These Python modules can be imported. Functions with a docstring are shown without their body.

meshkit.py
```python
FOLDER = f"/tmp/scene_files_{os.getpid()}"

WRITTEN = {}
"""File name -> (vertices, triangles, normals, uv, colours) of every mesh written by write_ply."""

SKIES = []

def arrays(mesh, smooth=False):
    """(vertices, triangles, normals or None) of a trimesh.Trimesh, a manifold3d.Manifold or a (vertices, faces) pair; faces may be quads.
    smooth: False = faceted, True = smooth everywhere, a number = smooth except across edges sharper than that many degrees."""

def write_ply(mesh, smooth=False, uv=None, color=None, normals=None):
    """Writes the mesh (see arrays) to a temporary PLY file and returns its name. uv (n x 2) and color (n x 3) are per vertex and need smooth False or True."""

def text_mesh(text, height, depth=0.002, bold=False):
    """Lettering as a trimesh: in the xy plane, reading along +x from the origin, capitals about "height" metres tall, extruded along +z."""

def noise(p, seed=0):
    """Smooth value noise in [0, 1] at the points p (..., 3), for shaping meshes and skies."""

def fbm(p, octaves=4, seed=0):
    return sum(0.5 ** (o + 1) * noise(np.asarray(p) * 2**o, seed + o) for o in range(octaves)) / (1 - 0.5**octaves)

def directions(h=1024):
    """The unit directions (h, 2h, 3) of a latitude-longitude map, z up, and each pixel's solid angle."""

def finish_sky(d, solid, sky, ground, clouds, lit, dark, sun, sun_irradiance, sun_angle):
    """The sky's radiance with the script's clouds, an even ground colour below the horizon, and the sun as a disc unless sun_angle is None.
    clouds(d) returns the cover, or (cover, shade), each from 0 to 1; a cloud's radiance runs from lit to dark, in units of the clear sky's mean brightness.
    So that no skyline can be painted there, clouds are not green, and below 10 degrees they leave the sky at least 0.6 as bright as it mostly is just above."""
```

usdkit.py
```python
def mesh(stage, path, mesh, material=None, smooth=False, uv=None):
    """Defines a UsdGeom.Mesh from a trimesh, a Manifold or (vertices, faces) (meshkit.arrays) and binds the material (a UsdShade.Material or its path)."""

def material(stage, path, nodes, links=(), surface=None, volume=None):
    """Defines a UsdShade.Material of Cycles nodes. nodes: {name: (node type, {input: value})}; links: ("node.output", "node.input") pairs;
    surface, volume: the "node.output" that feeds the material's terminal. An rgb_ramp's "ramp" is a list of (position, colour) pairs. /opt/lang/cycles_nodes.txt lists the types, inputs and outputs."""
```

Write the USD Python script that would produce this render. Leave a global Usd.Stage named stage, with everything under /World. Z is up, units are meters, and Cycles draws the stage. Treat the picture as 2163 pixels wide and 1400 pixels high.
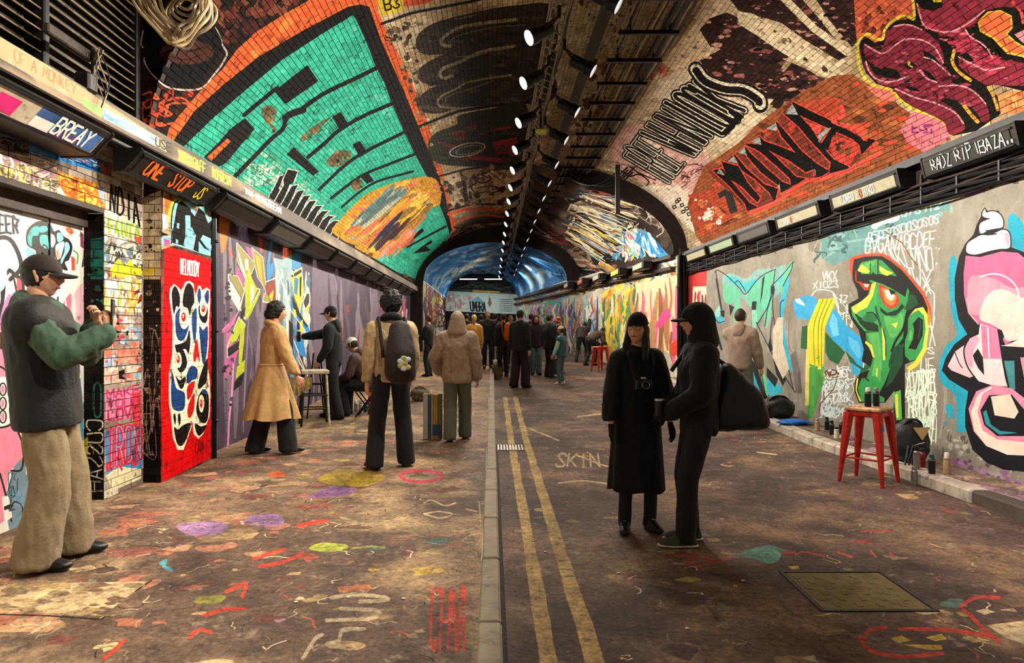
import math, random
import numpy as np, trimesh, shapely, manifold3d as m3, mapbox_earcut
import shapely.affinity as aff
import usdkit, meshkit
from shapely.geometry import Polygon, LineString, Point
from pxr import Usd, UsdGeom, UsdLux, UsdShade, Gf, Sdf, Vt

stage = Usd.Stage.CreateInMemory()
UsdGeom.SetStageUpAxis(stage, 'Z'); UsdGeom.SetStageMetersPerUnit(stage, 1.0)
UsdGeom.Xform.Define(stage, '/World')
# ---------------------------------------------------------------- camera, sky, lights, exposure
F, VX, VY, EYE = 1440.0, 1040.0, 700.0, 1.57            # focal length and vanishing point in pixels of 2163 x 1400, eye height in m
cam = UsdGeom.Camera.Define(stage, '/World/view')
cam.CreateHorizontalApertureAttr(36.0); cam.CreateFocalLengthAttr(F / 2163 * 36)
cam.CreateHorizontalApertureOffsetAttr((1081.5 - VX) / 2163 * 36)
cam.AddTranslateOp().Set(Gf.Vec3d(0, 0, EYE)); cam.AddRotateXOp().Set(90)
cam.CreateExposureAttr(0.32)
sky = UsdLux.DomeLight.Define(stage, '/World/night_sky')  # the street outside the open near end
sky.CreateIntensityAttr(0.17); sky.CreateColorAttr(Gf.Vec3f(1.0, 0.87, 0.72))
LAMP_POWER, LAMP_COLOR = 3000.0, (1.0, 0.90, 0.76)
TRUSS_X, TRUSS_Z = 0.72, 4.87
LAMPS_LEFT = [2.4, 4.0, 5.5, 6.95, 8.2, 9.75, 11.2, 12.6, 14.1, 15.6, 17.2, 18.9, 20.8, 22.8, 25.0, 28, 31, 34, 37]
LAMPS_RIGHT = [3.1, 4.7, 6.2, 7.75, 9.2, 10.55, 12.1, 13.6, 15.1, 16.7, 18.3, 20.0, 22.0, 24.2, 26.5, 29.5, 32.5, 35.5]

# ---------------------------------------------------------------- names, prims, materials
def lin(h):
    if not isinstance(h, str): return np.asarray(h, float)
    c = np.array([int(h[i:i + 2], 16) for i in ((1, 3, 5) if h[0] == '#' else (0, 2, 4))]) / 255
    return np.where(c <= .04045, c / 12.92, ((c + .055) / 1.055) ** 2.4)
_names = {}
def path_of(name, parent=None):
    base = str(parent.GetPath()) if parent is not None else '/World'
    k = _names.get((base, name), -1) + 1; _names[(base, name)] = k
    return f'{base}/{name}' + (f'_{k:03d}' if k else '')
def tag(o, label=None, cat=None, group=None, kind=None):
    for k, v in (('label', label), ('category', cat), ('group', group), ('kind', kind)):
        if v: o.SetCustomDataByKey(k, v)
    return o
def thing(name, label, cat, loc=(0, 0, 0), rz=0, group=None, kind=None, rx=0):
    x = UsdGeom.Xform.Define(stage, path_of(name))
    x.AddTranslateOp().Set(Gf.Vec3d(*map(float, loc)))
    if rz: x.AddRotateZOp().Set(float(rz))
    if rx: x.AddRotateXOp().Set(float(rx))
    return tag(x.GetPrim(), label, cat, group, kind)
def obj(name, mesh, mat, parent=None, smooth=30, label=None, kind=None, color=None, cat=None, group=None):
    p = path_of(name, parent)
    if color is not None:
        v, f = mesh; g = usdkit.mesh(stage, p, (v, f), M[mat])
        UsdGeom.PrimvarsAPI(g).CreatePrimvar('paint', Sdf.ValueTypeNames.Color3fArray, 'vertex').Set(Vt.Vec3fArray.FromNumpy(np.asarray(color, np.float32)))
    else:
        g = usdkit.mesh(stage, p, mesh, M[mat] if isinstance(mat, str) else mat, smooth=smooth)
    g.CreateDoubleSidedAttr(True)
    return tag(g.GetPrim(), label, cat, group, kind)
def dup(root, loc, rz=0, label=None, group=None):
    was = root.GetCustomData()
    name = root.GetName()
    r = thing(name, label or was['label'], was['category'], loc, rz, group or was.get('group'))
    r.GetReferences().AddInternalReference(root.GetPath()); r.SetInstanceable(True)
    return r
M = {}
def mat(name, col=None, rough=.6, metal=0., bump=0., bscale=60., var=.25, vscale=6., attr=False, grime=0., spec=.4, emit=None, estr=0., sheen=0., dark=(.03, .022, .018), gscale=9., glo=.56):
    n = {'tc': ('geometry', {}), 'p': ('principled_bsdf', {'roughness': rough, 'metallic': metal, 'specular_ior_level': spec, 'sheen_weight': sheen})}
    L = []
    if attr: n['a'] = ('attribute', {'attribute': 'paint'})
    else: n['a'] = ('color', {'value': tuple(lin(col))})
    n['n1'] = ('noise_texture', {'scale': vscale, 'detail': 5., 'roughness': .65})
    n['r1'] = ('map_range', {'from_min': .3, 'from_max': .7, 'to_min': 1 - var, 'to_max': 1 + var * .6})
    n['mx'] = ('mix', {'mix_type': 'multiply', 'fac': 1.0})
    L += [('tc.position', 'n1.vector'), ('n1.fac', 'r1.value'), ('a.color', 'mx.color1'), ('r1.result', 'mx.color2')]
    out = 'mx.color'
    if grime:
        n['n2'] = ('noise_texture', {'scale': gscale, 'detail': 9., 'roughness': .72})
        n['r2'] = ('map_range', {'from_min': glo, 'from_max': glo + .07, 'to_min': 0., 'to_max': grime, 'clamp': True})
        n['mg'] = ('mix', {'mix_type': 'mix', 'color2': dark})
        L += [('tc.position', 'n2.vector'), ('n2.fac', 'r2.value'), (out, 'mg.color1'), ('r2.result', 'mg.fac')]
        out = 'mg.color'
    L.append((out, 'p.base_color'))
    if bump:
        n['n3'] = ('noise_texture', {'scale': bscale, 'detail': 4., 'roughness': .6})
        n['b'] = ('bump', {'strength': 1.0, 'distance': bump})
        L += [('tc.position', 'n3.vector'), ('n3.fac', 'b.height'), ('b.normal', 'p.normal')]
    if emit is not None:
        n['p'][1].update(emission_color=tuple(lin(emit)), emission_strength=estr)
    M[name] = usdkit.material(stage, '/World/Looks/' + name, n, L, surface='p.BSDF')
mat('brick_paint', attr=True, rough=.7, bump=.006, bscale=45, var=.34, vscale=16, grime=.85, gscale=7, glo=.565, spec=.03, dark=(.012, .009, .008))
mat('plaster_paint', attr=True, rough=.6, bump=.003, bscale=50, var=.22, vscale=6, grime=.4, gscale=9, glo=.59, spec=.18)
def floor_material():
    n = {'g': ('geometry', {}), 'a': ('attribute', {'attribute': 'paint'}), 'p': ('principled_bsdf', {'roughness': .74, 'specular_ior_level': .22}),
         'n1': ('noise_texture', {'scale': 2.6, 'detail': 8., 'roughness': .7}), 'r1': ('rgb_ramp', {'ramp': [(.30, (.42, .40, .40)), (.46, (.85, .82, .8)), (.58, (1.25, 1.2, 1.1)), (.72, (1.9, 1.75, 1.5))]}), 'm1': ('mix', {'mix_type': 'multiply', 'fac': 1.}),
         'n2': ('noise_texture', {'scale': 26., 'detail': 6., 'roughness': .75, 'distortion': .6}), 'r2': ('rgb_ramp', {'ramp': [(.36, (.45, .43, .42)), (.5, (1., 1., 1.)), (.62, (1.55, 1.48, 1.35))]}), 'm2': ('mix', {'mix_type': 'multiply', 'fac': .85}),
         'n3': ('noise_texture', {'scale': 7., 'detail': 9., 'roughness': .75}), 'r3': ('map_range', {'from_min': .55, 'from_max': .63, 'to_min': 0., 'to_max': .75, 'clamp': True}), 'm3': ('mix', {'color2': (.045, .032, .026)}),
         'n4': ('noise_texture', {'scale': 5.2, 'detail': 9., 'roughness': .78}), 'r4': ('map_range', {'from_min': .58, 'from_max': .64, 'to_min': 0., 'to_max': .55, 'clamp': True}), 'm4': ('mix', {'color2': (.37, .29, .20)}), 'mp': ('mapping', {'location': (31., 17., 5.)}),
         'nb': ('noise_texture', {'scale': 30., 'detail': 5., 'roughness': .65}), 'b': ('bump', {'distance': .008})}
    L = [('g.position', f'{k}.vector') for k in ('n1', 'n2', 'n3', 'nb', 'mp')] + [('mp.vector', 'n4.vector'), ('n1.fac', 'r1.fac'), ('a.color', 'm1.color1'), ('r1.color', 'm1.color2'), ('n2.fac', 'r2.fac'), ('m1.color', 'm2.color1'), ('r2.color', 'm2.color2'), ('n3.fac', 'r3.value'), ('m2.color', 'm3.color1'), ('r3.result', 'm3.fac'), ('n4.fac', 'r4.value'), ('m3.color', 'm4.color1'), ('r4.result', 'm4.fac'), ('m4.color', 'p.base_color'), ('nb.fac', 'b.height'), ('b.normal', 'p.normal')]
    M['floor_paint'] = usdkit.material(stage, '/World/Looks/floor_paint', n, L, surface='p.BSDF')
floor_material()
mat('metal_paint', attr=True, rough=.42, bump=.001, bscale=30, var=.18, vscale=4, grime=.6, gscale=7, glo=.585)
mat('mortar', '#352c26', .9, bump=.004)
mat('black_metal', '#15161a', .38, .6, var=.3, grime=.3)
mat('dark_metal', '#26262a', .45, .5, var=.4, grime=.6)
mat('truss_metal', '#8d7f70', .4, .75, var=.4)
mat('dark_brick', '#221713', .85, bump=.01, bscale=22, var=.5, vscale=9)
mat('concrete', '#9a8f80', .8, bump=.004, bscale=35, var=.3, grime=.5)
mat('dirty_beam', '#3b302a', .7, bump=.004, var=.5, grime=.7)
mat('cable', '#171418', .55, var=.3)
mat('cable_pale', '#b09a74', .6, var=.3)
mat('lens_glow', '#ffffff', .3, emit='#fff3dc', estr=60.)

# ---------------------------------------------------------------- small mesh helpers
def box(x0, x1, y0, y1, z0, z1):
    b = trimesh.creation.box([x1 - x0, y1 - y0, z1 - z0]); b.apply_translation([(x0 + x1) / 2, (y0 + y1) / 2, (z0 + z1) / 2]); return b
def rbox(x0, x1, y0, y1, z0, z1, c=.01):
    c = min(c, (x1 - x0) / 3, (y1 - y0) / 3, (z1 - z0) / 3)
    pts = []
    for sx in (0, 1):
        for sy in (0, 1):
            for sz in (0, 1):
                p = np.array([(x0, x1)[sx], (y0, y1)[sy], (z0, z1)[sz]]); d = np.array([1 - 2 * sx, 1 - 2 * sy, 1 - 2 * sz]) * c
                for k in range(3):
                    q = p + d; q[k] = p[k]; pts.append(q)
    return trimesh.convex.convex_hull(np.array(pts))
def cat(*ms): return trimesh.util.concatenate([m for m in ms if m is not None])
def cyl(p, q, r, n=12, r2=None):
    p, q = np.asarray(p, float), np.asarray(q, float); d = q - p; L = np.linalg.norm(d); d /= L
    a = np.cross(d, [0, 0, 1.] if abs(d[2]) < .9 else [1., 0, 0]); a /= np.linalg.norm(a); b = np.cross(d, a)
    t = np.arange(n) / n * 2 * np.pi; ring = np.cos(t)[:, None] * a + np.sin(t)[:, None] * b
    r2 = r if r2 is None else r2
    v = np.vstack([p + ring * r, q + ring * r2, [p], [q]]); i = np.arange(n); j = (i + 1) % n
    f = np.vstack([np.c_[i, j, j + n], np.c_[i, j + n, i + n], np.c_[np.full(n, 2 * n), j, i], np.c_[np.full(n, 2 * n + 1), i + n, j + n]])
    m = trimesh.Trimesh(v, f, process=False)
    if m.volume < 0: m.invert()
    return m
def tube(pts, r, n=8):
    pts = np.asarray(pts, float); t = np.gradient(pts, axis=0); t /= np.maximum(np.linalg.norm(t, axis=1, keepdims=True), 1e-9)
    a = np.cross(t[0], [0, 0, 1.] if abs(t[0][2]) < .9 else [1., 0, 0]); V = []
    rr = np.broadcast_to(r, len(pts))
    for k in range(len(pts)):
        a = a - t[k] * (a @ t[k]); a /= np.linalg.norm(a); b = np.cross(t[k], a)
        th = np.arange(n) / n * 2 * np.pi
        V.append(pts[k] + rr[k] * (np.cos(th)[:, None] * a + np.sin(th)[:, None] * b))
    V = np.vstack(V + [pts[:1], pts[-1:]]); K = len(pts); Fs = []
    i = np.arange(n); j = (i + 1) % n
    for k in range(K - 1):
        Fs += [np.c_[k * n + i, k * n + j, (k + 1) * n + j], np.c_[k * n + i, (k + 1) * n + j, (k + 1) * n + i]]
    Fs += [np.c_[np.full(n, K * n), j, i], np.c_[np.full(n, K * n + 1), (K - 1) * n + i, (K - 1) * n + j]]
    m = trimesh.Trimesh(V, np.vstack(Fs), process=False)
    if m.volume < 0: m.invert()
    return m
def lathe(prof, n=24):
    m = trimesh.creation.revolve(np.asarray(prof, float), sections=n); return m
def prism_y(poly, y0, y1):
    """A cross-section polygon in (x, z) pulled along y."""
    m = trimesh.creation.extrude_polygon(Polygon(poly), y1 - y0, engine='earcut')
    v = m.vertices.copy(); m = trimesh.Trimesh(np.c_[v[:, 0], y1 - v[:, 2], v[:, 1]], m.faces, process=False)
    if m.volume < 0: m.invert()
    return m
def cr(pts, n=6, closed=False):
    """Catmull-Rom through the points."""
    p = np.asarray(pts, float)
    if len(p) < 3: return p
    q = np.vstack([p[-1], p, p[:2]]) if closed else np.vstack([2 * p[0] - p[1], p, 2 * p[-1] - p[-2]])
    out = []
    for k in range(len(q) - 3):
        a, b, c, d = q[k:k + 4]
        for t in np.arange(n) / n:
            out.append(.5 * (2 * b + (c - a) * t + (2 * a - 5 * b + 4 * c - d) * t * t + (3 * b - a - 3 * c + d) * t ** 3))
    if not closed: out.append(p[-1])
    return np.array(out)

# ---------------------------------------------------------------- surfaces that carry paint
SLOPE_Y, SLOPE = 9.5, 0.035                              # the street climbs gently beyond here
def zf(y): return max(0., (y - SLOPE_Y)) * SLOPE
def zfa(y): return np.maximum(0., np.asarray(y) - SLOPE_Y) * SLOPE
class Surf:
    def __init__(s): s.layers = []
    def px(s, uv):
        p = s.xyz(uv); y = np.maximum(p[:, 1], .3)
        return np.c_[VX + p[:, 0] / y * F, VY - (p[:, 2] - EYE) / y * F]
class Wall(Surf):
    """Upright plane above the plan line a-b; u along it, v = height; side +1: its front looks to the left of a-b."""
    def __init__(s, a, b, side=1):
        super().__init__(); s.a = np.array(a, float); s.b = np.array(b, float); s.L = np.linalg.norm(s.b - s.a); s.e = (s.b - s.a) / s.L
        s.n = side * np.array([-s.e[1], s.e[0]])
    def uv(s, q):
        k = (q[:, 0] - VX) / F; m = (VY - q[:, 1]) / F
        y = (s.n @ s.a) / (s.n[0] * k + s.n[1])
        p = np.c_[k * y, y]
        return np.c_[(p - s.a) @ s.e, EYE + m * y]
    def xyz(s, uv, h=0.):
        p = s.a + uv[:, :1] * s.e + s.n * h
        return np.c_[p, uv[:, 1]]
class Floor(Surf):
    def __init__(s, z0): super().__init__(); s.z0 = z0
    def uv(s, q):
        m = np.maximum((q[:, 1] - VY) / F, 1e-3); y = (EYE - s.z0) / m
        y = np.where(y > SLOPE_Y, (EYE - s.z0 + SLOPE * SLOPE_Y) / (m + SLOPE), y)
        return np.c_[(q[:, 0] - VX) / F * y, y]
    def xyz(s, uv, h=0.): return np.c_[uv, s.z0 + zfa(uv[:, 1]) + h]
class Vault(Surf):
    """prof(y) gives xc, left and right half width, left and right springing height, left and right rise."""
    LEN = 10.4
    def __init__(s, prof): super().__init__(); s.prof = prof; s.tt = np.linspace(0, np.pi, 400)
    def curve(s, t, y):
        xc, al, ar, zl, zr, rl, rr = s.prof(np.asarray(y, float)); c = np.cos(t)
        w = np.clip(1 - c / .5, 0, 1)                     # the right half may be flatter than the left
        a = np.where(c > 0, ar, al)
        ru = rr + (rl - rr) * w * w * (3 - 2 * w)
        x = xc + a * c; base = (zl + zr) / 2 + (zr - zl) / 2 * c
        return x, base + ru * np.sin(t)
    def _s(s):
        if not hasattr(s, 'st'):
            x, z = s.curve(s.tt, np.full(400, 18.)); d = np.r_[0, np.cumsum(np.hypot(np.diff(x), np.diff(z)))]; s.st = d / d[-1] * s.LEN
        return s.st
    def uv(s, q):
        k = (q[:, 0] - VX) / F; m = (VY - q[:, 1]) / F
        lo, hi = np.full(len(q), .4), np.full(len(q), 90.)
        def t_of(y):
            xc, al, ar, zl, zr, rl, rr = s.prof(y); X = k * y; Z = EYE + m * y; dx = X - xc
            c = dx / np.where(dx > 0, ar, al); base = (zl + zr) / 2 + (zr - zl) / 2 * np.clip(c, -1, 1)
            t = np.arctan2((Z - base) / np.where(dx > 0, rr, rl), c)
            for _ in range(3):
                xx, zz = s.curve(np.clip(t, 0, np.pi), y)
                t = t
            return t, c, Z, base
        for _ in range(44):
            y = (lo + hi) / 2; t, c, Z, base = t_of(y)
            tc = np.arccos(np.clip(c, -1, 1)); zc = s.curve(tc, y)[1]
            inside = (np.abs(c) < 1) & (Z < zc)
            lo = np.where(inside, y, lo); hi = np.where(inside, hi, y)
        t, c, Z, base = t_of(lo)
        flat = np.abs(c) < .9
        t = np.where(flat, np.arccos(np.clip(c, -1, 1)), np.clip(t, 0, np.pi))
        t = np.where((c < 0) & (Z < base), np.pi, np.where((c > 0) & (Z < base), 0., t))
        return np.c_[lo, np.interp(t, s.tt, s._s())]
    def xyz(s, uv, h=0.):
        t = np.interp(uv[:, 1], s._s(), s.tt); x, z = s.curve(t, uv[:, 0])
        if np.any(h):
            x2, z2 = s.curve(t + 1e-3, uv[:, 0]); x1, z1 = s.curve(t - 1e-3, uv[:, 0]); n = np.c_[-(z2 - z1), x2 - x1]; n /= np.linalg.norm(n, axis=1, keepdims=True)
            x, z = x + n[:, 0] * h, z + n[:, 1] * h
        return np.c_[x, uv[:, 0], z]

# ---------------------------------------------------------------- paint: shapes traced on the photograph, laid on their surface
def pts_of(s, z=None):
    a = np.array([float(x) for x in s.replace(',', ' ').split()]).reshape(-1, 2) if isinstance(s, str) else np.asarray(s, float)
    return a if z is None else np.c_[z[0] + a[:, 0] / z[2], z[1] + a[:, 1] / z[2]]
def to_surf(S, geom):
    """A pixel-space polygon as a polygon in the surface's own coordinates."""
    out = []
    for g in getattr(geom, 'geoms', [geom]):
        if g.is_empty or g.geom_type != 'Polygon': continue
        g = shapely.segmentize(g, 14)
        def m(r): return S.uv(np.asarray(r.coords)[:-1])
        ext = m(g.exterior)
        if not np.isfinite(ext).all() or len(ext) < 3: continue
        p = Polygon(ext, [m(r) for r in g.interiors])
        if not p.is_valid: p = p.buffer(0)
        if not p.is_empty: out.append(p)
    return shapely.union_all(out) if out else None
TAG = [None]; BELOW = [False, 0]
def below(on): BELOW[:] = [on, 0]
def lay(S, col, geom, raw=False):
    p = geom if raw else to_surf(S, geom)
    if p is not None and not p.is_empty: S.layers.insert(BELOW[1], (p, lin(col), TAG[0])) if BELOW[0] else S.layers.append((p, lin(col), TAG[0]))
    if BELOW[0]: BELOW[1] += 1
def fill(S, col, s, z=None, sm=0):
    p = pts_of(s, z)
    if sm: p = cr(p, 5, True)
    g = Polygon(p)
    lay(S, col, g if g.is_valid else g.buffer(0))
def line(S, col, w, s, z=None, sm=1):
    p = pts_of(s, z)
    if sm and len(p) > 2: p = cr(p, 5)
    lay(S, col, LineString(p).buffer(w / 2, quad_segs=3))
def ell(S, col, cx, cy, rx, ry, rot=0, z=None, w=0):
    if z is not None: cx, cy, rx, ry, w = z[0] + cx / z[2], z[1] + cy / z[2], rx / z[2], ry / z[2], w / z[2]
    g = aff.rotate(aff.scale(Point(0, 0).buffer(1, quad_segs=6), rx, ry), rot)
    g = aff.translate(g, cx, cy)
    if w: g = g.boundary.buffer(w / 2, quad_segs=3)
    lay(S, col, g)
FONT = {k: [[(float(d[0]), float(d[1])) for d in st.split()] for st in v.split('|')] for k, v in {
 'A': '00 26 40|12 32', 'B': '00 06 36 45 33 03|33 42 41 30 00', 'C': '45 36 16 05 01 10 30 41', 'D': '00 06 26 44 42 20 00', 'E': '40 00 06 46|03 33', 'F': '00 06 46|03 33',
 'G': '45 36 16 05 01 10 30 41 43 23', 'H': '00 06|40 46|03 43', 'I': '20 26', 'J': '02 10 30 41 46', 'K': '00 06|46 02|13 40', 'L': '06 00 40', 'M': '00 06 22 46 40', 'N': '00 06 40 46',
 'O': '10 01 05 16 36 45 41 30 10', 'P': '00 06 36 45 44 33 03', 'Q': '10 01 05 16 36 45 41 30 10|22 40', 'R': '00 06 36 45 44 33 03|23 40', 'S': '01 10 30 41 32 14 05 16 36 45', 'T': '20 26|06 46',
 'U': '06 01 10 30 41 46', 'V': '06 20 46', 'W': '06 10 23 30 46', 'X': '00 46|06 40', 'Y': '06 23 46|23 20', 'Z': '06 46 00 40', '0': '10 01 05 16 36 45 41 30 10', '1': '14 26 20', '2': '05 16 36 45 44 00 40',
 '3': '05 16 36 45 34 23 32 41 30 10 01', '4': '30 36 02 42', '5': '46 06 04 34 42 41 30 00', '6': '45 26 03 01 10 30 41 42 33 03', '7': '06 46 10', '8': '23 05 16 36 45 23 01 10 30 41 23', '9': '41 30 46 16 05 04 13 43', '.': '10 11', '-': '13 33', '/': '00 46', '=': '12 32|14 34', '?': '05 16 36 45 23 22|20 21'}.items()}
def text(S, col, s, q, w, passes=None, jit=0., seed=1):
    """Brushed capitals in the pixel quad q: bottom left, bottom right, top right, top left."""
    q = pts_of(q); rnd = random.Random(seed); n = len(s); strokes = []
    for i, ch in enumerate(s):
        for st in FONT.get(ch.upper(), []):
            pp = []
            for x, y in st:
                u = (i + .12 + x / 4 * .76) / n; v = y / 6
                p = (q[0] * (1 - u) + q[1] * u) * (1 - v) + (q[3] * (1 - u) + q[2] * u) * v
                pp.append(p + np.array([rnd.gauss(0, jit), rnd.gauss(0, jit)]))
            strokes.append(LineString(cr(pp, 3) if len(pp) > 2 and jit >= 0 and len(pp) > 4 else pp))
    for c, ww in (passes or [(col, w)]):
        if strokes: lay(S, c, shapely.union_all([k.buffer(ww / 2, quad_segs=2) for k in strokes]))
def letters(name, s, o, ud, vd, h, w, mname, parent, jit=0., seed=1, label=None):
    """Lettering painted on a flat face: o = lower left corner, ud along the line, vd up, h = height in m."""
    rnd = random.Random(seed); gs = []
    for i, ch in enumerate(s):
        for st in FONT.get(ch.upper(), []):
            pp = [((i + .12 + x / 4 * .76) * h * .62 + rnd.gauss(0, jit), y / 6 * h + rnd.gauss(0, jit)) for x, y in st]; gs.append(LineString(pp).buffer(w / 2, quad_segs=2))
    g = shapely.union_all(gs); ud, vd = np.asarray(ud, float) / np.linalg.norm(ud), np.asarray(vd, float) / np.linalg.norm(vd); n = np.cross(ud, vd)
    m = cat(*[trimesh.creation.extrude_polygon(k, .002, engine='earcut') for k in getattr(g, 'geoms', [g])]); v = m.vertices
    return obj(name, trimesh.Trimesh(np.asarray(o) + v[:, :1] * ud + v[:, 1:2] * vd + (v[:, 2:] + .0005) * n, m.faces, process=False), mname, parent, smooth=False, label=label)
def scrib(S, cols, q, n, w, seed, wig=.25, seg=5):
    """Loose tags: n hand-drawn wandering strokes inside the pixel quad."""
    q = pts_of(q); r = np.random.default_rng(seed)
    for k in range(n):
        u, v = r.random(), r.random(); P = []
        for j in range(seg):
            u = np.clip(u + r.normal(0, wig), 0, 1); v = np.clip(v + r.normal(0, wig), 0, 1)
            P.append((q[0] * (1 - u) + q[1] * u) * (1 - v) + (q[3] * (1 - u) + q[2] * u) * v)
        lay(S, cols[int(r.integers(len(cols)))], LineString(cr(P, 4)).buffer(w * (.6 + .8 * r.random()) / 2, quad_segs=2))
def drips(S, cols, q, n, w, seed, lo=.1, hi=.6, lean=0.03):
    """Tall streaks of paint inside the pixel quad."""
    q = pts_of(q); r = np.random.default_rng(seed)
    for k in range(n):
        u, v, L = r.random(), r.random(), lo + (hi - lo) * r.random() ** 1.5
        v0 = v * (1 - L); uu = u + np.cumsum(r.normal(0, lean, 4)); vv = v0 + L * np.linspace(0, 1, 4)
        P = [(q[0] * (1 - a) + q[1] * a) * (1 - b) + (q[3] * (1 - a) + q[2] * a) * b for a, b in zip(np.clip(uu, 0, 1), vv)]
        ww = w * (.4 + 1.2 * r.random())
        Q = cr(P, 3); t = np.gradient(Q, axis=0); nn = np.c_[-t[:, 1], t[:, 0]] / np.maximum(np.linalg.norm(t, axis=1, keepdims=True), 1e-6)
        pr = (np.sin(np.linspace(.15, np.pi - .15, len(Q))) ** .6)[:, None] * ww / 2
        g = Polygon(np.vstack([Q + nn * pr, (Q - nn * pr)[::-1]]))
        lay(S, cols[int(r.integers(len(cols)))], g if g.is_valid else g.buffer(0))
def chips(S, cols, poly, n, size, seed, stretch=(1., 1.)):
    """Flaked patches of irregular outline inside a pixel polygon."""
    g = Polygon(pts_of(poly)); g = g if g.is_valid else g.buffer(0); r = np.random.default_rng(seed); x0, y0, x1, y1 = g.bounds; k = 0
    for _ in range(n * 6):
        c = np.array([x0 + (x1 - x0) * r.random(), y0 + (y1 - y0) * r.random()])
        if not g.contains(Point(c)): continue
        m = 7; th = np.arange(m) / m * 2 * np.pi; rr = size * (.25 + r.random() ** 2 * 1.1) * (.6 + .7 * r.random(m))
        lay(S, cols[int(r.integers(len(cols)))], Polygon(c + np.c_[np.cos(th) * rr * stretch[0], np.sin(th) * rr * stretch[1]]).buffer(0)); k += 1
        if k >= n: break
def brick_cells(u0, u1, v0, v1, bl=.225, bh=.075, gap=.008, off=.5):
    out = []; nv = int(round((v1 - v0) / bh)); bh = (v1 - v0) / max(nv, 1)
    for r in range(nv):
        u = u0 - (off * bl if r % 2 else 0)
        while u < u1 - 1e-6:
            a, b = max(u, u0), min(u + bl, u1)
            if b - a > .03: out.append((a + gap / 2, v0 + r * bh + gap / 2, b - gap / 2, v0 + (r + 1) * bh - gap / 2))
            u += bl
    return np.array(out)
def grid_cells(u0, u1, v0, v1, du, dv):
    nu, nv = max(1, int(round((u1 - u0) / du))), max(1, int(round((v1 - v0) / dv))); U, V = np.linspace(u0, u1, nu + 1), np.linspace(v0, v1, nv + 1)
    return np.array([(U[i], V[j], U[i + 1], V[j + 1]) for j in range(nv) for i in range(nu)])
def tri(p):
    ring = [np.asarray(p.exterior.coords)[:-1]] + [np.asarray(r.coords)[:-1] for r in p.interiors]
    v = np.vstack(ring)[:, :2]
    if len(v) < 3: return None
    f = mapbox_earcut.triangulate_float64(v, np.cumsum([len(r) for r in ring]).astype(np.uint32)).reshape(-1, 3)
    return v, f.astype(int)
def cut(S, cells, base, mask=None):
    """For every cell the visible pieces of paint: (polygon, colour, tag), top layer first; base(uv) paints what stays bare."""
    boxes = shapely.box(cells[:, 0], cells[:, 1], cells[:, 2], cells[:, 3]); rem = boxes.copy() if mask is None else shapely.intersection(boxes, mask); tree = shapely.STRtree(boxes)
    live = ~shapely.is_empty(rem); got = [[] for _ in cells]
    for poly, col, tg in reversed(S.layers):
        shapely.prepare(poly); idx = tree.query(poly, 'intersects'); idx = idx[live[idx]]
        if not len(idx): continue
        try:
            a, b = shapely.intersection(rem[idx], poly, grid_size=None), shapely.difference(rem[idx], poly)
        except Exception:
            poly = poly.buffer(0); a, b = shapely.intersection(rem[idx], poly), shapely.difference(rem[idx], poly)
        for i, g in zip(idx, a):
            if not g.is_empty and g.area > 1e-7: got[i].append((g, col, tg))
        rem[idx] = b; live[idx] = ~shapely.is_empty(b)
    cc = base(np.c_[(cells[:, 0] + cells[:, 2]) / 2, (cells[:, 1] + cells[:, 3]) / 2])
    for i in np.nonzero(live)[0]: got[i].append((rem[i], cc[i], 0))
    return got
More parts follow.
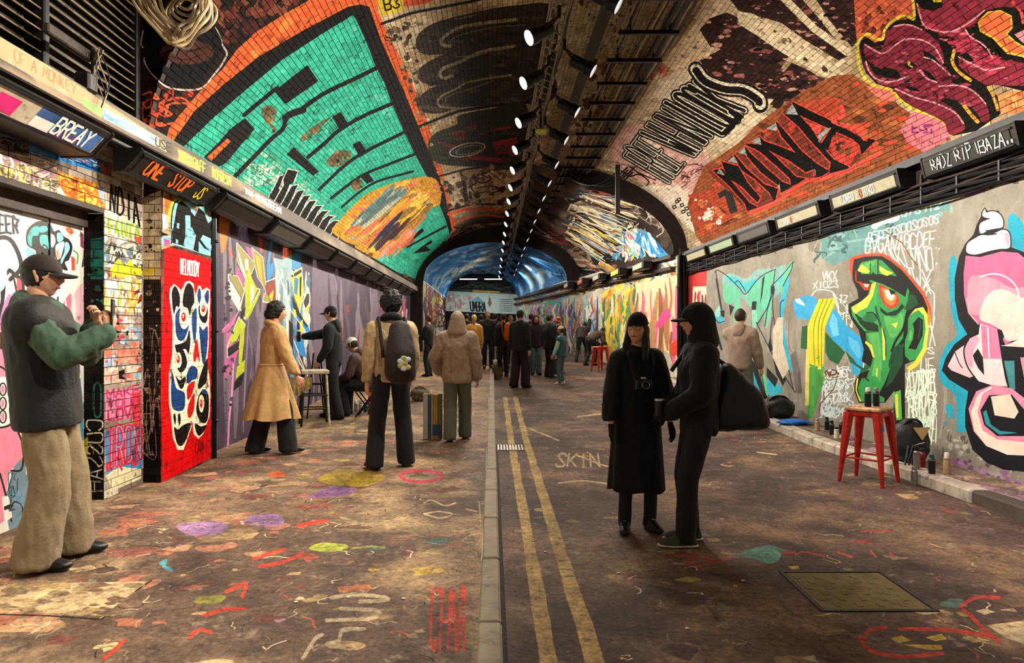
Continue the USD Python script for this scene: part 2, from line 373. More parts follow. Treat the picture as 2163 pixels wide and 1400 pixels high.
class Acc:
    def __init__(s): s.v, s.f, s.c, s.n = [], [], [], 0
    def add(s, v, f, c):
        s.v.append(v); s.f.append(f + s.n); s.c.append(np.broadcast_to(c, (len(v), 3))); s.n += len(v)
    def arr(s): return np.vstack(s.v), np.vstack(s.f), np.vstack(s.c)
def emit(S, cells, base, parent, matname, jit=0., brick=None, proud=.004, depth=.012, rng=None, plain='plaster', each=300, seed=5, piece='brick', rest='brickwork', mask=None):
    """Builds the cells as meshes: bricks with edges of their own (the largest in view one prim each), or a flat painted coat, one prim for each mural."""
    rng = np.random.default_rng(seed); got = cut(S, cells, base, mask); singles = set()
    if brick:
        c = np.c_[(cells[:, 0] + cells[:, 2]) / 2, (cells[:, 1] + cells[:, 3]) / 2]
        q = [S.px(np.c_[cells[:, a], cells[:, b]]) for a, b in ((0, 1), (2, 1), (2, 3), (0, 3))]
        area = .5 * np.abs(sum(q[k][:, 0] * q[(k + 1) % 4][:, 1] - q[(k + 1) % 4][:, 0] * q[k][:, 1] for k in range(4)))
        pc = S.px(c); vis = (pc[:, 0] > 0) & (pc[:, 0] < 2163) & (pc[:, 1] > 0) & (pc[:, 1] < 1400); y = S.xyz(c)[:, 1]
        area = np.where(vis & (y > .5), area, 0); singles = set(np.argsort(-area)[:each][area[np.argsort(-area)[:each]] > 60])
    accs = {}
    for i, pieces in enumerate(got):
        if not pieces: continue
        A = Acc() if (brick and i in singles) else None
        h = rng.random() * proud if brick else 0.; k = 1 + jit * (rng.random() * 2 - 1)
        big = max(pieces, key=lambda p: p[0].area)[1]
        for g, col, tg in pieces:
            for p in getattr(g, 'geoms', [g]):
                if p.geom_type != 'Polygon' or p.area < 1e-7: continue
                t = tri(p)
                if t is None or not len(t[1]): continue
                B = A or accs.setdefault(rest if brick else (tg or plain), Acc())
                B.add(S.xyz(t[0], h), t[1], np.clip((base(t[0]) if (tg == 0 and not brick) else col) * k, 0, 1))
        if brick:
            B = A or accs.setdefault(rest, Acc()); u0, v0, u1, v1 = cells[i]
            r = np.array([[u0, v0], [u1, v0], [u1, v1], [u0, v1]]); fr, bk = S.xyz(r, h), S.xyz(r, -depth)
            v = np.vstack([fr, bk]); f = np.array([[a, (a + 1) % 4, (a + 1) % 4 + 4] for a in range(4)] + [[a, (a + 1) % 4 + 4, a + 4] for a in range(4)])
            B.add(v, f, np.clip(big * .8 * k, 0, 1))
            if A:
                V, Fa, C = A.arr(); obj(piece, (V, Fa), matname, parent, color=C)
    for nm, A in accs.items():
        V, Fa, C = A.arr(); o = obj(nm.split('|')[0], (V, Fa), matname, parent, color=C, kind='stuff' if (brick and nm == rest) else None)
        if '|' in nm: tag(o, nm.split('|')[1])
def mix_base(a, b, scale=1.6, seed=3, c=None, thr=.5, sharp=6.):
    a, b = lin(a), lin(b)
    def f(uv):
        n = meshkit.fbm(np.c_[uv * scale, np.zeros(len(uv))], 4, seed); w = np.clip((n - thr) * sharp + .5, 0, 1)[:, None]
        r = a * (1 - w) + b * w
        if c is not None:
            n2 = meshkit.fbm(np.c_[uv * scale * 1.7, np.full(len(uv), 7.)], 4, seed + 9); w2 = np.clip((n2 - .55) * 9, 0, 1)[:, None]; r = r * (1 - w2) + lin(c) * w2
        return r
    return f
# ---------------------------------------------------------------- the tunnel: surfaces
LX, PX, DX, RX = -3.26, -3.09, -3.43, 5.0                # left brick wall, pilaster, doors; right wall
PAVE, LEDGE = 0.16, 0.12
Y0, YA, YB, YE = -6.0, 17.5, 27.0, 41.0
_o = np.ones_like
def profA(y): return [k * _o(y) for k in (.97, 4.05, 4.05, 3.32, 3.57, 2.42, 2.42)]
def profB(y): return [.97 * _o(y), 4.05 * _o(y), 4.65 - .12 * (y - YA) - .97, 3.32 * _o(y), 3.57 * _o(y), 2.42 * _o(y), 1.9 * _o(y)]
def profC(y):
    xr = 2.95 - (y - YB) * .107; xl = -2.75
    return [(xl + xr) / 2, (xr - xl) / 2, (xr - xl) / 2, 3.6 * _o(y), 3.6 * _o(y), 1.5 * _o(y), 1.5 * _o(y)]
VA, VB, VC = Vault(profA), Vault(profB), Vault(profC)
WR = Wall((RX, Y0), (RX, YA)); WR2 = Wall((4.8, YA), (1.42, YE))
WD = Wall((DX, Y0), (DX, 5.72), -1); WL = Wall((LX, Y0), (LX, 6.36), -1); WJ = Wall((DX, 5.72), (LX, 5.72), -1); WS = Wall((LX, 6.36), (PX, 6.36), -1)
WP = Wall((PX, 6.36), (PX, 7.5), -1); WU = Wall((LX, 7.5), (LX, YB), -1); WU2 = Wall((-2.8, YB), (-2.8, YE), -1); WE = Wall((-2.8, YE), (1.42, YE), -1)
WF = Wall((-3.4, 6.13), (-.6, 6.13), -1)                 # end face of the vault above the side opening
FP, FR, FG = Floor(PAVE), Floor(0.), Floor(LEDGE)

ceiling = tag(UsdGeom.Xform.Define(stage, '/World/ceiling').GetPrim(), 'painted brick barrel vault over the whole tunnel', None, None, 'structure')
wall_left = tag(UsdGeom.Xform.Define(stage, '/World/wall_left').GetPrim(), 'graffiti-covered wall along the left pavement', None, None, 'structure')
wall_right = tag(UsdGeom.Xform.Define(stage, '/World/wall_right').GetPrim(), 'grey plastered wall with murals along the right side', None, None, 'structure')
wall_back = tag(UsdGeom.Xform.Define(stage, '/World/wall_back').GetPrim(), 'far end wall with pale hoarding across it', None, None, 'structure')
floor = tag(UsdGeom.Xform.Define(stage, '/World/floor').GetPrim(), 'worn paint-splashed street and pavement', None, None, 'structure')
door_1 = tag(UsdGeom.Xform.Define(stage, '/World/door_1').GetPrim(), 'white metal doors covered in bubble graffiti', None, None, 'structure')
trim_1 = tag(UsdGeom.Xform.Define(stage, '/World/trim_1').GetPrim(), 'painted concrete cornice above the left lamp boxes', None, None, 'structure')
trim_2 = tag(UsdGeom.Xform.Define(stage, '/World/trim_2').GetPrim(), 'dark cornice and cables above the right wall', None, None, 'structure')
trim_3 = tag(UsdGeom.Xform.Define(stage, '/World/trim_3').GetPrim(), 'raised kerb ledge at the foot of the right wall', None, None, 'structure')

def sheet(S, u0, u1, v0, v1, nu, nv, h):
    U, V = np.meshgrid(np.linspace(u0, u1, nu + 1), np.linspace(v0, v1, nv + 1), indexing='ij'); uv = np.c_[U.ravel(), V.ravel()]
    i = np.arange(nu)[:, None] * (nv + 1) + np.arange(nv)[None]; i = i.ravel()
    return S.xyz(uv, h), np.vstack([np.c_[i, i + 1, i + nv + 2], np.c_[i, i + nv + 2, i + nv + 1]])
SCUT = float(np.interp(np.pi - np.arccos(np.clip((.97 - (-1.75)) / 4.05, -1, 1)), VA.tt, VA._s()))
SMID = float(np.interp(np.pi / 2, VA.tt, VA._s())); SMB = float(np.interp(np.pi / 2, VB.tt, VB._s()))
for a in ((VA, 6.13, YA, 0, 10.4, 30, 60), (VA, Y0, 6.13, 0, SCUT, 20, 50), (VA, YA, YB, SMID, 10.4, 20, 40), (WL, 5., 12.36, PAVE, 3.35, 2, 2), (WJ, 0, .17, PAVE, 2.56, 1, 1), (WS, 0, .17, PAVE, 3.2, 1, 1), (WP, 0, 1.14, PAVE, 3.2, 1, 1)):
    if a[0] is WL: continue
    obj('mortar', sheet(*a, -.009), 'mortar', ceiling if a[0] is VA else wall_left, smooth=False)
for a in ((WL, 11.72, 12.36, PAVE, 2.6, 1, 1), (WL, 5., 12.36, 2.6, 3.35, 1, 1)): obj('mortar', sheet(*a, -.009), 'mortar', wall_left, smooth=False)
# steps between the vault sections, seen from below as dark bands
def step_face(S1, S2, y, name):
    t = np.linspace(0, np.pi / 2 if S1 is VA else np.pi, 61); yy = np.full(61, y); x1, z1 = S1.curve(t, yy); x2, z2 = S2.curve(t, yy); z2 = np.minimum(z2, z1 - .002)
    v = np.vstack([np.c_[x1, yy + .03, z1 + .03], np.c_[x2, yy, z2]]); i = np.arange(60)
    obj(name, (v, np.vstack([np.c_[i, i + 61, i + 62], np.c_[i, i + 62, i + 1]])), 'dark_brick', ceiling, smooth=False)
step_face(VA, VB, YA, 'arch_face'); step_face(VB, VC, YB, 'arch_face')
# corner piers where the walls step
for (x0, x1, y0, y1, z1, par) in ((4.78, 5.2, YA - .12, YA + .5, 3.7, wall_right), (-3.4, -2.78, YB, YB + .4, 3.5, wall_left)):
    obj('pier', rbox(x0, x1, y0, y1, -.1, z1, .02), 'dark_brick', par)
# side chamber above the doors: floor of the opening, back and top
obj('chamber_top', box(-3.6, -1.7, Y0, 6.2, 5.6, 5.7), 'dark_brick', wall_left); obj('chamber_back', box(-3.62, -3.5, Y0, 6.2, 3.2, 5.7), 'dark_brick', wall_left)
obj('reveal_top', box(DX - .02, LX + .004, Y0, 5.72, 2.56, 2.60), 'dirty_beam', wall_left)
obj('frame', box(DX - .03, DX + .05, Y0, 5.7, 2.44, 2.56), 'dirty_beam', door_1)

# ---------------------------------------------------------------- kerbs
def stones(parent, x0, x1, z0, z1, y0, y1, L, m, first=0., seed=1, c=.012):
    r = random.Random(seed); y = y0 + first
    while y < y1:
        l = L * (.97 + .06 * r.random()); b = rbox(x0 + r.uniform(-.004, .004), x1 + r.uniform(-.004, .004), y + .005, min(y + l, y1) - .005, z0, z1 + r.uniform(-.003, .003), c)
        b.vertices[:, 2] += zfa(b.vertices[:, 1]); obj('kerb_stone', b, m, parent, smooth=False); y += l
mat('kerb_stone_m', '#938674', .8, bump=.004, bscale=40, var=.35, grime=.35)
mat('kerb_painted', '#b3a79b', .75, bump=.004, bscale=30, var=.4, grime=.5)
mat('kerb_dark', '#4a403a', .8, bump=.004, bscale=30, var=.4, grime=.5)
stones(floor, -.068, .042, -.1, PAVE + .004, .6, YE, .91, 'kerb_stone_m', seed=3)
obj('gutter_edge', box(.042, .075, 0, 9.5, -.05, .004), 'dark_brick', floor)
stones(trim_3, 4.38, 4.56, -.1, LEDGE, .6, 6.25, 1.2, 'kerb_dark', seed=5, c=.02); stones(trim_3, 4.38, 4.56, -.1, LEDGE, 6.25, YA, .62, 'kerb_painted', seed=6, c=.02)
# ---------------------------------------------------------------- murals and tags, traced by eye and laid on their walls
BK, CREAM, TEAL, OR = '#14110f', '#cbb798', '#2f9c82', '#c4552c'
# --- vault, left: the big green letters in an orange frame
fill(VA, '#1b1210', '270 -60 690 -60 640 20 540 75 470 150 365 285 340 290 300 280')
for k in range(7): pass
chips(VA, ['#3b1c18', '#5a2a22', '#2a1512', '#6b3a2a'], '440 0 640 0 560 60 500 110 470 60', 60, 12, 41)
chips(VA, ['#7a2a1c', '#a33a22', '#401812'], '300 170 430 190 400 250 330 280 300 260', 40, 7, 42)
scrib(VA, ['#a8351f', '#c04a2a'], '305 275 395 250 400 175 305 190', 9, 4, 43)
line(VA, '#a89a94', 4, '302 65 298 96 312 106 305 130 330 165 360 186 420 188 450 160 478 118 470 95 455 60 425 40'); fill(VA, '#0d0c0e', '304 60 316 20 420 10 455 60 468 100 440 150 410 182 360 184 326 160 306 126', sm=1); ell(VA, '#42241d', 395, 110, 56, 26, 0); line(VA, '#0d0c0e', 3, '350 110 380 104 400 108 430 100'); line(VA, '#0d0c0e', 2, '356 118 392 126 424 116')
fill(VA, OR, '352 288 358 268 420 195 470 145 500 105 540 68 600 30 650 2 680 -40 790 -40 800 25 815 62 862 152 905 265 935 365 968 500 953 508 920 425 880 330 700 250 470 240 372 300')
chips(VA, ['#a04522', '#8c3c1e', '#d9743a'], '480 150 545 75 640 25 760 10 700 60 560 110', 40, 9, 44)
fill(VA, '#120e0d', '362 302 410 235 470 180 545 120 640 64 735 14 762 9 780 14 792 48 803 80 852 190 902 310 938 400 955 488 950 510 900 560 850 600 700 500 520 405 380 325')
fill(VA, TEAL, '385 312 450 249 520 189 597 125 690 65 745 32 752 41 775 92 792 137 812 175 827 217 852 275 877 327 912 390 940 462 952 500 905 550 880 590 840 575 700 492 560 412 470 364')
rt = np.random.default_rng(8)
chips(VA, ['#28906f', '#37a78e', '#4aa995', '#258066'], '400 310 600 135 745 40 830 230 930 450 900 545 850 570 560 405', 170, 10, 45, (1.2, .8))
chips(VA, ['#6fae8f', '#3a7f66', '#5c9a80', '#93b39a'], '470 360 540 300 700 420 660 440 560 400', 90, 6, 46)
for s, w in (('494 375 541 326 571 295 597 272 606 248 628 236 685 197 760 161 797 142', 9), ('650 332 685 303 715 276 765 246 827 219', 8), ('674 400 726 351 772 320 852 280', 7), ('700 418 762 372 820 347 877 325', 6),
             ('722 437 760 405 800 382 872 362', 5), ('860 522 900 500 942 478', 4), ('515 243 545 218 584 186', 9), ('602 250 613 241 640 232', 14)): line(VA, BK, w, s)
for s in ('579 192 649 137 672 171 602 220', '484 274 517 249 538 272 510 305 476 345 462 352 440 340 430 332 460 302', '701 246 720 236 737 264 719 277', '605 326 620 310 674 362 661 371', '744 305 760 297 776 322 760 332',
          '842 522 892 481 896 488 850 525', '872 535 910 507 914 512 900 520 910 528 902 531', '762 374 778 365 790 382 775 388'): fill(VA, BK, s)
fill(VA, '#cf5a2a', '480 292 487 299 446 340 437 332'); fill(VA, '#b5402c', '851 518 872 500 876 506 856 522')
for s in ('552 232 562 222 578 226 584 240 578 256 566 262 555 246', '570 262 582 268 578 278', '635 292 660 268 698 246 690 256 664 282 640 298', '690 340 712 318 740 322 730 344 700 352', '742 388 760 378 768 392 750 402'):
    fill(VA, '#5d5038', s, sm=1); chips(VA, ['#2a2018', '#7c6a48', '#8a5a3a', '#2f7a5f'], s, 14, 4, 47)
scrib(VA, ['#b9c7b0', '#9fb8a4'], '528 392 590 388 586 345 526 348', 14, 2, 48)
for i in range(11):
    x, y = 585 + 13 * i, 424 + 8.3 * i
    s = f'{x-22} {y-2} {x-8} {y-26} {x+4} {y-52+2*i} {x+20} {y-58+3*i} {x+8} {y-26} {x-4} {y+4}'
    fill(VA, BK, s); line(VA, '#d9d4c2', 2, s, sm=0)
fill(VA, BK, '596 372 606 358 628 362 619 386 602 396'); line(VA, '#d9d4c2', 2.2, '590 398 600 372 608 356 630 361 621 386', sm=0)
# yellow and grey flames over the far end of the letters
fill(VA, '#bb862b', '702 490 715 468 755 425 790 402 865 377 920 378 931 425 910 442 847 492 806 540 790 545 745 520', sm=1)
chips(VA, ['#d6a53a', '#c9932e', '#a8742a', '#d98a4a', '#8d8a78', '#e0b64c', '#c7684a'], '706 490 760 428 865 380 925 384 928 425 847 488 800 536', 150, 8, 49, (1.5, .7))
drips(VA, ['#d6a53a', '#b07a26', '#c7684a', '#e0b64c', '#8a6a30', '#cf8f3a', '#7a5a38'], '712 488 800 545 930 425 860 380', 110, 9, 501, .2, .7, .02); drips(VA, ['#75858a', '#8fa0a0', '#59696d', '#6a7c80', '#a8a890', '#4f6f6c'], '738 478 765 488 872 396 835 388', 46, 8, 502, .3, .8, .03)
drips(VA, ['#3a2a38', '#2c2a40', '#5b4a5c', '#4a3428'], '770 528 800 535 880 450 850 446', 16, 7, 503, .3, .8, .03); drips(VA, ['#d98054', '#c7684a', '#d8907a'], '800 545 822 552 890 480 862 478', 14, 7, 504, .3, .8, .02)
pass
chips(VA, ['#2a211c', '#60422c'], '700 500 800 540 880 590 860 600 760 545', 20, 6, 51)
# crown: yellow tag, black rule, three dark bubbles
fill(VA, '#c9b02e', '790 -20 850 -20 852 22 806 34 797 10'); text(VA, BK, 'B3', '812 22 846 14 844 -8 808 -2', 3.5); fill(VA, '#c1502e', '852 -20 960 -20 900 8 852 14')
line(VA, BK, 6, '806 50 870 27 1000 2 1040 -8', sm=0); text(VA, '#231d18', 'ODRY', '826 88 832 60 820 56 812 84', 1.8)
for s in ('878 92 883 73 907 53 946 39 1019 22 1091 11 1168 14 1168 110 1067 104 994 117 946 114 897 115 880 102', '883 155 887 143 912 126 951 112 1060 104 1162 97 1162 158 1019 168 946 175 902 177 885 168',
          '880 216 885 204 912 185 955 168 1060 158 1160 152 1160 214 980 226 936 238 902 239 885 231'): fill(VA, '#332c27', s, sm=1)
chips(VA, ['#453c34', '#2a2421', '#4d443a', '#221d1b'], '900 60 1160 20 1140 220 900 230', 170, 9, 52, (1.8, .6))
for s, w in (('951 97 936 95 932 85 943 73 970 58 1019 49 1091 41', 7), ('955 160 936 165 929 155 938 143 970 131 1019 109 1087 97', 7), ('968 228 936 226 924 218 931 204 958 190 994 172 1079 158', 4)): line(VA, '#8b8263', w, s)
for s in ('955 96 952 85 975 73 1040 58 1110 52', '950 152 955 139 985 126 1043 104', '940 215 946 203 985 190 1043 170', '965 120 1000 116 1060 100', '975 178 1020 165 1080 160', '960 40 1000 33 1010 28'): line(VA, '#7a7058', 1.8, s)
line(VA, BK, 6, '884 268 930 249 970 234 1043 223 1116 217', sm=0); line(VA, '#cfc7b4', 1.8, '968 240 1043 227 1116 220', sm=0)
fill(VA, '#2a2c25', '904 306 909 291 926 277 965 262 970 244 1043 228 1112 222 1112 348 1000 352 925 345 908 325', sm=1)
for s in ('960 279 1009 262 1005 272 975 283', '1026 276 1080 265 1079 272 1030 279', '985 327 1060 335 1060 343 990 336', '1040 300 1090 290 1100 330 1050 325'): fill(VA, '#8a2a3a', s)
chips(VA, ['#3d3f36', '#6e2530', '#1c1e1a'], '920 290 1100 240 1100 340 930 340', 60, 7, 53, (1.8, .6)); ell(VA, '#b5ad98', 987, 316, 38, 13, -12, w=2.4); ell(VA, '#8a826e', 990, 316, 28, 8, -12, w=1.6)
line(VA, BK, 4, '925 373 980 358 1075 345', sm=0); line(VA, BK, 9, '976 362 985 424', sm=0)
scrib(VA, ['#3a2e28', '#241c19'], '990 420 1065 400 1070 355 995 365', 12, 2.5, 54); line(VA, '#c2512f', 7, '948 452 1000 440 1066 444'); line(VA, '#c2512f', 4, '955 470 1010 455 1064 458'); line(VA, '#221a18', 4, '945 445 1000 432 1068 432')
chips(VA, ['#6a543c', '#4a3a2c', '#9c8260', '#31261f'], '810 60 870 40 900 260 930 370 1070 345 1070 440 950 440 880 240', 190, 6, 55)
# --- vault, crown right of the truss, and the flaking right half
chips(VA, ['#a08460', '#6a543e', '#b89a74', '#4a382a', '#c4a880'], '1180 0 1400 0 1250 340 1160 420 1090 420', 120, 5, 56, (.8, 1.2)); chips(VA, ['#7a4a44', '#5d3a36'], '1250 140 1330 100 1260 260 1210 300', 40, 9, 57)
fill(VA, '#c2a888', '1395 130 1480 40 1560 -40 1640 -40 1500 200')
for s in ('1478 62 1500 38 1535 26 1600 52 1640 78 1666 118 1645 152 1600 135 1560 112 1500 98', '1478 128 1530 100 1600 118 1680 168 1648 232 1600 216 1560 186 1500 158', '1520 -30 1660 -40 1730 38 1792 118 1772 128 1700 84 1650 48 1560 22', '1672 132 1712 150 1756 182 1700 214 1656 214 1624 190', '1700 -40 1800 -40 1850 40 1800 100 1750 40'):
    fill(VA, '#2c1c1a', s); chips(VA, ['#130e0d', '#9a625a', '#7a4640', '#41282a', '#b98a74', '#1b1312'], s, 70, 7, 58, (1.5, .6))
fill(VA, '#cbb998', '1556 24 1590 28 1660 70 1740 120 1800 168 1790 186 1740 160 1660 116 1600 76 1560 50'); chips(VA, ['#3a2a26', '#8a7258', '#d6c6a6'], '1560 30 1660 75 1795 172 1700 140', 30, 7, 59)
line(VA, '#cbb998', 16, '1640 -20 1720 60 1790 110', sm=0); chips(VA, ['#a3503c', '#c06a50', '#7c4438'], '1330 130 1400 120 1410 170 1340 165', 20, 8, 60)
fill(VA, '#c9b79a', '1392 168 1430 150 1470 152 1500 190 1560 196 1634 210 1600 262 1560 284 1542 304 1490 288 1420 240 1380 200'); fill(VA, '#bd9488', '1292 300 1330 268 1400 262 1470 300 1504 344 1480 372 1482 402 1462 440 1400 400 1360 384 1310 362 1290 340', sm=1)
chips(VA, ['#d3a896', '#c2a494', '#c98578', '#dcc3ae'], '1300 310 1400 270 1490 350 1470 430 1360 380', 70, 9, 61); fill(VA, '#cfc0ac', '1380 390 1440 400 1475 445 1478 500 1440 470 1400 430 1350 395')
P3 = [(BK, 13), ('#cfc5af', 7.5), (BK, 3.5)]; P4 = [(BK, 19), ('#cfc5af', 12), (BK, 7)]
text(VA, 0, 'FREE', '1412 386 1446 344 1352 284 1318 330', 0, P3); text(VA, 0, 'WHN', '1462 332 1504 286 1402 226 1352 282', 0, [(BK, 15), ('#cfc5af', 9), (BK, 5)]); text(VA, 0, 'LOCK', '1524 284 1574 232 1470 170 1404 218', 0, P4)
line(VA, BK, 34, '1470 146 1490 170 1530 186 1570 190 1602 208 1606 222'); line(VA, '#cfc5af', 24, '1470 146 1490 170 1530 186 1570 190 1602 208 1606 220'); line(VA, BK, 15, '1470 148 1490 172 1530 188 1570 192 1600 210 1604 216')
fill(VA, BK, '1522 286 1560 236 1572 246 1556 262 1540 284'); line(VA, '#1c1512', 3, '1330 352 1352 366 1384 380'); line(VA, '#1c1512', 3, '1312 360 1330 372 1350 368 1370 382 1366 392')
for x, y in ((1430, 425), (1424, 437), (1440, 433), (1443, 447), (1455, 452), (1463, 464), (1434, 421), (1450, 440)): fill(VA, BK, f'{x-5} {y-2} {x+3} {y-5} {x+6} {y+2} {x-2} {y+5}'); fill(VA, '#cfc0ac', f'{x-2} {y-1} {x+2} {y-2} {x+3} {y+1} {x-1} {y+2}')
scrib(VA, ['#6c3a42', '#4a2a30'], '1440 395 1500 370 1480 345 1440 350', 10, 2, 62)
# red and black letters on bare brick
fill(VA, '#84492b', '1452 430 1488 350 1560 302 1600 262 1690 196 1760 160 1800 156 1862 196 1940 250 1990 310 1800 420 1500 530 1470 500')
chips(VA, ['#9c5a33', '#6c3a22', '#a8683c', '#53301f', '#b5472f', '#c24a34'], '1470 430 1500 350 1690 200 1800 160 1930 250 1960 300 1500 500', 330, 9, 63, (1.6, .7))
ZM = (1440, 180, 4.376)
for s in ('60 1010 200 990 330 930 560 1140 480 1220 180 1400 100 1180', '1060 160 1380 110 1500 200 1480 300 1360 330 1180 260'): fill(VA, '#9c4029', s, ZM)
chips(VA, ['#c9cfc0', '#d8c8b0', '#b5663a', '#8c3c26'], pts_of('80 1050 300 1080 420 1300 200 1330', ZM), 40, 7, 64)
for s in ('250 800 400 700 620 540 890 330 1010 120 1110 220 1640 490 1790 520 1660 650 1560 770 1250 860 900 980 860 1090 620 1180 420 960 300 860',): fill(VA, '#6a2e24', s, ZM)
chips(VA, ['#7c3a2a', '#a83a30', '#4a2418', '#8a4a34', '#57301f'], pts_of('300 800 900 350 1100 250 1600 560 1300 820 700 1120', ZM), 90, 8, 65, (.8, 1.2))
SP = ('300 790 370 775 480 920 620 1090 710 1140 620 1172 590 1090 450 930', '380 715 520 755 600 900 720 1040 700 1072 560 930 430 850', '490 650 600 780 760 920 880 960 860 1070 820 990 680 860 560 780', '585 575 640 640 800 790 930 900 1015 930 920 985 900 920 740 800 610 650',
      '600 545 740 555 900 700 1050 850 1145 870 1020 925 1010 860 880 740 720 600', '715 475 760 520 950 590 1120 660 1235 760 1150 795 1000 690 800 590 730 560', '875 345 960 440 1110 620 1260 740 1355 795 1240 865 1225 770 1080 640 930 470',
      '955 265 1075 270 1200 410 1290 560 1400 690 1545 762 1372 805 1388 715 1200 510 1090 380', '1030 165 1120 210 1420 355 1650 485 1780 510 1665 630 1650 545 1580 490 1400 405 1280 355 1080 262', '1285 562 1390 400 1425 425 1400 520 1350 590')
for s in SP: line(VA, '#cc4036', 8.5, s + ' ' + ' '.join(s.split()[:2]), ZM, 0)
for s in SP: line(VA, '#100e0c', 3.5, s + ' ' + ' '.join(s.split()[:2]), ZM, 0); fill(VA, '#100e0c', s, ZM)
for s in ('350 765 400 832 325 812', '482 655 522 722 425 702', '580 572 604 645 520 620', '722 475 738 552 640 520', '872 345 884 422 778 402', '1022 172 1078 272 955 266', '1384 390 1330 400 1262 460 1268 530 1330 450', '1240 790 1225 770 1236 850', '915 985 905 905 890 925'): fill(VA, '#8c908a', s, ZM)
fill(VA, '#d0473a', '1150 335 1310 380 1270 450 1230 440', ZM); fill(VA, '#b23c32', '1400 460 1600 520 1640 600 1550 745 1430 690 1360 580', ZM); chips(VA, ['#6a4426', '#3d2818'], pts_of('1420 540 1540 520 1560 620 1480 650', ZM), 16, 6, 66)
for s in ('620 1180 860 1085 1140 890 1260 870 1540 790 1838 620', '1480 200 1490 280 1400 330 1620 420 1700 500'): line(VA, '#d2473a', 9, s, ZM)
for s in ('330 1000 400 960 470 1000 520 1170 450 1190 400 1020 350 1050', '230 1060 300 1100 440 1210 400 1160'): fill(VA, '#2a2623', s, ZM)
# pink tentacled piece, top right
ZT = (1780, 0, 4.666)
fill(VA, '#b2543a', '100 -200 700 -200 700 180 400 380 300 500 160 560 130 300', ZT); chips(VA, ['#c9683f', '#8c3c2c', '#d98a5a', '#5a2a22'], pts_of('120 160 480 0 660 150 420 360 200 420', ZT), 60, 8, 67)
fill(VA, '#cf6f78', '560 1280 700 1090 900 1130 1050 1250 1080 1360 800 1500 640 1400', ZT); fill(VA, '#cf6f62', '220 840 480 890 560 980 440 1000 320 940', ZT); scrib(VA, ['#7a2a6c'], pts_of('690 1310 880 1330 870 1230 690 1250', ZT), 6, 3, 68)
fill(VA, '#14130f', '690 -100 700 180 500 205 420 300 400 390 320 420 205 345 160 450 195 620 230 720 330 820 500 880 600 1000 760 1080 1000 1180 1080 1340 1320 1290 1560 1120 1530 950 1420 850 1500 830 1800 900 1900 -100', ZT)
fill(VA, '#cf7a48', '1535 940 1640 900 1900 890 1900 1120 1560 1120', ZT); chips(VA, ['#d9985c', '#b5532f'], pts_of('1560 950 1780 900 1780 1060 1580 1090', ZT), 20, 8, 69)
line(VA, '#c9b43a', 6, '690 -40 705 175 640 160 560 168 470 228 415 300 392 385 310 375 245 330 172 385 150 470 160 620 200 740 300 838 480 884 560 976 700 1076 880 1136 1000 1206 1075 1340', ZT)
B1 = '210 425 300 470 375 490 420 400 430 330 540 240 640 235 720 250 860 340 960 450 1000 570 990 650 1060 720 1090 830 1200 840 1320 910 1420 1030 1450 1180 1370 1200 1330 1120 1200 1010 950 965 1100 1080 1190 1200 1200 1280 1060 1330 980 1190 700 1055 560 945 508 870 600 850 690 760 560 840 440 850 330 800 240 700 208 610 250 620 330 740 480 770 570 770 530 690 420 660 320 640 240 580 212 500'
fill(VA, '#6e2431', B1, ZT, 1); B2 = '720 10 740 130 800 250 950 330 1090 370 1130 420 1190 480 1150 540 1140 640 1250 740 1400 835 1900 850 1900 640 1600 590 1480 580 1380 470 1230 320 1210 270 1330 200 1380 110 1600 60 1900 120 1900 -200 1000 -200 980 70 880 110 780 80'
fill(VA, '#7a2836', B2, ZT); chips(VA, ['#8c3040', '#5e1c28', '#7c2836', '#a0485a', '#481620'], pts_of('230 480 500 280 900 400 1300 900 1400 1100 1000 950 700 1000 350 780', ZT), 150, 7, 70, (1.6, .6)); chips(VA, ['#a8394c', '#b0344a', '#7a2531', '#b5566a'], pts_of('760 200 1100 300 1700 20 1700 -60 1300 200 1300 400 1700 650 1700 800 1250 650', ZT), 110, 8, 71, (1.6, .6))
for s in ('790 490 890 540 975 640 900 612 815 585', '258 625 400 690 530 700 565 760 400 742 290 692', '600 630 680 608 742 652 650 682', '780 680 860 710 945 805 850 772', '1150 540 1230 520 1300 600 1240 610', '610 850 720 860 760 900 660 890'): fill(VA, '#10120f', s, ZT)
fill(VA, '#c9a93a', '640 600 670 610 665 640 700 655 690 665 645 645', ZT); fill(VA, '#c9b43a', '870 -40 980 -40 975 20 900 22', ZT)
fill(VA, '#d8a23a', '1330 210 1430 112 1560 98 1670 155 1682 272 1625 335 1700 400 1900 520 1900 590 1620 530 1480 380 1352 310', ZT, 0); fill(VA, '#d0643a', '1352 220 1440 128 1560 112 1650 165 1665 265 1605 330 1690 420 1900 550 1900 570 1640 510 1500 370 1370 300', ZT)
fill(VA, '#b87a80', '1690 340 1900 240 1900 480 1800 440', ZT); line(VA, '#c9953a', 7, '1100 500 1080 600 1120 680 1200 750 1260 790', ZT); line(VA, '#c98a3a', 7, '1440 860 1490 950 1530 1080', ZT); line(VA, '#c98a3a', 8, '1195 1040 1260 1120 1330 1200', ZT); line(VA, '#c24440', 7, '1680 20 1760 120 1780 220', ZT)
for s in ('220 440 400 525 540 430 640 382 800 400 920 480 992 620', '230 600 262 700 340 780 480 805 650 750', '520 872 700 955 900 1010 1100 1105 1195 1220', '950 850 1150 842 1300 905 1410 1020', '735 40 800 240 960 310 1100 300 1250 220 1400 100', '760 690 830 770 930 810', '1140 560 1300 640 1420 690 1600 660', '1210 290 1260 360 1400 450 1480 570', '500 260 640 240 780 290', '800 560 900 600 1060 740'): line(VA, '#c98a92', 3.2, s, ZT)
